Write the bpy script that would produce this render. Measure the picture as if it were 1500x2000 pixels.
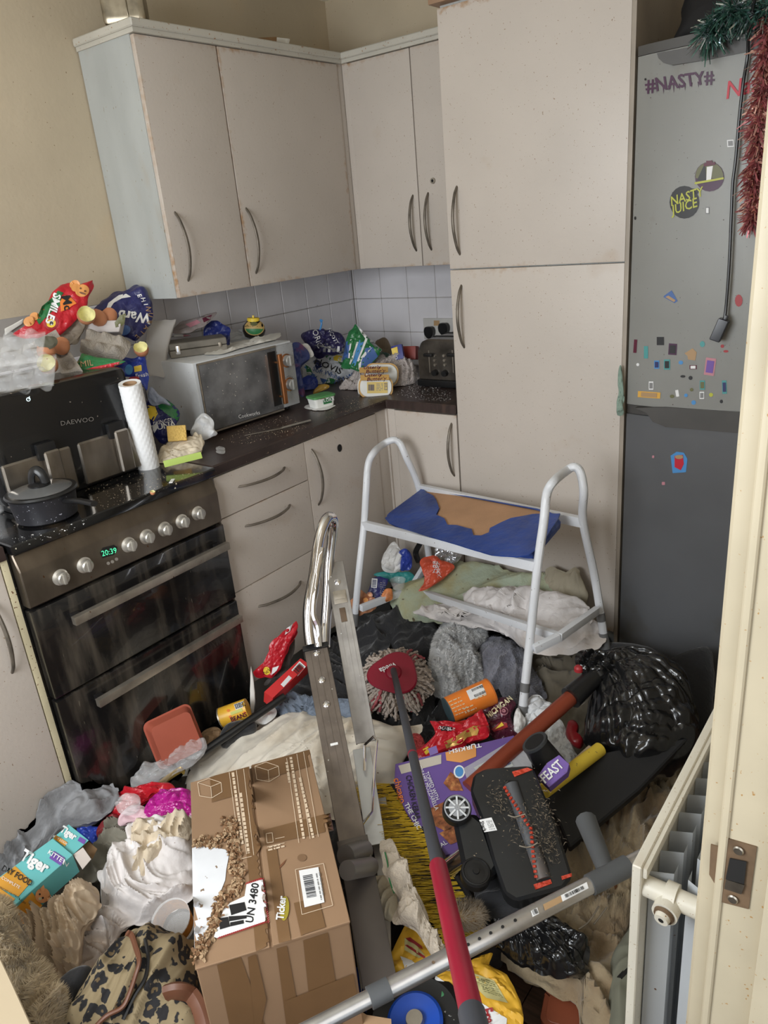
import bpy, bmesh, math, random
from math import sin, cos, pi, radians, sqrt
from mathutils import Vector, Matrix, noise
from mathutils.bvhtree import BVHTree
for o in list(bpy.data.objects): bpy.data.objects.remove(o)
S = bpy.context.scene; COL = S.collection
# ---------------------------------------------------------------- camera
CAM = Vector((2.2860, -2.7692, 1.5264)); FPX = 1456.8
YAW, PIT, ROL = 0.67652, -0.36958, -0.0920
def _axes():
    cy, sy, cp, sp = cos(YAW), sin(YAW), cos(PIT), sin(PIT)
    f = Vector((-sy*cp, cy*cp, sp)); r = Vector((cy, sy, 0)); u = r.cross(f)
    return cos(ROL)*r+sin(ROL)*u, -sin(ROL)*r+cos(ROL)*u, f
RX, UX, FX = _axes()
cd = bpy.data.cameras.new('camera'); cam = bpy.data.objects.new('camera', cd); COL.objects.link(cam)
cam.matrix_world = Matrix(((RX.x, UX.x, -FX.x, CAM.x), (RX.y, UX.y, -FX.y, CAM.y), (RX.z, UX.z, -FX.z, CAM.z), (0, 0, 0, 1)))
cd.sensor_fit = 'HORIZONTAL'; cd.sensor_width = 36; cd.lens = FPX/1500*36; cd.clip_start = .02
S.camera = cam
# ---------------------------------------------------------------- light
S.view_settings.view_transform = 'Standard'; S.view_settings.look = 'None'
S.view_settings.gamma = 1; S.view_settings.use_curve_mapping = False
S.view_settings.exposure = 0.0
wd = bpy.data.worlds.new('sky'); S.world = wd; wd.use_nodes = True
bg = wd.node_tree.nodes['Background']; bg.inputs[0].default_value = (.84, .92, 1, 1); bg.inputs[1].default_value = 1.0
def area(name, loc, tgt, sx, sy, e, col):
    l = bpy.data.lights.new(name, 'AREA'); l.shape = 'RECTANGLE'; l.size = sx; l.size_y = sy; l.energy = e; l.color = col
    o = bpy.data.objects.new(name, l); COL.objects.link(o); o.location = loc
    o.rotation_euler = (Vector(tgt)-Vector(loc)).to_track_quat('-Z', 'Y').to_euler(); return o
area('window_daylight', (1.25, -3.36, 1.55), (.95, -.6, .9), 1.1, 1.0, 43, (.93, .97, 1))
area('hall_light', (3.2, -2.9, 1.9), (1.2, -1.8, .9), 1.0, 1.6, 7, (1, .93, .84))
# ---------------------------------------------------------------- pixel helpers (real points on real planes)
def ray(px, py):
    return (RX*((px-750)/FPX) - UX*((py-1000)/FPX) + FX)
def at(px, py, ax, val):
    d = ray(px, py); i = 'xyz'.index(ax); return CAM + d*((val-CAM[i])/d[i])
def ad(px, py, D):
    return CAM + ray(px, py).normalized()*D
def onplane(px, py, p, n):
    d = ray(px, py); return CAM + d*((p-CAM).dot(n)/d.dot(n))
def topx(X):
    d = Vector(X)-CAM; z = d.dot(FX); return 750+FPX*d.dot(RX)/z, 1000-FPX*d.dot(UX)/z
def PX(s): return [tuple(float(q) for q in t.split(',')) for t in s.split()]
# ---------------------------------------------------------------- materials
def lin(v): v /= 255; return v/12.92 if v <= .04045 else ((v+.055)/1.055)**2.4
GAIN = 1.25
def c(r, g, b, k=GAIN): return tuple(min(.9, lin(x)*k) for x in (r, g, b))+(1,)
MATS = {}
def mat(name, col, rough=.6, metal=0, var=.10, scale=6, bump=0, bscale=80, speck=0, spc=(95, 60, 35), sps=90, stain=0, stc=(140, 105, 65), sts=3, alpha=1, coat=0, trans=0, emit=None, edge=0, sheen=0, stretch=None):
    if name in MATS: return MATS[name]
    m = bpy.data.materials.new(name); m.use_nodes = True; nt = m.node_tree; N = nt.nodes; L = nt.links
    b = N['Principled BSDF']; b.inputs['Roughness'].default_value = rough; b.inputs['Metallic'].default_value = metal
    b.inputs['Alpha'].default_value = alpha; b.inputs['Coat Weight'].default_value = coat; b.inputs['Transmission Weight'].default_value = trans
    b.inputs['Sheen Weight'].default_value = sheen
    tc = N.new('ShaderNodeTexCoord'); src = tc.outputs['Object']
    if stretch:
        mp = N.new('ShaderNodeMapping'); mp.inputs['Scale'].default_value = stretch; L.new(src, mp.inputs[0]); src = mp.outputs[0]
    def nz(sc, det=4, off=None):
        n = N.new('ShaderNodeTexNoise'); n.inputs['Scale'].default_value = sc; n.inputs['Detail'].default_value = det; L.new(src, n.inputs['Vector']); return n.outputs['Fac']
    def mix(a, bcol, fac):
        x = N.new('ShaderNodeMix'); x.data_type = 'RGBA'
        L.new(fac, x.inputs[0]) if not isinstance(fac, float) else None
        if isinstance(a, tuple): x.inputs[6].default_value = a
        else: L.new(a, x.inputs[6])
        x.inputs[7].default_value = bcol; return x.outputs[2]
    def ramp(f, a, b_):
        r = N.new('ShaderNodeMapRange'); r.inputs[1].default_value = a; r.inputs[2].default_value = b_; L.new(f, r.inputs[0]); return r.outputs[0]
    cur = col
    if var: cur = mix(cur, tuple(x*(1-3*var) for x in col[:3])+(1,), ramp(nz(scale), .38, .8))
    if stain: cur = mix(cur, c(*stc), ramp(nz(sts, 6), .72-stain*.35, .95-stain*.25))
    if speck:
        cur = mix(cur, c(*spc), ramp(nz(sps, 2), .80-speck*.2, .84-speck*.2))
    if edge:     # grime collecting along the edges of a door, from its own bounding box
        sep = N.new('ShaderNodeSeparateXYZ'); L.new(tc.outputs['Generated'], sep.inputs[0]); mn = None
        for i in (0, 1, 2):
            if str(i) not in str(edge): continue
            s1 = N.new('ShaderNodeMath'); s1.operation = 'PINGPONG'; s1.inputs[1].default_value = .5; L.new(sep.outputs[i], s1.inputs[0])
            if mn is None: mn = s1.outputs[0]
            else:
                q = N.new('ShaderNodeMath'); q.operation = 'MINIMUM'; L.new(mn, q.inputs[0]); L.new(s1.outputs[0], q.inputs[1]); mn = q.outputs[0]
        ns = nz(55, 5); a_ = N.new('ShaderNodeMath'); a_.operation = 'MULTIPLY_ADD'; L.new(ns, a_.inputs[0]); a_.inputs[1].default_value = -.075; L.new(mn, a_.inputs[2])
        f = ramp(a_.outputs[0], -.022, -.050); lo = ramp(nz(4.5, 3), .42, .68); qq = N.new('ShaderNodeMath'); qq.operation = 'MULTIPLY'; L.new(f, qq.inputs[0]); L.new(lo, qq.inputs[1]); f = qq.outputs[0]; cur = mix(cur, c(150, 112, 70), f)
    if isinstance(cur, tuple): b.inputs['Base Color'].default_value = cur
    else: L.new(cur, b.inputs['Base Color'])
    if bump:
        bp = N.new('ShaderNodeBump'); bp.inputs['Strength'].default_value = bump; bp.inputs['Distance'].default_value = .01
        L.new(nz(bscale, 3), bp.inputs['Height']); L.new(bp.outputs[0], b.inputs['Normal'])
    if emit: b.inputs['Emission Color'].default_value = col; b.inputs['Emission Strength'].default_value = emit
    MATS[name] = m; return m
# ---------------------------------------------------------------- mesh builder
def fr(o, x, y=None, z=None):
    """frame: origin o, local x and (roughly) y"""
    o = Vector(o); x = Vector(x).normalized()
    if y is not None: z = x.cross(Vector(y)).normalized(); y = z.cross(x)
    else: z = Vector(z); y = z.cross(x).normalized(); z = x.cross(y)
    return Matrix(((x.x, y.x, z.x, o.x), (x.y, y.y, z.y, o.y), (x.z, y.z, z.z, o.z), (0, 0, 0, 1)))
class G:
    def __init__(s, M=None): s.v = []; s.f = []; s.M = M or Matrix.Identity(4)
    def add(s, vs, fs):
        k = len(s.v); s.v += [s.M @ Vector(p) for p in vs]; s.f += [tuple(k+i for i in f) for f in fs]; return s
    def bm(s, bm):
        bm.verts.index_update(); s.add([tuple(v.co) for v in bm.verts], [[v.index for v in f.verts] for f in bm.faces]); bm.free(); return s
    def box(s, a, b, bev=0, seg=2):
        bm = bmesh.new(); bmesh.ops.create_cube(bm, size=1); a = Vector(a); b = Vector(b)
        for v in bm.verts: v.co = Vector([a[i]+(v.co[i]+.5)*(b[i]-a[i]) for i in range(3)])
        if bev: bmesh.ops.bevel(bm, geom=bm.edges[:], offset=bev, segments=seg, affect='EDGES', profile=.7)
        return s.bm(bm)
    def prism(s, pts, z0, z1, bev=0):
        bm = bmesh.new(); vs = [bm.verts.new((p[0], p[1], z0)) for p in pts]; f = bm.faces.new(vs)
        r = bmesh.ops.extrude_face_region(bm, geom=[f])
        for g in r['geom']:
            if isinstance(g, bmesh.types.BMVert): g.co.z = z1
        bmesh.ops.recalc_face_normals(bm, faces=bm.faces[:])
        if bev: bmesh.ops.bevel(bm, geom=[e for e in bm.edges if e.calc_length() > bev*2.2], offset=bev, segments=1, affect='EDGES')
        return s.bm(bm)
    def lathe(s, prof, n=24, cap=True, sx=1, sy=1, jag=0, seed=0):
        rn = random.Random(seed); vs = []; fs = []
        for j, (r, z) in enumerate(prof):
            for i in range(n):
                a = 2*pi*i/n; dz = rn.uniform(-jag, jag) if (jag and j in (len(prof)//2, len(prof)//2-1)) else 0
                vs.append((r*cos(a)*sx, r*sin(a)*sy, z+dz))
        for j in range(len(prof)-1):
            for i in range(n): fs.append((j*n+i, j*n+(i+1) % n, (j+1)*n+(i+1) % n, (j+1)*n+i))
        if cap: fs.append(tuple(range(n))[::-1]); fs.append(tuple((len(prof)-1)*n+i for i in range(n)))
        return s.add(vs, fs)
    def cyl(s, a, b, r, r2=None, n=20, cap=True):
        a = Vector(a); b = Vector(b); d = (b-a); q = d.to_track_quat('Z', 'Y').to_matrix().to_4x4(); q.translation = a
        M0 = s.M; s.M = M0 @ q; s.lathe([(r, 0), (r if r2 is None else r2, d.length)], n, cap); s.M = M0; return s
    def tube(s, pts, r, n=10, closed=False, flat=1, up=None, spline=True, rf=None):
        P = [Vector(p) for p in pts]
        if spline and len(P) > 2: P = catmull(P, 6, closed)
        m = len(P); vs = []; fs = []; prev = None
        for i in range(m):
            t = (P[(i+1) % m]-P[i-1]) if closed else (P[min(i+1, m-1)]-P[max(i-1, 0)]); t.normalize()
            if prev is None:
                u = Vector(up) if up else (Vector((0, 0, 1)) if abs(t.z) < .9 else Vector((1, 0, 0)))
            else: u = prev
            x = (u - t*u.dot(t)).normalized(); prev = x; y = t.cross(x)
            rr = r if rf is None else r*rf(i/(m-1))
            for k in range(n):
                a = 2*pi*k/n; vs.append(P[i]+x*(rr*cos(a)*flat)+y*(rr*sin(a)))
        for i in range(m if closed else m-1):
            for k in range(n): fs.append((i*n+k, i*n+(k+1) % n, ((i+1) % m)*n+(k+1) % n, ((i+1) % m)*n+k))
        if not closed: fs.append(tuple(range(n))[::-1]); fs.append(tuple((m-1)*n+k for k in range(n)))
        return s.add(vs, fs)
    def grid(s, fn, nu, nv, wrap=False):
        vs = [fn(i/nu, j/nv) for j in range(nv+1) for i in range(nu+1)]
        return s.add(vs, [(j*(nu+1)+i, j*(nu+1)+i+1, (j+1)*(nu+1)+i+1, (j+1)*(nu+1)+i) for j in range(nv) for i in range(nu)])
    def build(s, name, m, parent=None, label=None, cat=None, group=None, kind=None, smooth=30):
        org = parent['_o'] if parent is not None and '_o' in parent else None
        if org is None:
            if parent is None:
                cx = sum(v.x for v in s.v)/len(s.v); cy = sum(v.y for v in s.v)/len(s.v); org = (cx, cy, min(v.z for v in s.v))
            else: org = tuple(parent.location)
        o_ = Vector(org); me = bpy.data.meshes.new(name); me.from_pydata([tuple(v-o_) for v in s.v], [], s.f)
        if m: me.materials.append(m)
        if smooth:
            me.polygons.foreach_set('use_smooth', [True]*len(me.polygons)); me.set_sharp_from_angle(angle=radians(smooth))
        ob = bpy.data.objects.new(name, me); COL.objects.link(ob)
        if parent is None: ob.location = o_
        else: ob.parent = parent
        ob['_o'] = tuple(o_)
        if label: ob['label'] = label
        if cat: ob['category'] = cat
        if group: ob['group'] = group
        if kind: ob['kind'] = kind
        SURF[ob.name] = (s.v, s.f); return ob
SURF = {}; BV = {}
def catmull(P, k, closed=False):
    n = len(P); out = []
    for i in range(n if closed else n-1):
        if closed: a, b, c_, d = P[i-1], P[i], P[(i+1) % n], P[(i+2) % n]
        else: a, b, c_, d = P[max(i-1, 0)], P[i], P[i+1], P[min(i+2, n-1)]
        for j in range(k):
            t = j/k; out.append(.5*((2*b)+(c_-a)*t+(2*a-5*b+4*c_-d)*t*t+(3*b-a-3*c_+d)*t**3))
    if not closed: out.append(P[-1])
    return out
def thing(name, label, cat, loc, group=None):
    o = bpy.data.objects.new(name, None); COL.objects.link(o); o.location = loc; o['_o'] = tuple(loc); o.empty_display_size = .05
    o['label'] = label; o['category'] = cat
    if group: o['group'] = group
    return o
# ---------------------------------------------------------------- prints lying on a built surface
def bvh(ob):
    if ob.name not in BV: v, f = SURF[ob.name]; BV[ob.name] = BVHTree.FromPolygons([tuple(x) for x in v], f)
    return BV[ob.name]
def project(ob, pts, eps):
    T = bvh(ob); out = []; miss = []; ds = []
    for (x, y) in pts:
        d = ray(x, y).normalized(); h = T.ray_cast(CAM, d)
        if h[0] is None: out.append(None); miss.append(d)
        else:
            n = h[1] if h[1].dot(d) < 0 else -h[1]
            out.append(h[0]+n*eps-d*eps*.3); ds.append((h[0]-CAM).length)
    if not ds: return None
    last = None
    for i, p in enumerate(out):
        if p is None:
            q = next((o for o in out[i:] if o is not None), last) if last is None else last
            out[i] = CAM+ray(*pts[i]).normalized()*((q-CAM).length-.001)
        else: last = p
    return out
def _sub(bm, L):
    for _ in range(5):
        e = [e for e in bm.edges if e.calc_length() > L]
        if not e: break
        bmesh.ops.subdivide_edges(bm, edges=e, cuts=1); bmesh.ops.triangulate(bm, faces=bm.faces[:])
def _finish(bm, ob, m, name, eps, label=None):
    bm.verts.index_update(); P = project(ob, [(v.co.x, v.co.y) for v in bm.verts], eps)
    if P is None: bm.free(); return None
    g = G(); g.v = P; g.f = [tuple(v.index for v in f.verts) for f in bm.faces]; bm.free()
    # face towards the camera
    g2 = []
    for f in g.f:
        a, b, d = (g.v[f[0]], g.v[f[1]], g.v[f[2]]); n = (b-a).cross(d-a); g2.append(f if n.dot(CAM-a) > 0 else f[::-1])
    g.f = g2; return g.build(name, m, ob, label=label)
def poly(ob, px, m, name='print', L=10, eps=.0012, flat=False, label=None):
    """px: one polygon or a list of polygons"""
    if isinstance(px, str): px = [PX(s) for s in px.split('|')]
    bm = bmesh.new()
    for P in px:
        bm.faces.new([bm.verts.new((x, y, 0)) for x, y in P])
    bmesh.ops.triangulate(bm, faces=bm.faces[:])
    if not flat: _sub(bm, L)
    return _finish(bm, ob, m, name, eps, label)
def ell(cx, cy, rx, ry=None, rot=0, n=20):
    ry = ry or rx; a = radians(rot); return [(cx+rx*cos(t)*cos(a)+ry*sin(t)*sin(a), cy-rx*cos(t)*sin(a)+ry*sin(t)*cos(a)) for t in [2*pi*i/n for i in range(n)]]
def quad(cx, cy, w, h, rot=0):
    a = radians(rot); return [(cx+x*cos(a)+y*sin(a), cy-x*sin(a)+y*cos(a)) for x, y in ((-w/2, -h/2), (w/2, -h/2), (w/2, h/2), (-w/2, h/2))]
def barcode(ob, cx, cy, w, h, rot, m, n=14, seed=1, eps=.002):
    rn = random.Random(seed); a = radians(rot); Q = []; x = -w/2
    while x < w/2:
        b = rn.uniform(.5, 2)*w/n/2.2; Q.append(quad(cx+(x+b/2)*cos(a), cy-(x+b/2)*sin(a), b, h, rot)); x += b+rn.uniform(.5, 1.6)*w/n/2.2
    return poly(ob, Q, m, 'barcode', flat=True, eps=eps)
def text(ob, s, px, py, size, rot=0, m=None, sx=1, bold=0, shear=0, eps=.002, L=12, name='lettering'):
    cu = bpy.data.curves.new('t', 'FONT'); cu.body = s; cu.size = 1.4; cu.offset = bold; cu.shear = shear; cu.align_x = 'CENTER'; cu.align_y = 'CENTER'; cu.resolution_u = 2; cu.space_line = .75
    t = bpy.data.objects.new('t', cu); COL.objects.link(t); dg = bpy.context.evaluated_depsgraph_get(); me = bpy.data.meshes.new_from_object(t.evaluated_get(dg))
    bm = bmesh.new(); bm.from_mesh(me); bpy.data.objects.remove(t); bpy.data.curves.remove(cu); bpy.data.meshes.remove(me)
    a = radians(rot)
    for v in bm.verts:
        x, y = v.co.x*size*sx, -v.co.y*size; v.co = (px+x*cos(a)+y*sin(a), py-x*sin(a)+y*cos(a), 0)
    bmesh.ops.triangulate(bm, faces=bm.faces[:]); _sub(bm, L)
    return _finish(bm, ob, m, name, eps)
def lines(ob, rows, m, w=1.2, eps=.002, name='lettering'):
    """small print too fine to read: rows of short dashes (x0,y0,x1,y1)"""
    rn = random.Random(len(rows)); Q = []
    for x0, y0, x1, y1 in rows:
        d = sqrt((x1-x0)**2+(y1-y0)**2); t = 0; ux, uy = (x1-x0)/d, (y1-y0)/d
        while t < d-1:
            q = min(d, t+rn.uniform(3, 9)); a = (x0+ux*t, y0+uy*t); b = (x0+ux*q, y0+uy*q)
            Q.append([(a[0]-uy*w/2, a[1]+ux*w/2), (b[0]-uy*w/2, b[1]+ux*w/2), (b[0]+uy*w/2, b[1]-ux*w/2), (a[0]+uy*w/2, a[1]-ux*w/2)]); t = q+rn.uniform(1.2, 2.5)
    return poly(ob, Q, m, name, eps=eps, flat=True)
def slabpx(name, m, px, z, n=(0, 0, 1), th=.01, bev=.002, parent=None, ax='z', up=0, P=None, **k):
    if isinstance(px, str): px = PX(px)
    n = Vector(n).normalized()
    if P is None: P = at(sum(p[0] for p in px)/len(px), sum(p[1] for p in px)/len(px), ax, z)
    x = (RX-n*RX.dot(n)).normalized(); M = fr(P, x, z=n); Mi = M.inverted(); Q = [Mi @ onplane(a, b, P, n) for a, b in px]
    ar = sum(Q[i-1].x*Q[i].y-Q[i].x*Q[i-1].y for i in range(len(Q)))
    if ar < 0: Q = Q[::-1]
    g = G(M).prism([(q.x, q.y) for q in Q], -th+up, up, bev); ob = g.build(name, m, parent, **k); return ob, M
# ---------------------------------------------------------------- soft bodies: bags, cloths, packets, pillows
def fold(style, u, v, sd, amp, ang, fq):
    ca, sa = cos(ang), sin(ang); a = u*ca+v*sa; b = -u*sa+v*ca
    if style == 'cloth':
        rg = lambda x: (1-min(1, abs(x)*3.2))**1.7
        wx = noise.noise(Vector((u*4*fq, v*4*fq, sd+20)))*.12; wy = noise.noise(Vector((u*4*fq, v*4*fq, sd+30)))*.12
        a += wx; b += wy; a2 = a*.5+b*.87; b2 = -a*.87+b*.5
        f1 = rg(noise.noise(Vector((a*2.6*fq, b*9*fq, sd+3)))); f2 = rg(noise.noise(Vector((a*6*fq, b*24*fq, sd+9)))); f3 = rg(noise.noise(Vector((a2*4*fq, b2*15*fq, sd+14)))); f4 = rg(noise.noise(Vector((a2*14*fq, b*44*fq, sd+18))))
        return amp*(1.1*f1+.6*f2+.75*f3+.22*f4-.65+.6*noise.noise(Vector((u*7*fq, v*7*fq, sd+40)))+.12*noise.noise(Vector((u*60*fq, v*60*fq, sd))))
    if style == 'crumple':
        fq *= 1.5; amp *= 1.35
        w = Vector((noise.noise(Vector((u*12*fq, v*12*fq, sd))), noise.noise(Vector((u*12*fq, v*12*fq, sd+7))), 0))*.02
        d = noise.voronoi(Vector(((a+w.x)*14*fq, (b+w.y)*22*fq, sd)))[0]; e = noise.voronoi(Vector(((a+w.y)*34*fq, (b+w.x)*48*fq, sd+4)))[0]
        return amp*((d[1]-d[0])*1.5-.55+(e[1]-e[0])*.45)
    if style == 'pillow':
        return amp*(noise.noise(Vector((u*5*fq, v*5*fq, sd)))*.9+(1-abs(noise.noise(Vector((a*5*fq, b*16*fq, sd+2))))*2)*.35)
    if style == 'fur':
        return amp*(noise.noise(Vector((u*9*fq, v*9*fq, sd)))*1.0+noise.noise(Vector((u*24*fq, v*24*fq, sd+2)))*.55+noise.noise(Vector((u*80*fq, v*80*fq, sd+2)))*.2)
    return amp*noise.noise(Vector((u*10*fq, v*10*fq, sd)))
SEED = [0]
def keep_clear(p):
    """soft things are pressed flat by the furniture, walls and floor they touch"""
    x, y, z = p
    if z < .872:
        if x < .72 and y > -2.72:
            lim = .632 if -2.072 < y < -1.452 else .602
            if x < lim: x = lim
        if .6 <= x < 1.507 and y > -.602: y = -.602
        if x >= 1.507 and y > -.627: y = -.627
        if x > 2.04 and -2.03 < y and z < .72: x = 2.04
        z = max(z, .003)
    elif z < .9125 and (x < .6 or y > -.6) and x < .91: z = .9125
    return Vector((max(x, .008) if z < 1.36 else x, min(y, -.009), z))
def soft(name, label, cat, px, m, z=None, ax=None, n=(0, 0, 1), h=(.02, .01), style='cloth', amp=.008, ang=0, fq=1, group=None, parent=None, smooth_edge=True, N=96, R=22, power=4, ctr=None, curl=0, kind=None):
    """a closed soft body: outline on a plane through a real depth, puffed to both sides, creased by noise"""
    if isinstance(px, str): px = PX(px)
    SEED[0] += 1; sd = SEED[0]*7.31; n = Vector(n).normalized()
    mx = sum(p[0] for p in px)/len(px); my = sum(p[1] for p in px)/len(px)
    if ctr: mx, my = ctr
    P0 = at(mx, my, 'z', z) if ax is None else at(mx, my, *ax)
    O = [onplane(x, y, P0, n) for x, y in px]
    if smooth_edge: O = catmull(O, 8, True)
    # resample
    ln = [0]
    for i in range(len(O)): ln.append(ln[-1]+(O[(i+1) % len(O)]-O[i]).length)
    tot = ln[-1]; Q = []; j = 0
    for i in range(N):
        t = tot*i/N
        while ln[j+1] < t: j += 1
        k = (t-ln[j])/max(1e-9, ln[j+1]-ln[j]); Q.append(O[j].lerp(O[(j+1) % len(O)], k))
    ex = n.orthogonal().normalized(); ey = n.cross(ex)
    vs = []; fs = []
    def H(p, t, side):
        u, v = (p-P0).dot(ex), (p-P0).dot(ey)
        pr = max(0, 1-t**power)**(.9 if style == 'cloth' else .5)
        return h[side]*pr + fold(style, u, v, sd+side*50, amp, ang, fq)*min(1, (1-t)*(12 if style == 'crumple' else 10 if style == 'cloth' else 6))*(1 if side == 0 else .4)
    for side in (0, 1):
        s = 1 if side == 0 else -1
        vs.append(P0+n*s*H(P0, 0, side))
        for r in range(1, R if side == 0 else R//2):
            t = r/R if side == 0 else r/(R//2)
            t2 = 1-(1-t)**1.15
            for q in Q:
                p = P0.lerp(q, t2); vs.append(p+n*s*H(p, t2, side))
    rim = len(vs)
    for i, q in enumerate(Q):
        wv = noise.noise(q*25+Vector((sd, 0, 0)))
        if style == 'cloth': wv = wv*1.3+noise.noise(q*60+Vector((sd, 3, 0)))*.6
        vs.append(q+n*(curl*wv) + (q-P0).normalized()*wv*min(.016, amp*(2.2 if style == 'crumple' else 1.0)))
    def conn(base, rings, flip):
        for i in range(N):
            a = (base, base+1+i, base+1+(i+1) % N); fs.append(a if not flip else a[::-1])
        for r in range(rings-1):
            for i in range(N):
                f = (base+1+r*N+i, base+1+(r+1)*N+i, base+1+(r+1)*N+(i+1) % N, base+1+r*N+(i+1) % N); fs.append(f if not flip else f[::-1])
        last = base+1+(rings-1)*N
        for i in range(N):
            f = (last+i, rim+i, rim+(i+1) % N, last+(i+1) % N); fs.append(f if not flip else f[::-1])
    conn(0, R-1, False); conn(1+(R-1)*N, R//2-1, True)
    # keep the outward winding
    vs = [keep_clear(p) for p in vs]
    g = G(); g.v = vs; a_, b_, c_ = fs[0]
    if (vs[b_]-vs[a_]).cross(vs[c_]-vs[a_]).dot(n) < 0: fs = [f[::-1] for f in fs]
    g.f = fs
    return g.build(name, m, parent, label, cat, group, kind, smooth=32 if style == 'crumple' else 75)
def pile(ob, n, ln, m, name='pile', w=.0012, seed=3, upness=.6):
    """short fibres standing on a furry body, one joined part"""
    rn = random.Random(seed); V, F = SURF[ob.name]; F = F[:int(len(F)*.68)]; ar = []; t = 0
    for f in F:
        a, b, d = V[f[0]], V[f[1]], V[f[2]]; t += (b-a).cross(d-a).length; ar.append(t)
    import bisect
    g = G()
    for _ in range(n):
        f = F[bisect.bisect(ar, rn.random()*t) % len(F)]; a, b, d = V[f[0]], V[f[1]], V[f[-1]]
        p = a+(b-a)*rn.random()+(d-a)*rn.random()
        nn = (b-a).cross(d-a).normalized()
        fl = Vector((noise.noise(p*14), noise.noise(p*14+Vector((9, 0, 0))), noise.noise(p*14+Vector((0, 9, 0)))))
        dr = (nn*upness+fl*1.3+Vector((rn.uniform(-.3, .3), rn.uniform(-.3, .3), rn.uniform(-.3, .3)))).normalized()
        sdv = dr.cross(nn); sdv = sdv.normalized() if sdv.length > 1e-4 else Vector((1, 0, 0)); L = ln*rn.uniform(.6, 1.3)
        k = len(g.v); g.v += [p-sdv*w, p+sdv*w, p+dr*L]; g.f.append((k, k+1, k+2))
    return g.build(name, m, ob, kind='stuff', smooth=0)
# ================================================================ THE ROOM
def struct(name, g, m, parent=None, **k):
    return g.build(name, m, parent, kind='structure' if parent is None else None, smooth=k.get('smooth', 30))
M_wall = mat('cream_wall_paint', c(182, 168, 145), .75, var=.07, scale=2.2, stain=.25, stc=(190, 160, 120), speck=.4, spc=(125, 105, 80), sps=130, bump=.1, bscale=40)
M_ceil = mat('ceiling_paint', c(215, 212, 200), .85, var=.03)
M_tile = mat('grey_tile_glaze', c(208, 205, 208), .28, var=.06, scale=5, stain=.3, stc=(160, 145, 125), speck=.25, spc=(90, 70, 55), sps=60)
M_grout = mat('grout', c(150, 145, 140), .9)
M_floor = mat('dark_laminate', c(78, 58, 46), .45, var=.25, scale=9, stretch=(1, 12, 1), stain=.4, stc=(50, 38, 30))
M_dark = mat('dark_gap', c(22, 20, 19), .9)
DOORC = c(184, 175, 166); PANC = c(164, 167, 165)
def M_door(e): return mat('cabinet_door_face_'+str(e), DOORC, .42, var=.035, scale=3, speck=.46, spc=(130, 105, 80), sps=190, stain=.22, stc=(160, 135, 105), sts=4, edge=e, bump=.04, bscale=90)
M_side = mat('cabinet_side_panel', PANC, .5, var=.06, scale=9, speck=.52, spc=(130, 115, 90), sps=150, stain=.35, stc=(150, 135, 115), sts=7, stretch=(1, 1, .35))
M_corn = mat('cornice_laminate', c(180, 176, 166), .45, var=.05, speck=.62, spc=(140, 100, 60), sps=120, stain=.25, stc=(150, 110, 70))
M_steel = mat('brushed_bow_handle', c(112, 104, 94), .5, .55, var=.2, scale=30, speck=.3)
M_work = mat('dark_worktop', c(58, 46, 43), .38, var=.2, scale=7, stretch=(8, 1, 1), speck=.4, spc=(150, 130, 105), sps=130, stain=.35, stc=(88, 66, 52))
fl = struct('floor', G().box((-.1, -3.5, -.06), (3.4, .1, -.012)), M_dark)
plank_me = None
rn = random.Random(4)
for i in range(17):
    for j in range(3):
        x0 = -.05+i*.13; y0 = -3.45+j*1.2-(i % 3)*.4
        g = G().box((x0, max(-3.48, y0), -.012), (x0+.128, min(.05, y0+1.196), 0), .0012, 1)
        if y0 < 0: g.build('plank', M_floor, fl, smooth=0)
wl = struct('wall_left', G().box((-.12, -3.5, 0), (0, .12, 2.5)), M_wall)
wb = struct('wall_back', G().box((0, 0, 0), (2.29, .12, 2.5)), M_wall)
struct('ceiling', G().box((-.12, -3.5, 2.38), (2.3, .12, 2.5)), M_ceil)
struct('wall_right', G().box((2.186, -2.2, 0), (2.29, 0, 2.38)).box((2.186, -2.96, 2.04), (2.29, -2.2, 2.38)).box((2.186, -3.4, 0), (2.29, -2.96, 2.38)), M_wall)
struct('wall_front', G().box((0, -3.52, 0), (2.29, -3.4, .95)).box((0, -3.52, 2.12), (2.29, -3.4, 2.38)).box((0, -3.52, .95), (.55, -3.4, 2.12)).box((1.95, -3.52, .95), (2.29, -3.4, 2.12)), M_wall)
M_upvc = mat('white_window_frame', c(225, 228, 230), .35)
wf = struct('window_1', G().box((.55, -3.47, .95), (.61, -3.41, 2.12)).box((1.89, -3.47, .95), (1.95, -3.41, 2.12)).box((.61, -3.47, .95), (1.89, -3.41, 1.01)).box((.61, -3.47, 2.06), (1.89, -3.41, 2.12)).box((1.22, -3.465, 1.01), (1.28, -3.415, 2.06)), M_upvc)
M_glass = mat('window_glass', c(235, 240, 240), .02, alpha=.15)
for x in (.61, 1.28): G().box((x, -3.445, 1.01), (x+.61, -3.44, 2.06)).build('pane', M_glass, wf)
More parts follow.
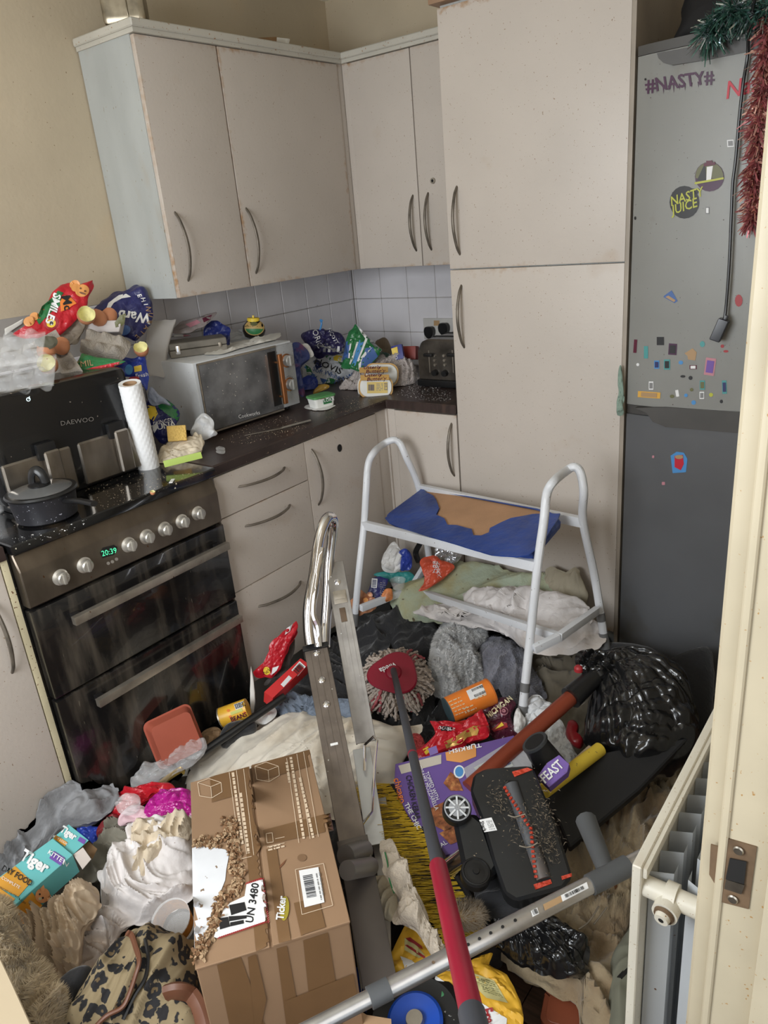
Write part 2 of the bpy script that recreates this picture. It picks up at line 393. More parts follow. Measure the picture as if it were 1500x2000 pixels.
# wall tiles, each with its own bevelled edge
TL = {}
def tile(par, a, b, nm='tile'): G().box(a, b, .0022, 1).build(nm, M_tile, par, smooth=0)
P_ = .1472
for r in range(3):
    z0 = .912+(r-0)*P_; 
    for k in range(8): tile(wb, (.0185+(k-0)*P_, -.007, z0+.0012), (.0185+(k+1)*P_-.0024, .001, z0+P_-.0012)) if k < 6 else None
    for k in range(18):
        if r == 2 and k > 8: continue
        y1 = -.032-k*P_; tile(wl, (-.001, y1-P_+.0024, z0+.0012), (.007, y1, z0+P_-.0012))
    tile(wl, (-.001, -.0315, z0+.0012), (.007, -.008, z0+P_-.0012)); tile(wb, (.0075, -.007, z0+.0012), (.0165, .001, z0+P_-.0012))
G().box((0, -2.7, .9), (.0035, 0, 1.355)).build('grout_bed', M_grout, wl, smooth=0)
G().box((0.004, -.0035, .9), (.92, 0, 1.355)).build('grout_bed', M_grout, wb, smooth=0)
# doorway beside the camera: jamb lining, stop, architrave, strike plate
M_gloss = mat('old_cream_gloss_paint', c(172, 161, 138), .42, var=.06, scale=9, speck=.5, spc=(150, 115, 70), sps=230, stain=.25, stc=(190, 155, 100), sts=6, bump=.05, bscale=30)
M_brownp = mat('brown_paint_chip', c(98, 78, 58), .6, var=.2, scale=40)
dj = struct('door_1', G().box((2.1865, -2.212, 0), (2.29, -2.2, 2.04)), M_gloss)
G().box((2.166, -2.206, 0), (2.186, -2.13, 2.09), .007, 3).build('architrave', M_gloss, dj)
G().box((2.182, -2.2155, 0), (2.1895, -2.207, 2.04), .0035, 3).build('bead', M_gloss, dj)
G().box((2.224, -2.226, 0), (2.29, -2.212, 2.04), .003, 2).build('door_stop', M_gloss, dj)
sp = [at(x, y, 'y', -2.2135) for x, y in PX('1388,1650 1412,1657 1416,1637 1478,1655 1462,1776 1408,1762 1404,1740 1385,1708')]
g = G(); pp = [(p.x, p.z) for p in sp]; g.M = Matrix(((1, 0, 0, 0), (0, 0, 1, -2.2135), (0, 1, 0, 0), (0, 0, 0, 1)))
stp = g.prism(pp, 0, .0016).build('strike_plate', M_brownp, dj)
g = G(); hp = [at(x, y, 'y', -2.2155) for x, y in PX('1425,1677 1458,1684 1453,1727 1417,1717')]
g.M = Matrix(((1, 0, 0, 0), (0, 0, 1, -2.2155), (0, 1, 0, 0), (0, 0, 0, 1))); g.prism([(p.x, p.z) for p in hp], 0, .001).build('latch_hole', M_dark, stp)
M_screw = mat('worn_steel', c(165, 160, 150), .35, 1, var=.2, scale=50)
g = G(); hp = [at(x, y, 'y', -2.2158) for x, y in PX('1418,1718 1454,1729 1448,1747 1414,1736')]; g.M = Matrix(((1, 0, 0, 0), (0, 0, 1, -2.2158), (0, 1, 0, 0), (0, 0, 0, 1))); g.prism([(p.x, p.z) for p in hp], 0, .0012).build('latch_lip', M_screw, stp)
for x, y in ((1442, 1662), (1431, 1757)):
    p = at(x, y, 'y', -2.2155); G().cyl(p, p+Vector((0, -.0012, 0)), .0045, .0035).build('screw', M_screw, stp)
# ================================================================ KITCHEN UNITS
def bow(par, a, b, out, w=.0055, m=M_steel):
    """bow handle from a to b, arched outwards along out"""
    a = Vector(a); b = Vector(b); o = Vector(out); P = [a-o*.004]+[a.lerp(b, t)+o*(.033*sin(pi*t)**.8) for t in [i/10 for i in range(1, 10)]]+[b-o*.004]
    return G().tube([p for p in P], w, 8, flat=.8, spline=True, rf=lambda t: .75+.25*sin(pi*t)).build('handle', m, par)
def slab(par, nm, a, b, e, lab=None): return G().box(a, b, .0022, 2).build(nm, M_door(e), par, label=lab)
XF = .598
# worktop, L-shaped, and the piece left of the cooker
g = G().prism([(.008, -.008), (.008, -1.449), (.605, -1.449), (.605, -.602), (.908, -.602), (.908, -.008)], .876, .91, .004)
wt = g.build('worktop', M_work); wt['label'] = 'dark brown L-shaped laminate worktop strewn with crumbs in the corner'; wt['category'] = 'worktop'
g = G().box((.008, -2.75, .876), (.605, -2.075, .91), .003); wt2 = g.build('worktop', M_work); wt2['label'] = 'short dark worktop left of the cooker, just past the frying pan'; wt2['category'] = 'worktop'
# drawer unit
t = thing('base_cabinet', 'cream three-drawer base cabinet right of the cooker', 'cabinet', (.3, -1.25, 0))
G().box((.02, -1.448, .15), (.578, -1.056, .874)).box((.05, -1.44, 0), (.54, -1.06, .15)).build('body', M_side, t)
for z0, z1, hz in ((.742, .872, .816), (.492, .739, .686), (.155, .489, .404)):
    d = slab(t, 'drawer', (.579, -1.4465, z0), (XF, -1.058, z1), 12); bow(d, (XF, -1.36, hz), (XF, -1.155, hz), (1, 0, 0))
# single door unit
t = thing('base_cabinet', 'cream single-door base cabinet with a dark oval hole and handle at its left', 'cabinet', (.3, -.86, 0))
G().box((.02, -1.054, .15), (.578, -.603, .874)).box((.05, -1.05, 0), (.54, -.61, .15)).build('body', M_side, t)
d = slab(t, 'door', (.579, -1.055, .155), (XF, -.665, .872), 12); bow(d, (XF, -1.022, .84), (XF, -1.022, .635), (1, 0, 0))
poly(d, [ell(663, 875, 4.5, 7.5, 0)], M_dark, 'mark')  # hole in the door: its dark inside painted as a flat black oval
G().box((.579, -.6625, .15), (.594, -.602, .874), .002).build('filler_panel', M_door(12), t)
# corner unit on the back wall
t = thing('base_cabinet', 'white-cream corner base cabinet under the toaster, handle at its right', 'cabinet', (.75, -.3, 0))
G().box((.60, -.578, .15), (.905, -.02, .874)).box((.62, -.54, 0), (.9, -.05, .15)).build('body', M_side, t)
G().box((.6, -.594, .15), (.634, -.579, .874), .002).box((.58, -.602, .12), (.602, -.58, .876)).build('filler_panel', M_door(2), t)
d = slab(t, 'door', (.637, -XF, .155), (.906, -.579, .872), 2); bow(d, (.885, -XF, .845), (.885, -XF, .643), (0, -1, 0))
# cabinet left of the cooker
t = thing('base_cabinet', 'cream base cabinet left of the cooker, cut by the photo edge', 'cabinet', (.3, -2.4, 0))
G().box((.02, -2.7, .15), (.578, -2.09, .874)).box((.05, -2.69, 0), (.54, -2.09, .12)).build('body', M_side, t)
G().box((.02, -2.089, .0), (XF, -2.073, .874), .001).build('end_panel', mat('speckled_edge_panel', c(190, 180, 150), .6, speck=.7, sps=140), t)
d = slab(t, 'door', (.579, -2.69, .155), (XF, -2.092, .872), 12); bow(d, (XF, -2.134, .80), (XF, -2.134, .60), (1, 0, 0))
# tall housing
t = thing('tall_cabinet', 'tall cream two-door larder cabinet between the worktop and the fridge', 'cabinet', (1.2, -.3, 0))
G().box((.911, -.578, .13), (1.492, -.01, 2.10)).box((.93, -.54, 0), (1.48, -.05, .13)).build('body', M_side, t)
G().box((1.4925, -.60, .02), (1.5045, -.01, 2.10), .001).build('end_panel', mat('grey_edge_panel', c(150, 140, 128), .5, speck=.3), t)
d = slab(t, 'door', (.912, -XF, 1.3645), (1.4915, -.579, 2.09), 2); bow(d, (.952, -XF, 1.612), (.952, -XF, 1.405), (0, -1, 0))
d = slab(t, 'door', (.912, -XF, .165), (1.4915, -.579, 1.3605), 2); bow(d, (.952, -XF, 1.315), (.952, -XF, 1.108), (0, -1, 0))
G().box((.895, -.618, 2.10), (1.51, -.005, 2.125), .004).build('cornice', mat('brown_cornice', c(150, 120, 95), .5, speck=.6), t)
# wall cabinets
D_ = .279; ZB, ZT = 1.356, 2.085
t = thing('wall_cabinet', 'narrow cream wall cabinet at the left end, pale grimy side panel showing', 'cabinet', (.14, -1.05, ZB))
G().box((.005, -1.198, ZB), (.26, -.893, ZT)).build('body', M_side, t)
G().box((.005, -1.2025, ZB), (.262, -1.1985, ZT)).build('end_panel', M_side, t)
d = slab(t, 'door', (.261, -1.2, ZB+.001), (D_, -.894, ZT-.002), 12); bow(d, (D_, -1.163, 1.612), (D_, -1.157, 1.402), (1, 0, 0))
t = thing('wall_cabinet', 'wide cream wall cabinet above the microwave, handle at its left', 'cabinet', (.14, -.6, ZB))
G().box((.005, -.889, ZB), (.26, -.262, ZT)).build('body', M_side, t)
d = slab(t, 'door', (.261, -.888, ZB+.001), (D_, -.305, ZT-.002), 12); bow(d, (D_, -.862, 1.612), (D_, -.858, 1.395), (1, 0, 0))
G().box((.262, -.303, ZB), (.275, -.262, ZT), .001).build('filler_panel', M_door(12), t)
t = thing('wall_cabinet', 'cream two-door wall cabinet beside the tall larder, round lock on one door', 'cabinet', (.6, -.14, ZB))
G().box((.27, -.26, ZB), (.909, -.005, ZT)).build('body', M_side, t)
G().box((.277, -.274, ZB), (.302, -.261, ZT), .001).build('filler_panel', M_door(2), t)
d = slab(t, 'door', (.304, -D_, ZB+.001), (.587, -.261, ZT-.002), 2); bow(d, (.563, -D_, 1.612), (.563, -D_, 1.41), (0, -1, 0))
d = slab(t, 'door', (.591, -D_, ZB+.001), (.907, -.261, ZT-.002), 2); bow(d, (.632, -D_, 1.614), (.632, -D_, 1.41), (0, -1, 0))
p = at(846, 353, 'y', -D_); lk = G().cyl(p, p+Vector((0, -.006, 0)), .0105, .0095).build('lock', M_screw, d); G().cyl(p+Vector((0, -.006, 0)), p+Vector((0, -.0075, 0)), .005, .004).build('keyhole', M_dark, t)
g = G().prism([(.005, -1.216), (.299, -1.216), (.299, -.299), (.909, -.299), (.909, -.005), (.005, -.005)], ZT+.012, ZT+.034, .003)
g.prism([(.005, -1.208), (.290, -1.208), (.290, -.290), (.909, -.290), (.909, -.005), (.005, -.005)], ZT, ZT+.012)
cn = g.build('cornice', M_corn); cn['label'] = 'speckled pale cornice board running along the top of the wall cabinets'; cn['category'] = 'cornice'
# ---------------------------------------------------------------- fridge freezer
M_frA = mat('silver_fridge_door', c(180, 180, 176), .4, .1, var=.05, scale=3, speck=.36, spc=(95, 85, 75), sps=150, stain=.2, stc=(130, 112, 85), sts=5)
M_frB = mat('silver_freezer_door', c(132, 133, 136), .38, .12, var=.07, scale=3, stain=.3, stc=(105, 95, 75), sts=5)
M_fdark = mat('dark_grey_plastic', c(72, 70, 68), .45)
t = thing('fridge_freezer', 'tall silver fridge freezer dotted with small stickers right of the larder', 'fridge', (1.81, -.3, 0))
x0, x1 = 1.512, 2.112
G().box((x0, -.555, .03), (x1, -.02, 1.835), .006).build('body', mat('fridge_body', c(120, 118, 114), .5), t)
def door_prof(): pass
def fdoor(nm, z0, z1, m, cut):
    """gently bowed door; cut = carved grip at the top left"""
    def fn(u, v):
        x = x0+(x1-x0)*u; z = z0+(z1-z0)*v; return (x, -.6-.022*sin(pi*u)**.6, z)
    g = G().grid(fn, 24, 12); g.add([(x0, -.56, z0), (x1, -.56, z0), (x1, -.56, z1), (x0, -.56, z1)], [(0, 3, 2, 1)])
    k = [(x0+(x1-x0)*i/24, -.6-.022*sin(pi*i/24)**.6) for i in range(25)]
    g.prism(k+[(x1, -.558), (x0, -.558)], z0, z1)
    return g.build(nm, m, t)
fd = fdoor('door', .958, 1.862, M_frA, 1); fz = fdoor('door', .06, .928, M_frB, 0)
fz['label'] = 'darker silver freezer door'
cap = G(); K = [(x0+(x1-x0)*i/24, -.602-.022*sin(pi*i/24)**.6) for i in range(25)]
cap.prism(K+[(x1, -.02), (x0, -.02)], 1.863, 1.885).build('top_cap', M_fdark, t)
slabpx('grip_recess', M_fdark, '1283,104 1286,114 1296,123 1312,127 1380,117 1470,99 1520,88 1520,66 1400,82', -.626, n=(0, -1, 0), th=.02, bev=0, parent=t, ax='y')
g = G(); K = [(x0+(x1-x0)*i/24, -.596-.022*sin(pi*i/24)**.6) for i in range(25)]
g.prism(K+[(x1, -.558), (x0, -.558)], .93, .956).build('grip_rail', M_fdark, t)
slabpx('grip_recess', M_fdark, '1240,797 1262,806 1275,824 1300,834 1440,846 1500,848 1500,808 1300,796', -.626, n=(0, -1, 0), th=.02, bev=0, parent=t, ax='y')
STK = [('cream', (205, 195, 160)), ('black', (32, 32, 34)), ('white', (215, 215, 215)), ('blue', (66, 96, 150)), ('teal', (70, 140, 140)), ('red', (150, 40, 45)), ('plum', (66, 34, 62)), ('lime', (170, 172, 60)), ('olive', (96, 96, 62)), ('sand', (160, 130, 95)), ('skyblue', (70, 130, 185)), ('pink', (175, 120, 130)), ('yellow', (225, 190, 60)), ('navy', (38, 44, 92)), ('green', (45, 110, 65)), ('purple', (105, 75, 150)), ('orange', (215, 120, 50)), ('grey', (120, 120, 120)), ('gold', (200, 155, 70)), ('maroon', (85, 28, 48)), ('crimson', (178, 30, 50)), ('brown', (110, 72, 50))]
INK = {k: mat('print_'+k, c(*v), .45, var=0) for k, v in STK}
text(fd, '#NASTY#', 1328, 160, 26, 8, INK['plum'], sx=.86, bold=.03)
for x, h in ((1283, 12), (1296, 16), (1306, 10), (1316, 16), (1327, 12), (1338, 15), (1351, 10), (1364, 12)):
    yy = 170-(x-1283)*.13; poly(fd, [[(x-1.5, yy), (x+1.5, yy), (x+.3, yy+h)]], INK['plum'], 'drip', flat=True)
text(fd, 'Nasty', 1462, 168, 34, 14, INK['crimson'], sx=.9, shear=.4, bold=.01)
poly(fd, [ell(1386, 345, 28.5, 29)], INK['plum'], 'round_sticker'); poly(fd, [[p for p in ell(1386, 344, 27, 27, 0, 40) if p[1] < 352]], INK['olive'], 'sticker_picture', eps=.0018)
poly(fd, '1362,352 1372,330 1378,318 1380,352', INK['black'], 'sticker_picture', eps=.0024); poly(fd, '1380,352 1381,326 1393,324 1389,352', INK['white'], 'sticker_picture', eps=.0024); poly(fd, '1375,325 1398,322 1397,316 1392,317 1391,313 1386,314 1380,314 1380,318 1375,320', INK['maroon'], 'sticker_picture', eps=.003)
poly(fd, '1357,356 1414,346 1414,350 1358,360', INK['lime'], 'sticker_picture', eps=.003)
poly(fd, [ell(1337, 395, 29, 32), [(1352, 368), (1368, 370), (1360, 382)]], INK['black'], 'round_sticker')
text(fd, 'NASTY', 1340, 385, 18, 18, INK['lime'], sx=.85, bold=.02, shear=.3); text(fd, 'JUICE', 1336, 404, 18, 18, INK['lime'], sx=.85, bold=.02, shear=.3)
rn = random.Random(11)
def spot(px, py, w, h, a, k, host=None, e=.0012): poly(host or fd, [ell(px, py, w/2, h/2, a, 12)], INK[k], 'sticker', flat=True, eps=e)
for q in [(1246, 712, 6, 6, 'white'), (1330, 708, 9, 8, 'skyblue'), (1334, 735, 10, 5, 'black'), (1349, 738, 8, 8, 'black'), (1351, 761, 7, 7, 'olive'), (1313, 774, 9, 7, 'olive'), (1340, 772, 7, 7, 'skyblue'), (1355, 786, 9, 9, 'skyblue'), (1389, 771, 8, 8, 'lime'), (1372, 672, 10, 12, 'teal'), (1411, 676, 7, 7, 'red'), (1418, 686, 10, 5, 'red'), (1261, 555, 0.1, .1, 'black'), (1409, 784, 6, 7, 'black'), (1241, 426, 4, 7, 'black'), (1261, 155, 4, 5, 'black'), (1443, 587, 15, 24, 'red')]:
    spot(q[0], q[1], q[2], q[3], 0, q[4])
def sq(px, py, w, h, a, k, k2=None):
    poly(fd, [quad(px, py, w, h, a)], INK[k], 'sticker', flat=True)
    if k2: poly(fd, [quad(px, py, w*.7, h*.7, a)], INK[k2], 'sticker_picture', flat=True, eps=.002)
for q in [(1427, 280, 13, 14, 4, 'white', 'grey'), (1382, 411, 7, 14, 0, 'grey', 'white'), (1314, 682, 16, 22, -4, 'plum', 'black'), (1241, 676, 6, 26, -4, 'maroon'), (1262, 688, 8, 24, 0, 'teal'), (1290, 666, 14, 16, 0, 'black'), (1354, 717, 14, 8, 0, 'maroon', 'white'), (1283, 712, 10, 16, 0, 'skyblue', 'navy'), (1303, 712, 12, 20, 0, 'teal', 'black'), (1272, 753, 9, 16, 0, 'white', 'grey'), (1323, 768, 6, 13, 10, 'white'), (1371, 772, 9, 14, 0, 'white', 'grey'), (1372, 752, 10, 18, 0, 'teal', 'olive'), (1415, 756, 9, 26, 2, 'teal', 'navy'), (1387, 716, 20, 34, -8, 'pink', 'purple'), (1268, 771, 44, 12, -4, 'gold', 'sand')]: sq(*q)
poly(fd, '1337,690 1353,680 1361,688 1358,704 1344,702 1343,695', INK['sand'], 'sticker'); poly(fd, '1298,577 1312,567 1324,588 1318,592 1296,580', INK['blue'], 'sticker'); poly(fd, '1300,580 1306,577 1320,586 1317,590', INK['sand'], 'sticker_picture', eps=.002)
sq2 = [(1326, 902, 34, 36, -2, 'blue'), (1296, 944, 6, 6, 0, 'pink'), (1276, 892, 4, 5, 0, 'pink')]
poly(fz, '1310,890 1322,882 1336,884 1343,896 1340,922 1314,924', INK['skyblue'], 'sticker'); poly(fz, '1318,890 1334,888 1336,906 1330,918 1318,912', INK['crimson'], 'sticker_picture', eps=.002); poly(fz, [ell(1327, 892, 8, 4)], INK['sand'], 'sticker_picture', eps=.0028)
for q in sq2[1:]: poly(fz, [quad(*q[:5])], INK[q[5]], 'sticker', flat=True)
# ---------------------------------------------------------------- cooker
M_blk = mat('black_enamel', c(30, 29, 29), .3, var=.2, scale=12, speck=.35, spc=(120, 110, 95), sps=110, stain=.3, stc=(62, 55, 46), sts=8)
M_glassb = mat('black_oven_glass', c(26, 25, 25), .2, var=.2, scale=7, coat=.5, stain=.75, stc=(74, 68, 60), sts=26, speck=.4, spc=(90, 84, 74), sps=150, stretch=(1, 1, .16))
M_sst = mat('grimy_stainless', c(122, 112, 100), .38, .85, var=.25, scale=8, stain=.4, stc=(80, 62, 48), sts=5, speck=.4, stretch=(1, 1, .5))
M_bar = mat('oven_bar_steel', c(168, 160, 148), .38, .8, var=.15, scale=20, speck=.4)
M_knob = mat('knob_satin', c(190, 186, 178), .35, .7, var=.12, scale=30, speck=.3)
t = thing('cooker', 'black and steel double-oven electric cooker caked in grease', 'cooker', (.32, -1.76, 0))
ya, yb = -2.068, -1.456
G().box((.02, ya, .02), (.585, yb, .885), .004).build('body', M_blk, t)
hob = G().box((.02, ya, .885), (.628, yb, .912), .008, 3).build('hob', mat('grimy_glass_hob', c(20, 20, 21), .14, var=.2, coat=.4, speck=.42, spc=(190, 180, 160), sps=60, stain=.35, stc=(75, 62, 45), sts=7), t)
g = G(); g.M = Matrix(((0, 0, 1, 0), (1, 0, 0, 0), (0, 1, 0, 0), (0, 0, 0, 1)))
pan_pts = [(.585, .745), (.622, .745), (.624, .84), (.606, .884), (.585, .884)]
g2 = G(); g2.M = Matrix(((1, 0, 0, 0), (0, 0, 1, 0), (0, 1, 0, 0), (0, 0, 0, 1)))
cp = g2.prism(pan_pts, ya+.004, yb-.004, .003).build('control_panel', M_sst, t)
g2 = G(); g2.M = g2.M = Matrix(((1, 0, 0, 0), (0, 0, 1, 0), (0, 1, 0, 0), (0, 0, 0, 1)))
for px, py in ((125, 1130), (172, 1106), (258, 1066), (293, 1050), (328, 1035), (362, 1020), (393, 1004)):
    p = at(px, py, 'x', .64); kb = G(fr((.622, p.y, p.z), (0, 1, 0), z=(1, 0, 0))).lathe([(.0205, 0), (.0205, .003), (.016, .006), (.0155, .019), (.013, .022), (0.001, .022)], 24).build('knob', M_knob, t)
    G().box((.64, p.y-.0035, p.z-.014), (.6475, p.y+.0035, p.z+.014), .0015).build('grip_ridge', M_knob, kb)
poly(cp, '195,1080 200,1070 222,1064 229,1068 228,1076 222,1084 200,1090', M_dark, 'clock_window'); text(cp, '20:39', 212, 1078, 11, 14, mat('green_digits', (.10, .9, .45, 1), emit=.8), sx=.9, name='clock_digits', eps=.003)
for x, y in ((211, 1100), (219, 1097), (227, 1092)): poly(cp, [ell(x, y, 3.4, 3.2)], M_knob, 'button', flat=True)
for nm, z0, z1, hz, y0, y1 in (('door', .49, .735, .682, -1.985, -1.48), ('door', .13, .48, .438, -1.98, -1.48)):
    d = G().box((.59, ya+.004, z0), (.62, yb-.002, z1), .004).build(nm, M_glassb, t)
    hb = G().box((.645, y0, hz-.011), (.662, y1, hz+.011), .002).build('handle', M_bar, d)
    for y in (y0+.01, y1-.03): G().box((.62, y, hz-.008), (.646, y+.02, hz+.008), .002).build('handle_mount', M_blk, t)
G().box((.56, ya, .03), (.60, yb, .125)).build('plinth', M_blk, t)
rn = random.Random(8); Q = []
# ---------------------------------------------------------------- radiator
M_rad = mat('radiator_enamel', c(205, 200, 186), .4, var=.05, speck=.58, spc=(140, 108, 66), sps=260, stain=.3, stc=(165, 125, 75), sts=6)
M_radin = mat('radiator_inside', c(170, 174, 178), .5, var=.05, speck=.3)
t = thing('radiator', 'cream double-panel radiator on the right wall beside the door frame', 'radiator', (2.1, -1.6, .12))
Y0, Y1, R0, R1 = -2.02, -1.0, .14, .716
G().box((2.045, Y0, R0), (2.058, Y1, R1), .004, 3).box((2.052, Y0+.002, R0), (2.066, Y1, R0+.02), .003).box((2.052, Y0+.004, R1-.02), (2.064, Y1, R1-.003), .003).build('front_panel', M_rad, t)
G().box((2.135, Y0, R0), (2.148, Y1, R1), .004, 3).build('back_panel', M_rad, t)
fin = None
y = Y0+.03; i = 0
while y < Y1-.03:
    g = G(); g.add([(2.06, y, R0+.03), (2.088, y+.012, R0+.03), (2.088, y+.012, R1-.03), (2.06, y, R1-.03)], [(0, 1, 2, 3)]); g.add([(2.134, y, R0+.03), (2.106, y+.012, R0+.03), (2.106, y+.012, R1-.03), (2.134, y, R1-.03)], [(0, 1, 2, 3)])
    g.add([(2.088, y+.012, R0+.03), (2.088, y+.03, R0+.03), (2.088, y+.03, R1-.03), (2.088, y+.012, R1-.03)], [(0, 1, 2, 3)]); g.add([(2.106, y+.012, R0+.03), (2.106, y+.03, R0+.03), (2.106, y+.03, R1-.03), (2.106, y+.012, R1-.03)], [(0, 1, 2, 3)])
    g.build('fin', M_radin, t, smooth=0); y += .042
G().cyl((2.055, Y0+.018, R1-.045), (2.14, Y0+.018, R1-.045), .014).cyl((2.085, Y0+.018, R1-.045), (2.1, Y0+.018, R1-.045), .019).build('manifold', M_rad, t)
vp = Vector((2.093, Y0+.004, R1-.05)); vd = Vector((-.1, -1, -.15)).normalized()
v_ = G().cyl(vp+Vector((0, .02, 0)), vp+vd*.012, .0165).build('plug', M_rad, t); G().cyl(vp+vd*.012, vp+vd*.016, .0135, .0125).build('rusty_ring', M_brownp, v_); G().cyl(vp+vd*.014, vp+vd*.022, .0105, .009).build('bleed_boss', M_rad, v_); G().cyl(vp+vd*.0221, vp+vd*.0225, .0035).build('square_hole', M_dark, v_)
for z in (.3, .55): G().box((2.148, -1.9, z), (2.1855, -1.86, z+.05)).build('bracket', M_rad, t)
# ================================================================ ON THE WORKTOP AND THE CABINETS
def face(px, py, ax, val, n, rot=0):
    """frame on a plane facing n at a real point; local x runs to the right, y up; also metres per pixel"""
    P = at(px, py, ax, val); n = Vector(n).normalized(); x = (RX-n*RX.dot(n)).normalized(); y = n.cross(x); a = radians(rot)
    x2 = x*cos(a)+y*sin(a); M = fr(P, x2, z=n); return M, (P-CAM).dot(FX)/FPX
def rrect(w, h, r, k=5):
    return [(sx*(w/2-r)+r*cos(a), sy*(h/2-r)+r*sin(a)) for sx, sy, a0 in ((1, 1, 0), (-1, 1, 90), (-1, -1, 180), (1, -1, 270)) for a in [radians(a0+90*i/k) for i in range(k+1)]]
VN = (.62, -.62, .45)
def m_(n, col, r=.45, **k): return mat(n, c(*col), r, **k)
M_red = m_('red_packet_film', (178, 30, 42), .3, var=.08, bump=.3); M_navy = m_('navy_packet_film', (38, 40, 92), .32, var=.1, bump=.3)
M_wht = m_('white_film', (215, 214, 212), .4, var=.05, bump=.2); M_pulp = m_('grey_egg_pulp', (150, 142, 132), .9, bump=.5, bscale=200, var=.12)
M_tissue = m_('soiled_tissue', (205, 206, 208), .9, var=.06, stain=.3); M_bluef = m_('blue_film', (42, 62, 150), .3, bump=.3)
M_greenf = m_('green_film', (40, 108, 62), .3, bump=.2); M_clear = mat('clear_plastic', c(225, 228, 230), .08, alpha=.28, var=0, bump=.4, bscale=30)
M_tray = mat('clear_egg_tray_plastic', c(225, 226, 228),   .06, alpha=.17, var=0)
M_paper = m_('white_paper', (215, 212, 205), .8, var=.04, speck=.2); M_blackp = m_('black_plastic', (24, 24, 25), .35, var=.1)
M_shell = m_('brown_eggshell', (190, 128, 92), .6); M_yolk = m_('eggshell_inside', (232, 214, 160), .5, var=.1, scale=60)
# air fryer
t = thing('air_fryer', 'black twin-drawer air fryer with steel drawer fronts on the cooker', 'air fryer', (.27, -1.76, .913))
af = G().box((.10, -1.965, .93), (.43, -1.545, 1.215), .035, 4).build('body', m_('airfryer_black', (20, 20, 21), .22, coat=.3, speck=.25, spc=(120, 110, 100)), t)
G().box((.12, -1.95, .913), (.41, -1.56, .94), .006).build('base', M_blackp, t)
M_afs = mat('airfryer_steel', c(150, 142, 132), .3, .9, var=.2, scale=12, stain=.3, stc=(90, 75, 62), sts=6, stretch=(1, 1, .4))
for y0, y1 in ((-1.955, -1.765), (-1.745, -1.555)):
    d = G().box((.40, y0, .925), (.437, y1, 1.045), .012, 3).build('drawer', M_afs, t)
    ym = y0+.105; G().box((.43, ym-.012, 1.03), (.448, ym+.04, 1.075), .008).build('release_recess', M_blackp, d)
    G().box((.437, ym, .93), (.455, ym+.045, 1.052), .012, 3).build('handle', M_afs, d)
text(af, 'DAEWOO', 150, 823, 9, 8, mat('logo_grey', c(110, 105, 100), .4), sx=1.15, name='logo')
pw = mat('power_light', (.75, .95, 1, 1), emit=1.2); poly(af, [ell(55, 780, 4.2, 4, 0, 14)], pw, 'power_symbol', flat=True); poly(af, [ell(55, 780, 3, 2.8, 0, 14)], M_blackp, 'power_symbol', flat=True, eps=.0018); poly(af, [quad(56, 777, 1.3, 6, -12)], pw, 'power_symbol', flat=True, eps=.0026)
# pan
pc = at(80, 958, 'z', .984); pc = Vector((pc.x, pc.y, .913)); t = thing('frying_pan', 'speckled black saute pan with glass lid on the hob', 'pan', pc)
M_pan = mat('speckled_nonstick', c(38, 38, 42), .4, var=.1, speck=.62, spc=(150, 150, 160), sps=160)
G(Matrix.Translation(pc)).lathe([(.062, 0), (.072, .006), (.079, .06), (.082, .066), (.079, .067)], 40).build('body', M_pan, t)
ld = G(Matrix.Translation(pc)).lathe([(.084, .066), (.086, .070), (.083, .0745), (.078, .075)], 40).build('lid_rim', M_blackp, t)
G(Matrix.Translation(pc)).lathe([(.0795, .073), (.06, .0795), (.035, .084), (.01, .086), (.001, .086)], 40, cap=False).build('lid_glass', mat('smoky_lid_glass', c(92, 92, 92), .15, var=.05, coat=.4), ld)
G(Matrix.Translation(pc)).lathe([(.026, .084), (.027, .088), (.018, .092), (.008, .094)], 24).build('knob_base', M_blackp, t)
k_ = pc+Vector((0, 0, .09)); G().tube([k_+Vector((-.015, -.01, 0)), k_+Vector((-.012, -.007, .022)), k_+Vector((0, 0, .034)), k_+Vector((.012, .007, .022)), k_+Vector((.015, .01, 0))], .0075, 10, flat=1.5).build('knob', M_blackp, t)
h0 = at(128, 978, 'z', .965); h1 = at(184, 984, 'z', .985); G().tube([h0, h0.lerp(h1, .5)+Vector((0, 0, .003)), h1], .009, 10, flat=.7).build('handle', M_blackp, t)
# kitchen roll
a = at(291, 912, 'z', .913); b = at(253, 748, 'z', 1.172); t = thing('kitchen_roll', 'white quilted kitchen roll standing in front of the air fryer', 'kitchen roll', a)
q = (b-a).to_track_quat('Z', 'Y').to_matrix().to_4x4(); q.translation = a; L_ = (b-a).length
def quilt(u, v):
    th = 2*pi*u; z = L_*v; d = abs(((u*26+z*90) % 2)-1)*abs(((u*26-z*90) % 2)-1); r = .0305+.0012*d; return (r*cos(th), r*sin(th), z)
G(q).grid(quilt, 104, 90).lathe([(.0305, 0), (.001, 0)], 52, cap=False).lathe([(.0305, L_), (.019, L_-.002), (.019, L_-.03)], 52, cap=False).build('paper', mat('white_kitchen_paper', c(222, 228, 235), .85, var=.02), t)
G(q).lathe([(.0192, L_-.04), (.0192, L_-.001), (.0178, L_-.001), (.0178, L_-.04)], 24, cap=False).build('core', m_('card_core', (150, 120, 90), .8), t)
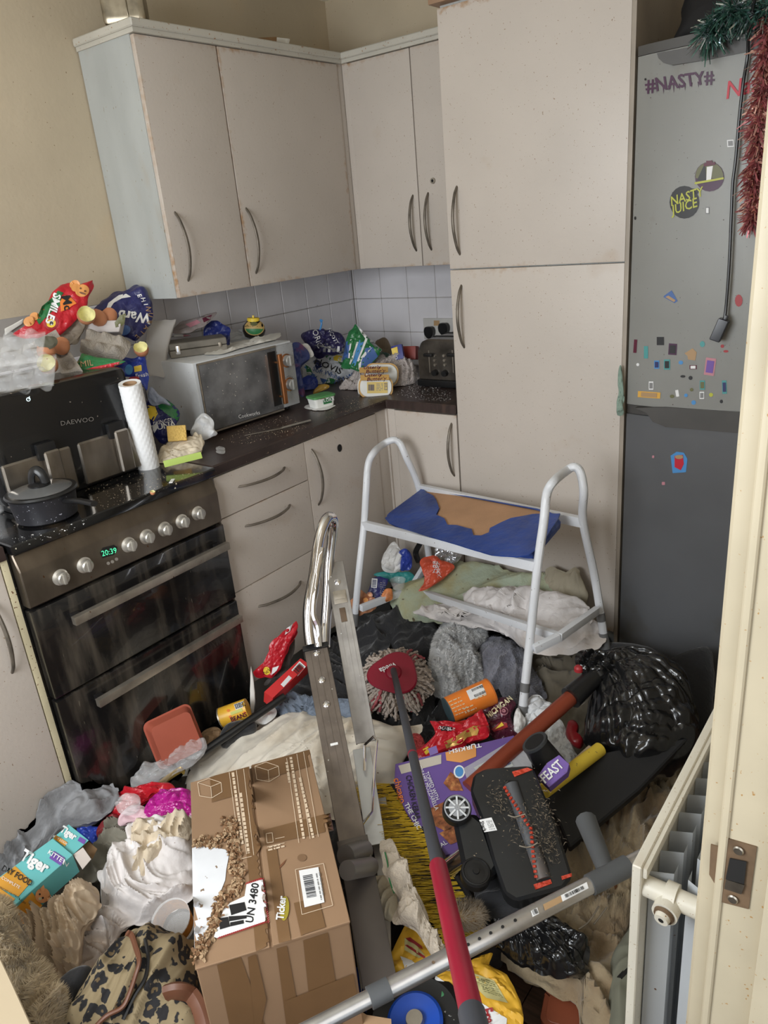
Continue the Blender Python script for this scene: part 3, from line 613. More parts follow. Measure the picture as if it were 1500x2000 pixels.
# red packet, navy bread bag
rb = soft('frozen_food_bag', 'red and green empty frozen potato packet with smiling faces on the wall side heap', 'food packet', '25,653 62,632 93,590 103,570 120,556 142,552 150,558 183,547 177,572 168,604 140,638 112,658 80,661 52,661', M_red, ax=('x', .16), n=(.8, -.35, .45), h=(.018, .01), style='crumple', amp=.006, fq=.8, smooth_edge=False)
M_pot = m_('print_potato', (214, 148, 84), .4)
poly(rb, '71,624 82,598 104,580 113,568 124,572 118,582 125,592 104,606 88,622 76,634', M_greenf, 'print')
for x, y, r in ((146, 556, 10), (160, 568, 13), (148, 562, 9), (57, 628, 11), (67, 618, 9)): poly(rb, [ell(x, y, r*1.05, r*.9, 20)], M_pot, 'print', eps=.0016)
M_potd = m_('print_brown', (130, 70, 35), .5)
for x, y in ((158, 564), (166, 569), (55, 626), (62, 631)): poly(rb, [ell(x, y, 1.8, 2)], M_potd, 'print', eps=.0024)
for x, y in ((161, 573), (58, 632)): poly(rb, [ell(x, y, 6, 2, -20)], M_potd, 'print', eps=.0024)
poly(rb, '117,590 126,577 140,582 149,593 133,603 119,609', m_('print_orange', (226, 160, 70), .4), 'print', eps=.0018); text(rb, 'Mc', 130, 592, 17, -80, INK['black'], bold=.03, eps=.003)
text(rb, 'SMILES', 104, 603, 15, -107, INK['white'], bold=.04, eps=.003, shear=.15)
poly(rb, [ell(100, 632, 15, 12, 30)], INK['red'], 'print', eps=.0016); poly(rb, [ell(100, 632, 9, 8, 30)], INK['yellow'], 'print', eps=.0024); poly(rb, [ell(100, 632, 4, 3.6, 30)], INK['black'], 'print', eps=.003)
nb = soft('bread_bag', 'navy bread bag leaning on the wall beside the end of the wall cabinet', 'bread bag', '180,608 207,585 244,569 272,560 286,566 293,585 300,612 296,632 268,664 248,662 233,652 228,632 205,613', M_navy, ax=('x', .13), n=(.75, -.4, .45), h=(.03, .01), style='crumple', amp=.008, fq=.7)
poly(nb, '205,610 212,592 232,577 246,574 256,580 238,583 222,592 214,606', M_wht, 'print'); text(nb, 'Warb', 262, 618, 19, 172, INK['white'], bold=.04)
rn = random.Random(2)
for i, (x, y) in enumerate([(272, 578), (279, 586), (284, 595), (289, 604), (293, 615), (291, 628), (285, 640), (277, 649), (268, 657)]): text(nb, 'EHINURAT'[i % 8], x, y, 9, -70-i*8, INK['sand' if i > 2 else 'white'], bold=.02)
poly(nb, [ell(244, 645, 11, 9, 30)], INK['blue'], 'print')
# wall edge strip of peeling paper, left
pp = soft('paper_strip', 'strip of white peeling paper on the tiles left of the red packet', 'paper', '9,642 46,622 44,632 10,655', M_paper, ax=('x', .012), n=(1, 0, 0), h=(.002, .001), style='plain', amp=.001, N=40, R=6, smooth_edge=False)
# egg boxes
def cups(M, w, l, nx, ny, h, nm, m, th=.002, parent=None, **k):
    def fn(o):
        def f(u, v):
            a = (.5-.5*cos(2*pi*u*nx))*(.5-.5*cos(2*pi*v*ny)); a = min(1, a*1.7); e = 1 if min(u, v, 1-u, 1-v) > .001 else 0
            return (w*(u-.5), l*(v-.5), -h*a*e+o)
        return f
    g = G(M); g.grid(fn(0), nx*10, ny*10); k0 = len(g.f); g.grid(fn(-th), nx*10, ny*10); g.f = g.f[:k0]+[f[::-1] for f in g.f[k0:]]
    return g.build(nm, m, parent, **k)
def egg(px, py, ax, val, ax_dir, label, r=.022, broken=True, seed=1):
    P = at(px, py, ax, val); q = Vector(ax_dir).normalized().to_track_quat('Z', 'Y').to_matrix().to_4x4(); q.translation = P
    t = thing('eggshell' if broken else 'egg', label, 'egg', P)
    pr = [(.0005, -r*1.0), (r*.5, -r*.87), (r*.85, -r*.5), (r, 0)]
    pr += [(r*.97, r*.3), (r*.93, r*.42)] if broken else [(r*.95, r*.45), (r*.75, r*.95), (r*.4, r*1.22), (.0005, r*1.3)]
    G(q).lathe(pr, 20, cap=False, jag=0).build('shell', M_shell, t)
    if broken:
        rn = random.Random(seed); vs = []; fs = []
        for j, (a, z) in enumerate([(.93, .42), (.9, .3), (.93, 0), (.8, -.45), (.45, -.8), (.001, -.9)]):
            for i in range(20): vs.append((r*a*cos(2*pi*i/20), r*a*sin(2*pi*i/20), r*z+(rn.uniform(0, .25)*r if j == 0 else 0)))
        fs = [(j*20+(i+1) % 20, j*20+i, (j+1)*20+i, (j+1)*20+(i+1) % 20) for j in range(5) for i in range(20)]
        G(q).add(vs, fs).build('inside', M_yolk, t)
    return t
M, k = face(112, 705, 'x', .3, (.55, -.6, .6), 35)
cups(M, 60*k, 125*k, 2, 4, .02, 'egg_carton', M_pulp, label='grey pulp egg carton standing on its edge among brown shells', cat='egg carton')
M, k = face(206, 678, 'x', .27, (.45, -.5, .75), -14)
g = G(M); w, l = 96*k, 56*k
g.grid(lambda u, v: (w*(u-.5)*(1-.12*abs(2*v-1)**4), l*(v-.5)*(1-.15*abs(2*u-1)**3), .022*min(1, 8*min(u, v, 1-u, 1-v))+.020*(.5-.5*cos(2*pi*u*3))*(.5-.5*cos(2*pi*v*2))), 50, 26)
g.build('egg_carton', M_pulp, label='domed grey egg carton lid lying upside down above the air fryer', cat='egg carton')
M, k = face(203, 640, 'x', .22, (.62, -.6, .3), 3)
g = G(M); g.prism([(-42*k, 14*k), (-34*k, -9*k), (28*k, -9*k), (34*k, 14*k)], -.045, 0, .002); ec = g.build('egg_box', m_('pale_carton', (188, 182, 180), .75, var=.05), label='pale open egg box holding brown shells in front of the navy bag', cat='egg carton')
poly(ec, '224,630 234,616 246,612 243,632 236,637 226,640', INK['olive'], 'label')
egg(168, 617, 'x', .24, (.9, -.3, .5), 'broken brown eggshell with pale inside resting by the red packet edge', .026, seed=2)
egg(193, 622, 'x', .21, (-.2, -.5, .6), 'brown eggshell lying in the pale open egg box, left one', .024, broken=False)
egg(212, 620, 'x', .20, (-.1, .5, .5), 'brown eggshell lying in the pale open egg box, right one', .024, broken=False)
egg(94, 712, 'x', .36, (.6, -.7, .5), 'broken eggshell with yellow inside below the standing egg carton', .026, seed=4)
egg(90, 687, 'x', .33, (0, .3, 1), 'whole brown egg left of the standing grey carton', .024, broken=False)
egg(120, 678, 'x', .3, (.3, .3, 1), 'brown egg behind the top of the standing grey carton', .022, broken=False)
egg(276, 683, 'x', .33, (.5, -.4, .8), 'single broken eggshell perched at the right end above the kitchen roll', .022, seed=5)
soft('carton_scrap', 'dark olive crushed carton flap at the left of the egg heap', 'packaging', '68,665 88,656 106,660 108,676 88,682 72,676', m_('olive_card', (84, 82, 68), .8), ax=('x', .34), n=VN, h=(.01, .01), style='crumple', amp=.005, N=48, R=8)
soft('carton_scrap', 'crumpled grey-brown card behind the egg cartons under the red packet', 'packaging', '105,672 118,645 135,630 158,618 170,630 160,655 150,668 125,680', m_('grey_card', (135, 124, 110), .8), ax=('x', .17), n=VN, h=(.015, .01), style='crumple', amp=.008, N=60, R=10)
g2b = soft('frozen_food_bag', 'flattened green and red frozen potato packet under the egg cartons', 'food packet', '92,735 140,730 150,712 160,690 188,698 225,702 245,706 200,722 170,730 130,736', M_greenf, ax=('x', .33), n=(.5, -.5, .7), h=(.01, .01), style='crumple', amp=.004, smooth_edge=False)
poly(g2b, '92,735 140,730 180,718 240,705 238,710 190,726 150,735 120,738', M_red, 'print'); text(g2b, 'SMIL', 166, 712, 12, 8, INK['sand'], eps=.003)
nv = soft('wipes_packet', 'blue cleaning wipes packet with yellow flash beside the kitchen roll top', 'packet', '216,708 240,698 262,700 283,694 284,715 288,740 286,762 270,740 240,735 222,728', M_bluef, ax=('x', .3), n=VN, h=(.012, .01), style='crumple', amp=.005)
poly(nv, '262,716 276,713 277,724 263,727', INK['yellow'], 'label'); text(nv, 'Fresh', 277, 733, 8, 10, INK['white']); poly(nv, [ell(252, 722, 8, 10)], INK['skyblue'], 'print')
# clear egg trays at the left edge
for i, (px, py, z, lb) in enumerate([(-22, 690, 1.30, 'clear plastic egg tray, the upper of two at the left edge'), (2, 735, 1.235, 'clear plastic egg tray, the lower of two, on the air fryer corner')]):
    M, k = face(px, py, 'x', .38, (.35, -.35, .85), 12); t = thing('egg_tray', lb, 'egg tray', M.translation)
    g = G(M); w, l = .26, .12
    g.grid(lambda u, v: (w*(u-.5), l*(v-.5), .028*min(1, 1.6*(.5-.5*cos(2*pi*u*5))*(.5-.5*cos(2*pi*v*2)))), 60, 26); g.build('lid', M_tray, t, smooth=80)
    G(M).grid(lambda u, v: (w*(u-.5), l*(v-.5), -.004-.03*min(1, 1.6*(.5-.5*cos(2*pi*u*5))*(.5-.5*cos(2*pi*v*2)))), 60, 26).build('base', M_tray, t, smooth=80)
# things between the roll and the microwave
soft('chopping_mat', 'bent grey plastic sheet standing behind the washing-up bottle', 'chopping mat', '283,625 318,626 346,622 338,648 327,690 322,738 300,736 288,735 288,690', m_('grey_sheet', (168, 164, 160), .4, var=.04, speck=.1), ax=('x', .14), n=(.75, -.5, .25), h=(.004, .004), style='plain', amp=.012, N=60, R=12, smooth_edge=False)
a = at(360, 832, 'z', .913); b = at(331, 708, 'z', 1.13); q = (b-a).to_track_quat('Z', 'Y').to_matrix().to_4x4(); q.translation = a; L_ = (b-a).length
t = thing('washing_up_bottle', 'clear washing-up bottle with blue cap and a little green liquid', 'bottle', a)
G(q).lathe([(.03, 0), (.034, .01), (.036, L_*.45), (.028, L_*.68), (.014, L_*.78), (.012, L_*.82)], 24, sy=.7).build('bottle', mat('bottle_plastic', c(215, 218, 210), .1, alpha=.4, var=0), t)
G(q).lathe([(.029, .003), (.0325, .012), (.0325, L_*.33)], 24, sy=.68).build('liquid', m_('green_liquid', (150, 178, 70), .2), t)
G(q).lathe([(.0165, L_*.8), (.016, L_*.98), (.013, L_)], 20).build('cap', m_('dark_blue_cap', (38, 44, 98), .35), t)
a = at(262, 743, 'x', .33); G(Matrix.Translation(a)).lathe([(.008, -.006), (.016, -.004), (.016, .006), (.012, .01)], 16).build('bottle_cap', INK['red'], label='small red bottle cap just behind the top of the kitchen roll', cat='cap')
tb = soft('tuna_packet', 'navy tuna multipack wrapper with yellow and green corners by the roll', 'food packet', '285,790 300,770 318,778 338,790 352,806 345,830 335,845 322,862 306,858 296,835', M_navy, ax=('x', .33), n=VN, h=(.016, .01), style='crumple', amp=.006)
poly(tb, '300,778 320,778 340,792 352,808 346,822 330,812 312,798', M_greenf, 'print'); poly(tb, '289,792 303,794 308,808 300,822 290,816', INK['yellow'], 'print'); text(tb, 'PRINCES', 318, 824, 7, 12, INK['white'], eps=.003); text(tb, 'TUNA', 320, 833, 12, 12, INK['white'], bold=.02, eps=.003)
poly(tb, '298,834 307,824 309,835 303,838 302,846 299,840', INK['white'], 'print')
soft('bread_bag', 'twisted white and blue plastic neck above the tuna wrapper', 'bag', '288,770 295,755 310,770 322,778 334,792 318,790 300,788', m_('white_blue_film', (150, 158, 178), .3, bump=.4), ax=('x', .33), n=VN, h=(.012, .006), style='crumple', amp=.006, N=50, R=9)
M, k = face(345, 845, 'x', .44, (.75, -.6, .3), 5); G(M).box((-18*k, -16*k, -.03), (18*k, 14*k, 0), .003).build('sponge', m_('yellow_sponge', (205, 170, 95), .95, bump=.8, bscale=150), label='yellow square sponge between the tuna wrapper and open egg box', cat='sponge')
et = soft('egg_box', 'torn white egg box with green printed rim on the cooker corner', 'egg carton', '308,905 312,885 332,868 362,862 392,850 398,866 394,884 365,898 332,912 318,914', m_('cream_pulp', (205, 192, 170), .85, var=.1, scale=20, stain=.3), z=.925, n=(.35, -.35, 1), h=(.025, .005), style='crumple', amp=.012)
M, k = face(358, 897, 'x', .545, (.75, -.6, .1), 12); g = G(M); lbp = g.box((-38*k, -7*k, -.004), (36*k, 6*k, 0), .001).build('printed_rim', m_('lime_print', (168, 190, 92), .6), et)
poly(lbp, '376,888 390,883 391,893 377,898', INK['crimson'], 'print', eps=.001) if False else None
soft('tissue', 'crumpled white and blue tissue leaning on the microwave foot', 'tissue', '372,848 378,830 395,808 412,820 418,838 425,846 415,855 395,862 380,858', M_tissue, ax=('x', .40), n=VN, h=(.02, .01), style='crumple', amp=.012, N=60, R=12)
a = at(336, 940, 'z', .914); G(fr(a, (.5, -.6, 0), z=(0, 0, 1))).box((-.016, -.005, 0), (.016, .005, .002)).build('paper_scrap', M_wht, label='small white paper strip lying on the hob', cat='scrap')
a = at(298, 963, 'z', .914); egg(298, 962, 'z', .918, (.3, .1, 1), 'tiny eggshell fragment on the front edge of the hob', .007)
a = at(431, 879, 'z', .912); soft('paper_scrap', 'scrap of crumpled clear wrapper on the worktop by the cooker', 'scrap', '421,876 428,871 440,876 437,886 424,884', M_clear, z=.914, h=(.004, .001), style='crumple', amp=.004, N=30, R=5)
# crumbs
def crumbs(nm, lb, px, z, n, m, s=.0012, seed=1, parent=None):
    rn = random.Random(seed); P = PX(px); xs = [p[0] for p in P]; ys = [p[1] for p in P]; g = G()
    def ins(x, y):
        r = False
        for i in range(len(P)):
            a, b = P[i], P[i-1]
            if (a[1] > y) != (b[1] > y) and x < (b[0]-a[0])*(y-a[1])/(b[1]-a[1])+a[0]: r = not r
        return r
    k = 0
    while k < n:
        x, y = rn.uniform(min(xs), max(xs)), rn.uniform(min(ys), max(ys))
        if not ins(x, y): continue
        k += 1; p = at(x, y, 'z', z); q = s*rn.uniform(.4, 1.8); v = [p+Vector((rn.uniform(-q, q), rn.uniform(-q, q), rn.uniform(0, q))) for _ in range(4)]
        g.add(v, [(0, 1, 2), (0, 2, 3), (0, 3, 1), (1, 3, 2)])
    return g.build(nm, m, None, lb, 'crumbs', kind='stuff', smooth=0)
M_crumb = m_('pale_crumbs', (195, 178, 150), .8)
crumbs('crumbs', 'pale crumbs scattered along the worktop before the microwave', '425,862 480,830 560,810 610,830 560,852 480,868', .911, 420, M_crumb, seed=1)
crumbs('crumbs', 'pale crumbs on the worktop around the butter tubs', '600,800 660,775 740,770 750,785 700,805 640,820', .911, 350, M_crumb, seed=2)
crumbs('crumbs', 'spilt flour and crumbs in front of the toaster', '770,770 800,750 850,752 885,770 880,785 820,782', .911, 500, M_wht, .0014, seed=3)
crumbs('crumbs', 'food debris spattered over the black hob', '150,945 250,925 330,925 400,925 380,935 240,985 190,1000 165,960', .9125, 320, M_crumb, .0013, seed=4)
crumbs('crumbs', 'white spots of dried food at the left front of the hob', '20,1050 90,1040 180,1010 160,1030 60,1065 30,1068', .9125, 60, M_wht, .0016, seed=5)
# knife
a = at(478, 851, 'z', .912); b = at(550, 836, 'z', .912); d = at(606, 821, 'z', .916); t = thing('knife', 'long thin carving knife lying on the worktop before the microwave', 'knife', a)
G(fr(a, b-a, z=(0, 0, 1))).prism([(0, 0), ((b-a).length, -.011), ((b-a).length, .004), (.02, .003)], 0, .0015).build('blade', M_bar, t); G().tube([b, d], .0065, 10, flat=.6, spline=False).build('handle', mat('knife_steel', c(190, 188, 184), .3, .9), t)
# microwave
P0 = Vector((.325, -1.235, .925)); P1 = Vector((.345, -.80, .925)); xd = (P1-P0).normalized(); Lm = (P1-P0).length
Mm = fr(P0, xd, z=(0, 0, 1)); t = thing('microwave', 'dirty white microwave with mirrored door and copper handle', 'microwave', (.2, -1.0, .912))
HM = .232
mw = G(Mm).box((0, 0, 0), (Lm, .30, HM), .004).build('body', m_('microwave_white', (208, 210, 212), .45, var=.1, speck=.5, spc=(130, 115, 95), stain=.3, stc=(150, 140, 125)), t)
dr = G(Mm).box((.012, -.014, .004), (Lm*.80, 0, HM-.006), .002).build('door', mat('microwave_door_glass', c(118, 118, 120), .22, .3, var=.2, scale=14, speck=.5, spc=(190, 185, 175), sps=120, stain=.35, stc=(70, 66, 62), sts=7), t)
G(Mm).box((.004, -.016, -.003), (Lm*.80, -.013, .003)).box((.004, -.016, HM-.008), (Lm*.8, -.013, HM-.002)).box((.004, -.016, 0), (.009, -.013, HM-.004)).build('door_trim', M_bar, dr)
G(Mm).box((Lm*.70, -.0155, .02), (Lm*.785, -.0145, HM-.02)).build('door_border', M_blackp, dr)
cp2 = G(Mm).box((Lm*.805, -.012, .004), (Lm-.003, 0, HM-.006), .002).build('control_panel', m_('speckled_panel', (160, 162, 164), .5, speck=.65, spc=(100, 95, 90), sps=150), t)
M_cop = mat('copper_handle', c(190, 128, 85), .3, .9, var=.1)
hx = Lm*.775; hd = G(Mm).box((hx-.009, -.046, .025), (hx+.009, -.034, HM-.03), .004, 3).build('handle', M_cop, dr)
for z in (.05, HM-.06): G(Mm).cyl((hx, -.014, z), (hx, -.036, z), .004).build('handle_post', M_cop, dr)
for z in (.082, .168):
    K = Mm @ fr((Lm*.90, -.012, z), (1, 0, 0), z=(0, -1, 0)); kb = G(K).lathe([(.0245, 0), (.0245, .003), (.021, .004)], 32).build('dial_ring', M_cop, cp2); 
    G(K).lathe([(.0205, .002), (.019, .02), (.016, .0225), (.001, .0225)], 32).box((-.003, -.018, .02), (.003, .018, .026), .001).build('dial', mat('dial_silver', c(178, 178, 176), .35, .5), t)
    for i in range(16):
        aa = -.3+pi*1.4*i/15; G(K @ Matrix.Translation((.029*cos(aa), .029*sin(aa), 0))).box((-.0012, -.0012, 0), (.0012, .0012, .0006)).build('dial_mark', M_blackp, kb) if z < .1 else None
text(dr, 'Cookworks', 486, 810, 7.5, 12, INK['white'], sx=.85, name='logo')
for x in (.03, Lm-.03): G(Mm).cyl((x, .03, -.0125), (x, .03, .001), .01).build('foot', M_blackp, t)
# on the microwave
ZM = .925+HM
a = at(334, 701, 'z', ZM+.001); b = at(446, 686, 'z', ZM+.001); M = fr(a, b-a, z=(0, 0, 1)); w = (b-a).length
t = thing('cash_box', 'old grey metal case with chrome latch on top of the microwave', 'case', a)
M_case = m_('grey_case', (120, 114, 104), .5, var=.2, scale=12, stain=.4, stc=(90, 80, 66))
G(M).box((0, 0, 0), (w, .12, .024), .005, 3).build('base', M_case, t); G(M).box((0, 0, .0255), (w, .12, .048), .006, 3).build('lid', M_case, t); G(M).box((.02, -.006, .012), (.035, 0, .04), .003).build('latch', mat('chrome', c(215, 215, 218), .08, 1, var=0), t); G(M).box((w-.03, -.005, .018), (w-.02, 0, .034), .002).build('latch', M_bar, t)
M_chrome = MATS['chrome']
a = at(341, 656, 'z', ZM+.052); b = at(372, 655, 'z', ZM+.052); t = thing('pen', 'white pen with pink tip lying on the grey metal case', 'pen', a); G().cyl(a, a.lerp(b, .6), .0045).build('barrel', M_wht, t); G().cyl(a.lerp(b, .6), b, .0045, .001).build('tip', INK['pink'], t)
pk = soft('food_packet', 'grey and mauve food packet lying flat behind the grey case', 'food packet', '338,648 352,630 385,620 422,610 415,622 400,634 372,650 350,652', m_('grey_mauve_film', (140, 130, 128), .4, bump=.2), ax=('x', .12), n=(.4, -.4, .8), h=(.008, .008), style='crumple', amp=.005, N=60, R=10); poly(pk, '362,634 385,625 392,630 372,640', INK['pink'], 'print'); poly(pk, '395,622 414,615 410,624 398,630', INK['maroon'], 'print')
soft('food_packet', 'blue and white packet poking out behind the grey case on the microwave', 'food packet', '398,655 402,638 412,625 430,630 450,645 446,684 420,686 402,684', m_('navy_blue_film', (34, 44, 104), .35, bump=.3), ax=('x', .14), n=(.55, -.6, .5), h=(.003, .003), style='crumple', amp=.006, N=60, R=12)
soft('tissue', 'crumpled white tissue between the grey case and the dark jar', 'tissue', '437,648 445,640 455,645 475,642 492,650 494,662 478,670 458,675 445,668', M_tissue, z=ZM+.012, n=VN, h=(.018, .01), style='crumple', amp=.011, N=60, R=12)
soft('paper_sheet', 'white crumpled papers spread on the microwave top', 'paper', '400,690 440,672 500,660 545,650 540,662 500,672 470,680 430,692', M_paper, z=ZM+.005, h=(.004, .003), style='crumple', amp=.006, N=70, R=10)
a = at(497, 660, 'z', ZM+.002); t = thing('yeast_spread_jar', 'dark rounded jar with yellow lid and green label on the microwave', 'jar', a); kx = fr(a, RX-FX*0, z=(0, 0, 1))
jb = G(kx).lathe([(.026, 0), (.036, .006), (.0435, .026), (.041, .046), (.028, .060), (.0235, .064)], 36, sy=.75).build('jar', m_('black_jar', (22, 18, 16), .15, var=0, coat=.5), t)
ldj = G(kx).lathe([(.0235, .060), (.0235, .073), (.021, .075)], 30, sy=.85).build('lid', INK['yellow'], t); G(kx).box((-.003, -.006, .074), (.004, .004, .084), .002).build('lid_tab', INK['yellow'], ldj)
poly(jb, [ell(497, 640, 19, 15, 0)], m_('jar_label', (178, 148, 92), .5), 'label'); poly(jb, [[p for p in ell(497, 640, 17, 13, 0, 40) if p[1] > 642]], INK['green'], 'label', eps=.0018); poly(jb, [ell(496, 633, 7, 4)], INK['olive'], 'label', eps=.0018)
# ---------------------------------------------------------------- corner heap right of the microwave
b1 = soft('bread_bag', 'dark navy printed bread bag slumped at the back of the corner heap', 'bread bag', '590,660 600,648 625,645 650,648 668,655 676,672 672,690 640,695 618,696 605,680', m_('ink_navy_film', (44, 40, 80), .35, bump=.3, var=.2), ax=('x', .2), n=VN, h=(.045, .02), style='crumple', amp=.013)
text(b1, 'NCOTT', 650, 657, 7, -60, INK['white']); text(b1, 'ORIC', 620, 662, 11, -70, INK['white']); lines(b1, [(615+i*3, 675, 640+i*9, 672+i*5) for i in range(6)], INK['grey'], 2)
for i in range(5): poly(b1, [quad(634+i*9, 682, 5, 11, -6)], INK['white' if i % 2 else 'grey'], 'print')
G().tube([at(625, 645, 'x', .2), at(628, 632, 'x', .2), at(626, 625, 'x', .2), at(630, 627, 'x', .205)], .004, 6).build('bag_tie', INK['skyblue'], b1)
b2 = soft('crisp_bag', 'green, blue and white striped plastic bag standing in the worktop corner', 'bag', '668,715 676,680 682,650 688,642 694,632 705,645 725,668 748,684 738,700 722,715 700,728 684,722', M_greenf, ax=('x', .36), n=VN, h=(.02, .012), style='crumple', amp=.008, smooth_edge=False)
for s_, m in (('668,705 676,668 684,664 680,700', INK['blue']), ('694,688 702,664 710,668 694,714 686,716', INK['skyblue']), ('714,680 728,678 738,696 722,712 704,722 706,706', INK['blue']), ('684,664 687,663 683,700 680,700', INK['white']), ('697,668 700,668 690,700 684,712 682,710', INK['white']), ('714,660 718,662 706,686 700,706 697,706', INK['white']), ('722,676 726,680 706,704 704,720 700,722 700,704', INK['white']), ('694,632 700,637 716,656 714,662 706,652', INK['white']), ('724,662 746,684 742,688 722,668', INK['grey'])): poly(b2, s_, m)
b3 = soft('bread_bag', 'white bread bag with blue and green patches, lettering upside down', 'bread bag', '585,715 598,702 620,694 655,690 672,694 682,708 700,716 690,730 665,742 640,752 615,748 596,735', m_('bread_bag_white', (208, 210, 214), .35, bump=.3), z=.965, n=(.45, -.5, .75), h=(.035, .02), style='crumple', amp=.012)
for s_, m in (('612,705 626,700 630,716 618,722', 'navy'), ('596,712 606,718 612,732 600,730', 'green'), ('588,712 596,708 600,722', 'skyblue'), ('608,728 620,734 616,742 606,738', 'blue'), ('634,695 650,694 644,704', 'green'), ('650,692 668,696 664,706 652,704', 'yellow'), ('640,738 656,740 650,750 636,748', 'green'), ('660,706 680,710 684,722 668,718', 'green'), ('625,738 640,742 630,750', 'blue')): poly(b3, s_, INK[m])
text(b3, 'HOVIS', 641, 716, 13, -22, INK['black'], bold=.02, sx=1.1, eps=.003); text(b3, 'Soft White', 638, 729, 9, -18, INK['blue'], eps=.003, bold=.01); text(b3, 'SOFT W', 668, 742, 9, 25, INK['blue'], eps=.003, bold=.01)
soft('food_packet', 'blue and red packets squashed beside the microwave dials', 'food packet', '570,672 580,668 595,680 605,700 590,712 580,745 595,762 588,770 575,745 572,710', m_('blue_red_film', (60, 72, 128), .35, bump=.3, stain=.5, stc=(170, 60, 60), sts=20), ax=('x', .27), n=VN, h=(.02, .01), style='crumple', amp=.009, N=60, R=12)
soft('food_packet', 'dark blue wrapper under the white bread bag', 'food packet', '590,738 612,735 622,745 618,760 600,768 588,760', M_bluef, z=.93, n=VN, h=(.015, .01), style='crumple', amp=.008, N=50, R=10)
soft('food_packet', 'ochre wrapper scrap behind the green-lidded margarine tub', 'food packet', '612,768 622,752 640,750 645,757 625,766', m_('ochre_film', (150, 120, 50), .4), z=.935, n=VN, h=(.008, .005), style='crumple', amp=.005, N=36, R=6)
soft('food_packet', 'pale crumpled wrapper peeking between the navy bag and the microwave', 'food packet', '585,680 600,672 615,695 600,700', M_wht, ax=('x', .26), n=VN, h=(.01, .005), style='crumple', amp=.006, N=36, R=6)
# green-lidded tub
a = at(628, 798, 'z', .914); b = at(660, 790, 'z', .914); xd = (b-a).normalized(); Mf = fr(at(632, 796, 'z', .914), xd, z=(0, 0, 1)); t = thing('margarine_tub', 'white and green margarine tub with green lid on the worktop edge', 'tub', Mf.translation)
Mt = Mf @ Matrix.Translation((.012, .03, 0))
def taper(M, w, l, h, r, s=.86, z0=0): 
    g = G(M); A = rrect(w*s, l*s, r*s); B = rrect(w, l, r); n = len(A); vs = [(x, y, z0) for x, y in A]+[(x, y, z0+h) for x, y in B]
    g.add(vs, [(i, (i+1) % n, n+(i+1) % n, n+i) for i in range(n)]+[tuple(range(n))[::-1], tuple(range(n, 2*n))]); return g
tbb = taper(Mt, .092, .062, .036, .012).build('tub', m_('tub_white', (222, 224, 216), .35), t)
G(Mt).prism(rrect(.098, .068, .014), .034, .042, .0015).prism(rrect(.08, .052, .01), .042, .044, .001).build('lid', m_('lid_green', (82, 138, 84), .35), t)
text(tbb, 'FLORA', 640, 781, 6.5, 8, INK['white'], bold=.02, sx=.9, eps=.003) ; poly(tbb, '630,776 648,772 648,786 632,790', INK['green'], 'print'); poly(tbb, '624,775 636,773 636,778 625,780', INK['red'], 'print')
soft('film_scrap', 'white torn foil under the margarine tub', 'scrap', '594,796 605,790 640,792 655,792 640,800 615,802', M_wht, z=.912, h=(.002, .001), style='crumple', amp=.002, N=40, R=5)
# butter tubs on their sides
def buttertub(px, py, x, lb, wpx, hpx, gold=True):
    M, k = face(px, py, 'x', x, (.62, -.72, .22), 0); t = thing('butter_tub', lb, 'tub', M.translation)
    w, h = wpx*k, hpx*k; r = h*.42
    taper(M @ Matrix.Translation((0, 0, -.055)), w*1.08, h*1.12, .055, r, s=1.0).build('tub', m_('tub_gold', (190, 150, 88), .4), t)
    rim = G(M).prism(rrect(w*1.14, h*1.2, r*1.1), -.06, -.054, .002).build('rim', m_('tub_white', (222, 224, 216), .35), t)
    base = G(M).prism(rrect(w, h, r), 0, .006, .002).build('base', MATS['tub_white'], t); return t, base, M, k
t1, bs1, M1, k1 = buttertub(745, 732, .47, 'gold and white butter tub, the rear one of the pair on the worktop', 62, 40)
t2, bs2, M2, k2 = buttertub(734, 756, .52, 'gold and white butter tub in front, its barcoded base facing out', 62, 38)
poly(bs2, [[p for p in quad(737, 757, 40, 22, 1)]], m_('print_buff', (214, 188, 110), .5), 'label'); barcode(bs2, 725, 757, 12, 12, 0, INK['navy'], 10, 3); lines(bs2, [(735, 750+i*3, 748, 750+i*3) for i in range(5)], INK['grey']); lines(bs2, [(750, 749+i*3, 757, 749+i*3) for i in range(5)], INK['navy'])
for tt, px, py in ((t1, 730, 722), (t2, 732, 737)):
    M, k = face(px, py, 'x', .53 if tt is t2 else .475, (.5, -.55, .7), 2); h_ = G(M).box((-28*k, -6*k, -.003), (28*k, 6*k, 0), .001).build('side_label', MATS['tub_gold'], tt)
    text(h_, 'Utterly', px-4, py-4.5, 7, 3, INK['maroon'], sx=1.2, bold=.02, shear=.2, eps=.001); text(h_, 'Butterly', px+3, py+3.5, 7, 3, INK['maroon'], sx=1.2, bold=.02, shear=.2, eps=.001)
tw = soft('towel', 'bunched dirty grey towel between the butter tubs and the toaster', 'towel', '665,760 675,745 700,728 740,705 765,708 775,700 795,708 812,722 815,742 800,758 775,765 760,762 730,768 700,772', m_('grey_towel', (196, 186, 182), .95, bump=.8, bscale=250, var=.1, stain=.3), z=.935, n=(.3, -.4, .8), h=(.045, .02), style='cloth', amp=.024, ang=.8, fq=1.7)
pile(tw, 9000, .005, MATS['grey_towel'], w=.0006, upness=1)
soft('food_packet', 'brown paper packet standing behind the striped bag', 'food packet', '735,668 755,664 765,680 766,700 764,736 745,738 735,700', m_('brown_packet', (120, 104, 84), .6), ax=('y', -.2), n=(.2, -.9, .4), h=(.02, .01), style='crumple', amp=.006, N=50, R=10)
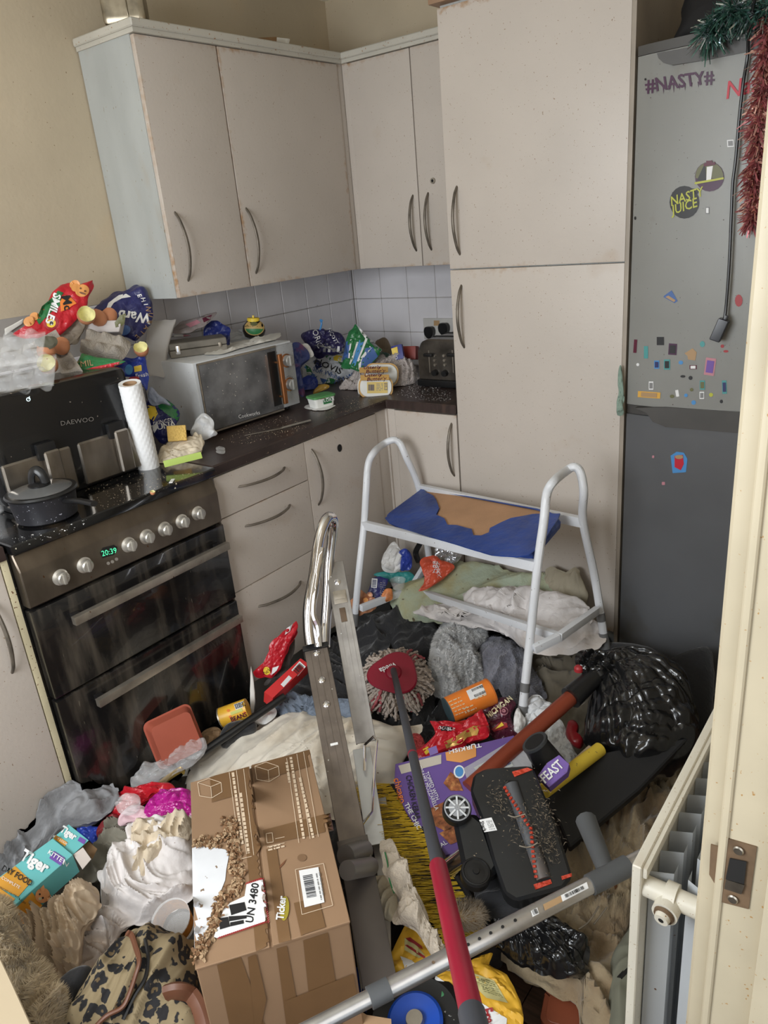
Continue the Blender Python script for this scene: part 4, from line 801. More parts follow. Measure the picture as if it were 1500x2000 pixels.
soft('food_packet', 'dark green plastic wrapper beside the striped bag', 'food packet', '738,700 745,688 760,690 768,700 765,712 750,708', m_('dark_green_film', (60, 84, 76), .35, bump=.3), z=.99, n=VN, h=(.012, .01), style='crumple', amp=.006, N=40, R=8)
M, k = face(776, 688, 'y', -.33, (.3, -.9, .3), 10); t = G(M).box((-11*k, -14*k, -.02), (11*k, 14*k, 0), .002).build('stock_cube_box', m_('blue_box', (52, 58, 130), .45), label='small blue box with yellow panel left of the toaster', cat='box'); poly(t, '764,681 776,677 778,690 767,693', INK['yellow'], 'print', flat=True); text(t, 'OXO', 772, 691, 7, -80, INK['white'])
M, k = face(798, 688, 'y', -.25, (.2, -.95, .2), 0); G(M).box((-17*k, -14*k, -.04), (15*k, 12*k, 0), .006).build('food_box', m_('dark_red_box', (140, 52, 42), .5, var=.3, stain=.5, stc=(100, 80, 50)), label='dark red and brown box behind the towel by the toaster', cat='box')
# toaster
Yt = -.375; zt = .927; a = Vector((.598, Yt, zt)); zT = at(845, 668, 'y', Yt).z
t = thing('toaster', 'dull steel four-slice toaster in the corner beside the larder', 'toaster', (.75, -.28, .912))
g = G(Matrix(((1, 0, 0, .60), (0, 0, 1, Yt), (0, 1, 0, zt+.01), (0, 0, 0, 1)))); W = .30; Hh = zT-zt
tb_ = g.prism([(0, 0), (W, 0), (W, Hh-.04), (W-.02, Hh-.01), (W-.05, Hh), (.05, Hh), (.02, Hh-.012), (0, Hh-.05)], 0, .22, .006).build('body', mat('toaster_steel', c(108, 102, 95), .32, .75, var=.25, scale=14, stain=.3, stc=(75, 62, 50)), t)
G().box((.595, Yt-.004, .913), (.905, Yt+.225, .94), .006).build('base', M_blackp, t)
for px in (838, 884): 
    s1 = at(px, 705, 'y', Yt-.002); ln_ = G().box((s1.x-.002, Yt-.001, s1.z-.045), (s1.x+.002, Yt+.004, s1.z+.04)).build('lever_slot', M_bar, t); s2 = at(px-3, 694, 'y', Yt-.02); G().box((s2.x-.02, Yt-.022, s2.z-.006), (s2.x+.02, Yt-.002, s2.z+.006), .004).build('lever', M_blackp, t)
for px, py in ((850, 728), (869, 729)): s = at(px, py, 'y', Yt-.005); G().cyl((s.x, Yt, s.z), (s.x, Yt-.016, s.z), .0125, .011).build('dial', M_blackp, t)
for px, py in ((848, 695), (848, 704), (849, 713), (866, 695), (867, 704), (868, 713)): s = at(px, py, 'y', Yt-.005); G().cyl((s.x, Yt, s.z), (s.x, Yt-.006, s.z), .005).build('button', M_bar, t)
for y in (Yt+.06, Yt+.14): G().box((.64, y, zT+.008), (.86, y+.022, zT+.0112)).build('bread_slot', M_dark, t)
# sockets with plugs
a = at(828, 621, 'y', -.008); b = at(886, 663, 'y', -.008); t = thing('socket', 'white double wall socket above the toaster', 'socket', (a.x, -.008, b.z))
sk = G().box((a.x, -.016, b.z), (b.x+.01, -.0075, a.z), .002).build('plate', m_('socket_white', (185, 182, 178), .4, speck=.3), t); poly(sk, [quad(853, 631, 11, 10, 0)], INK['sand'], 'label', flat=True)
for px, py, lb in ((839, 648, 'black plug in the left of the two sockets'), (867, 641, 'black plug in the right of the two sockets')):
    p = at(px, py, 'y', -.03); G(Matrix(((1, 0, 0, p.x), (0, 0, 1, -.045), (0, 1, 0, p.z), (0, 0, 0, 1)))).prism([(-.016, .022), (.016, .022), (.024, .008), (.022, -.012), (.008, -.028), (-.008, -.028), (-.022, -.012), (-.024, .008)], 0, .028, .004).build('plug', M_blackp, label=lb, cat='plug')
# ---------------------------------------------------------------- on top of the cabinets and the fridge
a = at(256, 47, 'z', ZT+.036); t = thing('bread_bin', 'small dull steel container on top of the wall cabinets', 'container', a)
kx = fr(a+Vector((-.03, .01, 0)), (.72, .69, 0), z=(0, 0, 1)); Mst = mat('tarnished_steel', c(150, 140, 122), .28, .9, var=.25, scale=20)
G(kx).box((-.062, -.035, 0), (.062, .045, .085), .022, 4).build('body', Mst, t); G(kx).tube([(.012, -.037, .004), (.012, -.04, .045), (.012, -.03, .086), (.012, .02, .088)], .0015, 6).build('seam', Mst, t); G(kx).box((-.04, .0, .08), (.035, .035, .096), .006).build('lid', Mst, t)
soft('card_scrap', 'torn brown cardboard lying on the cabinet top', 'cardboard', '485,77 505,74 540,72 538,84 510,82', m_('brown_card', (128, 98, 66), .8), ax=('x', .2), n=(.7, -.5, .5), h=(.003, .003), style='plain', amp=.004, N=36, R=6, smooth_edge=False)
soft('paper_scrap', 'white paper scrap on the cabinet top beside the torn cardboard', 'paper', '540,73 566,76 562,89 538,85', M_paper, ax=('x', .18), n=(.7, -.5, .5), h=(.002, .002), style='plain', amp=.004, N=30, R=6, smooth_edge=False)
soft('black_bag', 'black bag slumped on top of the fridge, out of the frame above', 'bag', '1313,92 1330,50 1338,0 1345,-60 1450,-60 1520,-20 1520,60 1400,84 1350,92', m_('black_cloth', (24, 22, 22), .8, var=.15), ax=('y', -.42), n=(.1, -.95, .15), h=(.05, .05), style='pillow', amp=.012)
def tinsel(nm, lb, path, cols, ln, n, r, seed):
    rn = random.Random(seed); P = catmull([Vector(p) for p in path], 12); t = thing(nm, lb, 'tinsel', P[0]); G().tube(P, .002, 6, spline=False).build('cord', M_blackp, t)
    for ci, mc in enumerate(cols):
        g = G()
        for _ in range(n//len(cols)):
            p = P[rn.randrange(len(P))]+Vector([rn.uniform(-.006, .006) for _ in range(3)]); d = Vector([rn.gauss(0, 1) for _ in range(3)]).normalized(); s = d.orthogonal().normalized(); s.rotate(Matrix.Rotation(rn.uniform(0, 6.28), 3, d)); L = ln*rn.uniform(.5, 1.2); w = r*rn.uniform(.5, 1.3)
            b = p+d*L*.55+Vector((0, 0, -.1*L)); e = p+d*L+Vector((0, 0, -.3*L))
            g.add([p-s*w*.4, p+s*w*.4, b+s*w, b-s*w, e+s*w*.5, e-s*w*.5], [(0, 1, 2, 3), (3, 2, 4, 5)])
        g.build('foil_strips', mc, t, kind='stuff', smooth=0)
    return t
M_tg = mat('green_foil', c(80, 120, 108), .25, .5, var=.3, scale=60); M_tw = mat('silver_foil', c(190, 200, 205), .15, .9, var=0); M_tp = mat('rose_foil', c(176, 104, 108), .3, .4, var=.3, scale=60); M_tp2 = mat('copper_foil', c(215, 170, 155), .25, .5)
tinsel('tinsel', 'dark green and silver tinsel draped over the front of the fridge top', [at(1382, 70, 'y', -.66), at(1400, 40, 'y', -.655), at(1432, 18, 'y', -.66), at(1470, 25, 'y', -.66), at(1510, 10, 'y', -.66)], [M_tg, M_tg, M_tw], .045, 1500, .0022, 1)
tinsel('tinsel', 'rose pink tinsel hanging down the right edge of the fridge door', [at(1500, 40, 'y', -.665)]+[at(x, y, 'y', -.668) for x, y in ((1494, 110), (1490, 180), (1480, 240), (1482, 300), (1470, 350), (1476, 400), (1468, 430))], [M_tp, M_tp2, M_tp], .036, 2200, .0026, 2)
P = [at(x, y, 'y', yy) for x, y, yy in ((1478, -20, -.70), (1463, 60, -.66), (1460, 110, -.64), (1452, 160, -.642), (1444, 230, -.642), (1437, 310, -.642), (1431, 360, -.642), (1428, 430, -.642), (1424, 520, -.642), (1418, 600, -.642), (1414, 625, -.645))]
t = thing('power_lead', 'black lead with an adapter hanging down the fridge door', 'cable', P[-1]); G().tube(P, .0038, 8).build('cord', M_blackp, t)
M, k = face(1405, 645, 'y', -.655, (.1, -1, .05), -15); G(M).box((-10*k, -21*k, -.02), (10*k, 22*k, .012), .004, 3).build('adapter', m_('adapter_black', (30, 32, 40), .3), t); G(M).box((-2*k, 18*k, -.008), (5*k, 30*k, .004), .003).build('strain_relief', M_blackp, t)
soft('cleaning_cloth', 'small pale green cloth caught in the gap between larder and fridge', 'cloth', '1212,715 1217,740 1219,770 1216,790 1218,805 1206,808 1204,790 1208,765 1206,745', m_('mint_cloth', (130, 150, 138), .9, bump=.5), ax=('y', -.625), n=(.3, -.9, .1), h=(.008, .006), style='crumple', amp=.008, N=40, R=8)
a = at(-6, 1000, 'z', .914); G(Matrix.Translation(a)).lathe([(.02, 0), (.028, .075), (.03, .077), (.0275, .075), (.0195, .003), (.001, .003)], 24, cap=False).build('plastic_cup', M_clear, label='clear plastic cup at the left edge of the photo beside the frying pan', cat='cup')
# ================================================================ ON THE FLOOR
M_sheet = mat('stained_white_cotton', c(205, 200, 198), .9, var=.05, stain=.55, stc=(176, 150, 118), sts=4, speck=.2, sheen=.1, bump=.55, bscale=26)
M_pill = mat('yellowed_pillow_cotton', c(202, 194, 180), .9, var=.06, stain=.7, stc=(160, 136, 100), sts=5, speck=.3, sheen=.2)
M_blkc = mat('black_cloth_heap', c(30, 30, 33), .85, var=.15, sheen=.3, bump=.3)
M_grey = mat('grey_marl_jersey', c(132, 132, 134), .95, var=.1, bump=.6, bscale=28)
M_fluff = mat('pale_grey_fleece', c(222, 224, 232), 1, var=.12, sheen=.5, bump=.6, bscale=120)
M_dfluff = mat('dark_grey_fleece', c(128, 128, 138), 1, var=.12, sheen=.4, bump=.5, bscale=200)
M_beige = mat('stained_beige_blanket', c(150, 134, 108), .95, var=.12, stain=.6, stc=(110, 82, 52), sts=6, speck=.25, sheen=.3, bump=.3, bscale=150)
M_rug = mat('dirty_cream_fleece', c(176, 158, 128), 1, var=.15, stain=.4, stc=(130, 105, 75), sheen=.4)
M_foam = mat('green_mattress_foam', c(158, 168, 148), .9, var=.06, stain=.95, stc=(150, 138, 92), sts=9, speck=.5, spc=(96, 88, 66), sps=45, bump=.4)
M_bag = mat('black_bin_bag_film', c(20, 20, 21), .22, var=.1, coat=.4)
M_card = mat('brown_cardboard', c(138, 110, 84), .8, var=.06, scale=5, stain=.25, stc=(140, 104, 70))
M_tape = mat('brown_parcel_tape', c(112, 84, 56), .35, var=.1, coat=.15)
M_olive = mat('olive_grey_cotton', c(118, 114, 102), .95, var=.12, stain=.3)
M_alu = mat('brushed_aluminium', c(150, 146, 142), .42, .85, var=.12, scale=20, speck=.35, spc=(215, 215, 215), sps=90)
M_alud = mat('grey_brown_aluminium', c(118, 108, 100), .45, .7, var=.12, scale=20, speck=.35, spc=(190, 190, 185), sps=90)
M_wtube = mat('white_powder_coat', c(206, 208, 212), .4, var=.05, speck=.4, spc=(120, 110, 100), sps=140)
F = soft
# --- low background layers
F('dark_cloth', 'black cloth heap lying flat below the pillows in the middle of the floor', 'cloth', '500,1360 600,1300 700,1230 900,1220 1100,1270 1180,1330 1120,1450 1000,1600 800,1750 640,1800 560,1600 420,1480', M_blkc, z=.015, h=(.02, .01), amp=.03, ang=.5, N=200, R=60)
bl = F('blanket', 'stained beige blanket along the radiator side of the floor', 'blanket', '1110,1560 1220,1500 1340,1430 1385,1480 1330,1640 1250,1760 1230,1900 1240,2060 1140,2060 1120,1960 1000,1900 985,1800 1000,1740 1080,1700 1130,1620', M_beige, z=.05, h=(.045, .03), amp=.034, ang=1.0, fq=1.2, N=180, R=60)
for P in ('1178,1575 1190,1572 1193,1590 1188,1612 1180,1605', '1198,1715 1204,1712 1206,1732 1200,1738'): poly(bl, P, m_('rust_stain', (96, 62, 36), .9), 'stain')
F('blanket', 'grey-green blanket fold at the foot of the radiator', 'blanket', '1190,1890 1220,1830 1250,1800 1260,1900 1240,2060 1190,2060', m_('grey_green_blanket', (110, 110, 96), .95, stain=.3), z=.075, h=(.05, .02), amp=.012, ang=1.1)
F('blanket', 'brownish-grey bedding under the walking-frame stool by the fridge', 'blanket', '1010,1260 1100,1250 1190,1270 1240,1330 1190,1440 1110,1470 1040,1420 1020,1340', mat('brown_grey_bedding', c(112, 104, 90), .95, stain=.4, stc=(90, 80, 58), sheen=.2), z=.04, h=(.04, .02), amp=.032, ang=.3)
# --- mattress foam, duvet and pillow behind the stool
F('foam_pad', 'greenish stained foam mattress pad buckled against the larder', 'foam pad', '770,1195 770,1150 850,1120 885,1100 950,1100 1000,1118 1060,1118 1090,1125 1110,1150 1080,1180 960,1195 890,1215 800,1212', M_foam, ax=('y', -.72), n=(0, -.62, .78), h=(.025, .02), style='cloth', amp=.016, fq=.5, N=120, R=30)
F('foam_pad', 'grey-brown crumpled lining poking up right of the foam pad', 'foam pad', '1060,1150 1075,1110 1110,1118 1128,1112 1150,1170 1110,1190', m_('grey_brown_lining', (150, 142, 124), .9, stain=.4), ax=('y', -.66), n=(0, -.9, .4), h=(.015, .01), amp=.012)
F('duvet', 'white stained duvet spread under the pillow behind the stool', 'duvet', '810,1195 860,1180 930,1185 1040,1210 1140,1205 1178,1230 1168,1262 1110,1277 1040,1275 985,1235 930,1215 850,1210', M_sheet, ax=('y', -.86), n=(0, -.35, .94), h=(.045, .03), style='cloth', amp=.028, ang=.2, N=130, R=26, power=3)
F('pillow', 'off-white pillow lying on the duvet behind the stool', 'pillow', '905,1178 920,1155 990,1148 1060,1158 1120,1165 1150,1185 1145,1225 1090,1240 1020,1225 950,1205', M_sheet, ax=('y', -.80), n=(0, -.42, .9), h=(.045, .02), style='cloth', amp=.02, ang=.1, fq=.9, N=130, R=26, power=3)
# --- black coat and shoes under the stool
F('coat', 'black coat crumpled beneath the left of the stool', 'coat', '690,1225 720,1205 800,1185 830,1200 862,1240 855,1290 800,1290 760,1270 740,1290 735,1330 700,1380 685,1350', M_blkc, z=.10, h=(.05, .03), amp=.03, ang=.6, fq=.9)
F('coat', 'black trousers folded below the coat around the mop', 'clothing', '700,1340 720,1320 800,1300 850,1290 850,1340 850,1400 830,1420 780,1440 740,1430 700,1400', M_blkc, z=.06, h=(.03, .03), amp=.035, ang=1.4)
F('coat', 'black coat sleeve behind the ladder rail next to the drawers', 'coat', '590,1240 620,1225 690,1230 715,1300 720,1380 640,1390 560,1380 575,1330 610,1290', M_blkc, z=.08, h=(.05, .03), amp=.028, ang=2.2)
# --- packets below the stool
pk = F('food_packet', 'printed bun packet at the foot of the left front stool leg', 'food packet', '684,1180 695,1160 705,1152 722,1163 735,1170 728,1195 700,1200 688,1198', m_('bun_print', (170, 118, 86), .4, bump=.2), z=.24, n=VN, h=(.012, .01), style='crumple', amp=.006, N=60, R=10)
for x, y, r in ((714, 1172, 8), (722, 1162, 6), (703, 1182, 6)): poly(pk, [ell(x, y, r)], m_('bun_brown', (150, 92, 60), .4), 'print'); poly(pk, [ell(x, y, r*.6)], M_pot, 'print', eps=.002)
pk = F('food_packet', 'navy food label packet with barcode standing among the packets under the stool', 'food packet', '725,1128 742,1126 760,1130 752,1150 738,1178 728,1180 716,1165 722,1150', M_navy, z=.27, n=VN, h=(.005, .005), style='crumple', amp=.003, smooth_edge=False, N=60, R=10)
poly(pk, [quad(731, 1139, 11, 18, -5)], INK['white'], 'label'); barcode(pk, 731, 1139, 15, 8, 85, INK['navy'], 9, 2); lines(pk, [(742, 1138+i*4, 754-i, 1139+i*4) for i in range(8)], INK['grey'])
F('food_packet', 'teal and yellow food packet under the stool below the white wrapper', 'food packet', '730,1122 748,1116 800,1118 812,1128 806,1142 790,1142 760,1134 735,1126', m_('teal_film', (52, 140, 138), .35, bump=.3), z=.26, n=VN, h=(.012, .01), style='crumple', amp=.006, N=60, R=10)
F('food_packet', 'orange pastry picture packet lying among the packets under the stool', 'food packet', '745,1165 752,1150 765,1150 765,1170 745,1175', m_('orange_pastry', (196, 120, 70), .5, var=.3, scale=40), z=.25, n=VN, h=(.008, .005), style='crumple', amp=.004, N=40, R=8)
pk = F('food_packet', 'white inside-out wrapper with blue side crumpled under the stool', 'food packet', '744,1100 752,1080 770,1060 782,1072 788,1090 786,1108 775,1116 755,1112', M_wht, z=.33, n=(.5, -.6, .4), h=(.022, .01), style='crumple', amp=.012)
F('food_packet', 'dark blue bag half hidden behind the white wrapper under the stool', 'food packet', '778,1078 790,1070 800,1078 806,1100 800,1115 784,1112 782,1095', M_bluef, z=.33, n=(.5, -.6, .4), h=(.015, .01), style='crumple', amp=.008, N=60, R=10)
a = at(778, 1148, 'z', .26); G(Matrix.Translation(a)).lathe([(.02, 0), (.028, .03), (.03, .032)], 22, cap=False).lathe([(.02, 0), (.001, 0)], 22, cap=False).build('plastic_cup', M_clear, label='clear plastic pot lying with the packets under the stool', cat='cup')
ob_ = F('crisp_packet', 'orange and silver opened crisp bag hanging over the stool brace', 'crisp packet', '820,1098 826,1090 850,1088 875,1100 895,1080 890,1060 850,1055 858,1075 896,1085 885,1110 868,1125 848,1142 822,1152 818,1150 830,1135 824,1115', m_('orange_film', (202, 84, 58), .35, bump=.3), z=.34, n=(.45, -.6, .5), h=(.012, .01), style='crumple', amp=.007) if False else F('crisp_packet', 'orange opened crisp bag hanging over the stool brace', 'crisp packet', '822,1096 850,1088 862,1096 880,1102 884,1112 868,1128 848,1144 820,1152 830,1135 824,1115', m_('orange_film', (202, 84, 58), .35, bump=.3), z=.34, n=(.45, -.6, .5), h=(.012, .01), style='crumple', amp=.007)
text(ob_, 'BBQ', 850, 1108, 9, -85, INK['white'], eps=.003); text(ob_, 'CHICK', 856, 1114, 7, -85, INK['white'], eps=.003)
F('foil_lining', 'silver foil inside of a torn packet behind the orange crisp bag', 'foil', '848,1092 852,1072 862,1068 890,1072 898,1080 890,1100 878,1116 868,1102 855,1098', m_('crinkled_foil', (190, 192, 196), .2, metal=.8, bump=.6), z=.36, n=(.45, -.6, .5), h=(.012, .01), style='crumple', amp=.01, N=60, R=12)
G().tube([at(818, 1098, 'z', .3), at(812, 1080, 'z', .33), at(820, 1062, 'z', .37), at(826, 1050, 'z', .39)], .012, 10, flat=.4).build('strap', M_blackp, label='black plastic strap rising behind the packets under the stool', cat='strap')
# --- stool
SD = {'LF': (.696, -1.008, .152), 'RF': (1.453, -1.184, .21), 'RB': (1.536, -.812, .253), 'LB': (.78, -.63, .195), 'lf': (.691, -.893, .557), 'rf': (1.448, -1.07, .615), 'rb': (1.499, -.844, .641), 'lb': (.742, -.667, .583), 'tlf': (.689, -.837, .757), 'tlb': (.723, -.683, .781), 'trf': (1.446, -1.014, .815), 'trb': (1.48, -.86, .839), 'bl': (.695, -.971, .283), 'br': (1.451, -1.147, .342), 'brb': (1.524, -.823, .379)}
def sd(px, py, k): return ad(px, py, (Vector(SD[k])-CAM).length)
LF = sd(693, 1206, 'LF'); RF = sd(1020, 1392, 'RF'); RB = sd(1180, 1248, 'RB'); LB = Vector(SD['LB'])
lf = sd(711, 1025, 'lf'); rf = sd(1050, 1106, 'rf'); rb = sd(1139, 1020, 'rb'); lb = sd(818, 953, 'lb')
st = thing('perching_stool', 'white tube frame stool with torn blue seat and side arms', 'stool', ((LF+RF)/2+Vector((.1, .15, -.05))))
def hoop(A, mid, T1, T2, m2, B):
    e = (T2-T1)
    P = [A, A.lerp(mid, .5), mid, mid.lerp(T1, .6)]+[T1, T1+(e*.18)+Vector((0, 0, .03)), T1+e*.8+Vector((0, 0, .028)), T2]+[m2.lerp(T2, .5), m2, m2.lerp(B, .5), B]
    return P
hL = [LF, sd(702, 1110, 'lf'), lf, sd(715, 960, 'tlf'), sd(719, 908, 'tlf'), sd(730, 884, 'tlf'), sd(748, 868, 'tlb'), sd(768, 859, 'tlb'), sd(781, 866, 'tlb'), sd(793, 892, 'tlb'), lb, lb.lerp(LB, .5), LB]
hR = [RF, sd(1036, 1240, 'br'), rf, sd(1062, 1020, 'trf'), sd(1068, 965, 'trf'), sd(1082, 940, 'trf'), sd(1106, 920, 'trb'), sd(1121, 912, 'trb'), sd(1133, 922, 'trb'), sd(1140, 960, 'trb'), rb, sd(1162, 1130, 'brb'), RB]
lgL = G().tube(hL, .0125, 12).build('side_hoop', M_wtube, st); lgR = G().tube(hR, .0125, 12).build('side_hoop', M_wtube, st)
M_gcol = m_('grey_collar', (105, 105, 105), .6)
for A, B in ((RF, hR[1]), (RB, hR[11])): G().cyl(A+(B-A).normalized()*.06, A+(B-A).normalized()*.085, .0135).build('height_clip', M_gcol, st)
ft = [G().cyl(A+(A-B).normalized()*.03, A+(B-A).normalized()*.02, .0165, .014).build('rubber_foot', M_gcol, st) for A, B in ((RF, hR[1]), (RB, hR[11]), (LF, hL[1]))]
def flat(a, b, w, h, nm): 
    M = fr(a, b-a, z=(0, 0, 1)); return G(M).box((0, -w/2, -h/2), ((b-a).length, w/2, h/2), .002).build(nm, M_wtube, st)
flat(lf, rf, .02, .03, 'seat_rail'); flat(lb, rb, .02, .03, 'seat_rail')
bl_ = sd(705, 1188, 'bl'); blm = sd(803, 1150, 'bl'); blm = ad(803, 1150, (Vector(SD['bl'])-CAM).length+.14); bl2 = LB+Vector((0, 0, .12))
br_ = sd(1043, 1268, 'br'); brb_ = sd(1166, 1192, 'brb'); brm = ad(1092, 1244, (br_-CAM).length+.03)
for a, b in ((bl_, blm), (blm, bl2), (br_, brm), (brm, brb_), (blm, brm)): flat(a, b, .018, .024, 'brace')
# seat: torn vinyl over hardboard
cA, cB, cC, cD = lf+Vector((.07, .0, .018)), rf+Vector((-.06, 0, .018)), rb+Vector((-.06, .0, .018)), lb+Vector((.05, 0, .018))
def sxy(u, v): return cA.lerp(cB, u).lerp(cD.lerp(cC, u), v)
nrm = (cB-cA).cross(cD-cA).normalized(); nrm = nrm if nrm.z > 0 else -nrm
cA2 = sd(752, 1012, 'lf'); cB2 = sd(1030, 1082, 'rf'); cC2 = sd(1092, 1004, 'rb'); cD2 = sd(826, 956, 'lb')
Ms = fr((cA2+cB2+cC2+cD2)/4, cB2-cA2, y=cD2-cA2); Mi = Ms.inverted(); Q4 = [Mi @ v for v in (cA2, cB2, cC2, cD2)]
def rnd(Q, k=5, r=.25):
    o = []
    for i in range(4):
        p, a, b = Q[i], Q[i-1], Q[(i+1) % 4]; pa = p.lerp(a, r*.5); pb = p.lerp(b, r*.5)
        for j in range(k+1): t = j/k; o.append(((1-t)**2*pa.x+2*t*(1-t)*p.x+t*t*pb.x, (1-t)**2*pa.y+2*t*(1-t)*p.y+t*t*pb.y))
    return o
OL = rnd(Q4)
brd = G(Ms).prism([(x*.985, y*.985) for x, y in OL], -.012, .004, .002).build('hardboard', m_('hardboard', (168, 130, 98), .8, bump=.15, bscale=200), st)
M_vin = mat('blue_vinyl', c(38, 66, 136), .4, var=.2, scale=8, bump=.5, bscale=26)
# vinyl skirt round the board and the torn remains on its face
g = G(Ms); n_ = len(OL); rg = []
for s, z in ((.93, .0075), (.99, .008), (1.02, .002), (1.035, -.014), (1.02, -.028), (.96, -.031)): rg.append([(x*s, y*s, z+.003*noise.noise(Vector((x*70, y*70, z*50)))) for x, y in OL])
nb_ = len(rg); fs = [(j*n_+i, (j+1)*n_+i, (j+1)*n_+(i+1) % n_, j*n_+(i+1) % n_) for j in range(nb_-1) for i in range(n_)]
cut = []
for j in range(nb_-1):
    for i in range(n_):
        x, y = OL[i]; 
        if j < 4 and y > max(q[1] for q in OL)*.55 and abs(x) < .22: continue
        cut.append((j*n_+i, (j+1)*n_+i, (j+1)*n_+(i+1) % n_, j*n_+(i+1) % n_))
g.add([p for r in rg for p in r], cut).build('vinyl_edge', M_vin, st)
VP = '752,1012 790,984 825,953 833,962 846,968 832,972 852,976 836,984 858,993 843,999 852,1005 868,1013 874,1025 892,1026 910,1031 921,1033 925,1046 940,1046 955,1040 963,1036 957,1032 975,1022 998,1012 1040,1004 1094,1003 1090,1014 1060,1060 1032,1084 1010,1088 960,1084 900,1066 820,1042 760,1022'
g = G(); bm = bmesh.new(); bm.faces.new([bm.verts.new((x, y, 0)) for x, y in PX(VP)]); bmesh.ops.triangulate(bm, faces=bm.faces[:]); _sub(bm, 12)
org = Ms.translation; rnv = random.Random(3); top = []
for v in bm.verts:
    p = onplane(v.co.x, v.co.y, org+Ms.col[2].xyz*.010, Ms.col[2].xyz); top.append(p+Ms.col[2].xyz*(.0014*noise.noise(p*30)+.001))
bm.verts.index_update(); fsv = [tuple(v.index for v in f.verts) for f in bm.faces]; bnd = [(e.verts[0].index, e.verts[1].index) for e in bm.edges if e.is_boundary]; bm.free()
n0 = len(top); fa = [f if (top[f[1]]-top[f[0]]).cross(top[f[2]]-top[f[0]]).z > 0 else f[::-1] for f in fsv]
g.add(top+[p-Ms.col[2].xyz*.0035 for p in top], fa+[tuple(n0+i for i in f[::-1]) for f in fa]+[(a, b, n0+b, n0+a) for a, b in bnd]); g.build('torn_vinyl', M_vin, st, smooth=60)
# --- fluffy blankets
fb = F('fleece_blanket', 'pale grey fluffy blanket bunched in the middle under the stool', 'blanket', '862,1225 880,1207 915,1205 940,1215 948,1232 945,1250 925,1270 940,1300 935,1340 915,1365 880,1376 855,1360 840,1320 848,1270', M_fluff, z=.13, n=(.15, -.25, 1), h=(.05, .03), style='cloth', amp=.034, ang=1.3, fq=1.1)
pile(fb, 42000, .012, M_fluff, w=.0010, upness=.9)
fb = F('fleece_blanket', 'dark grey fleece blanket right of the pale fluffy one', 'blanket', '940,1260 960,1245 1005,1258 1030,1290 1060,1340 1062,1370 1040,1378 1000,1370 975,1345 950,1350 940,1310', M_dfluff, z=.10, n=(.1, -.2, 1), h=(.055, .03), amp=.03, ang=.9)
pile(fb, 6000, .006, M_dfluff, w=.0006, upness=1)
# --- mop
mc = at(770, 1322, 'z', .19); t = thing('mop', 'red-headed string mop with grey and red telescopic handle', 'mop', mc)
M_str = m_('grey_mop_strings', (184, 170, 158), .95, bump=.7, bscale=200, var=.15); M_mred = m_('mop_red', (132, 20, 42), .4); M_pinks = m_('pink_mop_strings', (160, 82, 86), .95, bump=.6)
rn = random.Random(12); MN = Vector((.35, -.45, 1)).normalized(); ex = MN.orthogonal().normalized(); ey = MN.cross(ex)
for nm, m, lo, n in (('strings', M_str, 0, 300), ('red_strings', M_pinks, 1, 26)):
    g = G()
    for i in range(n):
        a = rn.uniform(0, 2*pi); L = rn.uniform(.085, .128); r0 = rn.uniform(.02, .06); z0 = rn.uniform(-.01, .016)
        if lo: a = rn.choice([.7, 3.9, 5.2])+rn.uniform(-.2, .2); z0 += .006
        d = ex*cos(a)+ey*sin(a); sdv = ex*-sin(a)+ey*cos(a); P = [mc+d*r0+MN*(z0)]
        for s in (.35, .7, 1): P.append(mc+d*(r0+(L-r0)*s)+sdv*rn.uniform(-.012, .012)+MN*(z0-.05*s*s+rn.uniform(-.004, .006)))
        g.tube(catmull(P, 7), .0044, 5, spline=False, rf=lambda t: 1+.35*sin(t*38))
    g.build(nm, m, t, kind='stuff', smooth=80)
K = fr(mc+MN*.018, (RX-MN*RX.dot(MN)), z=MN)
hd = G(K).prism([(.078*cos(a)*(1+.10*cos(3*(a-1.2))), .070*sin(a)*(1+.10*cos(3*(a-1.2)))) for a in [2*pi*i/36 for i in range(36)]], 0, .012, .004).build('head_plate', M_mred, t)
G(K).lathe([(.026, .012), (.022, .018), (.012, .022)], 24).build('socket_boss', M_mred, hd)
text(hd, 'vileda', 757, 1305, 10.5, 202, INK['white'], bold=.02, eps=.004) 
pA = mc+MN*.045; pC = ad(925, 1995, .86); pB = ad(852, 1690, 1.22)
# straight pole: keep the joint on the line
dl = (pC-pA); tB = .63; best = min([i/200 for i in range(200)], key=lambda s: abs(topx(pA+dl*s)[1]-1690)); pB = pA+dl*best; pm = pA+dl*min([i/200 for i in range(200)], key=lambda s: abs(topx(pA+dl*s)[1]-1474))
M_gpole = m_('dark_grey_pole', (58, 60, 66), .5)
G().cyl(mc+MN*.022, pA+dl.normalized()*.02, .011, .009).build('swivel', M_blackp, t); G().cyl(pA, pB, .0095).build('grey_pole', M_gpole, t); G().cyl(pm-dl.normalized()*.004, pm+dl.normalized()*.004, .0102).build('red_ring', M_mred, t)
G().cyl(pB, pC, .0122).build('red_pole', M_mred, t); G().cyl(pC-dl.normalized()*.012, pC+dl.normalized()*.05, .0135).build('end_cap', M_gpole, t)
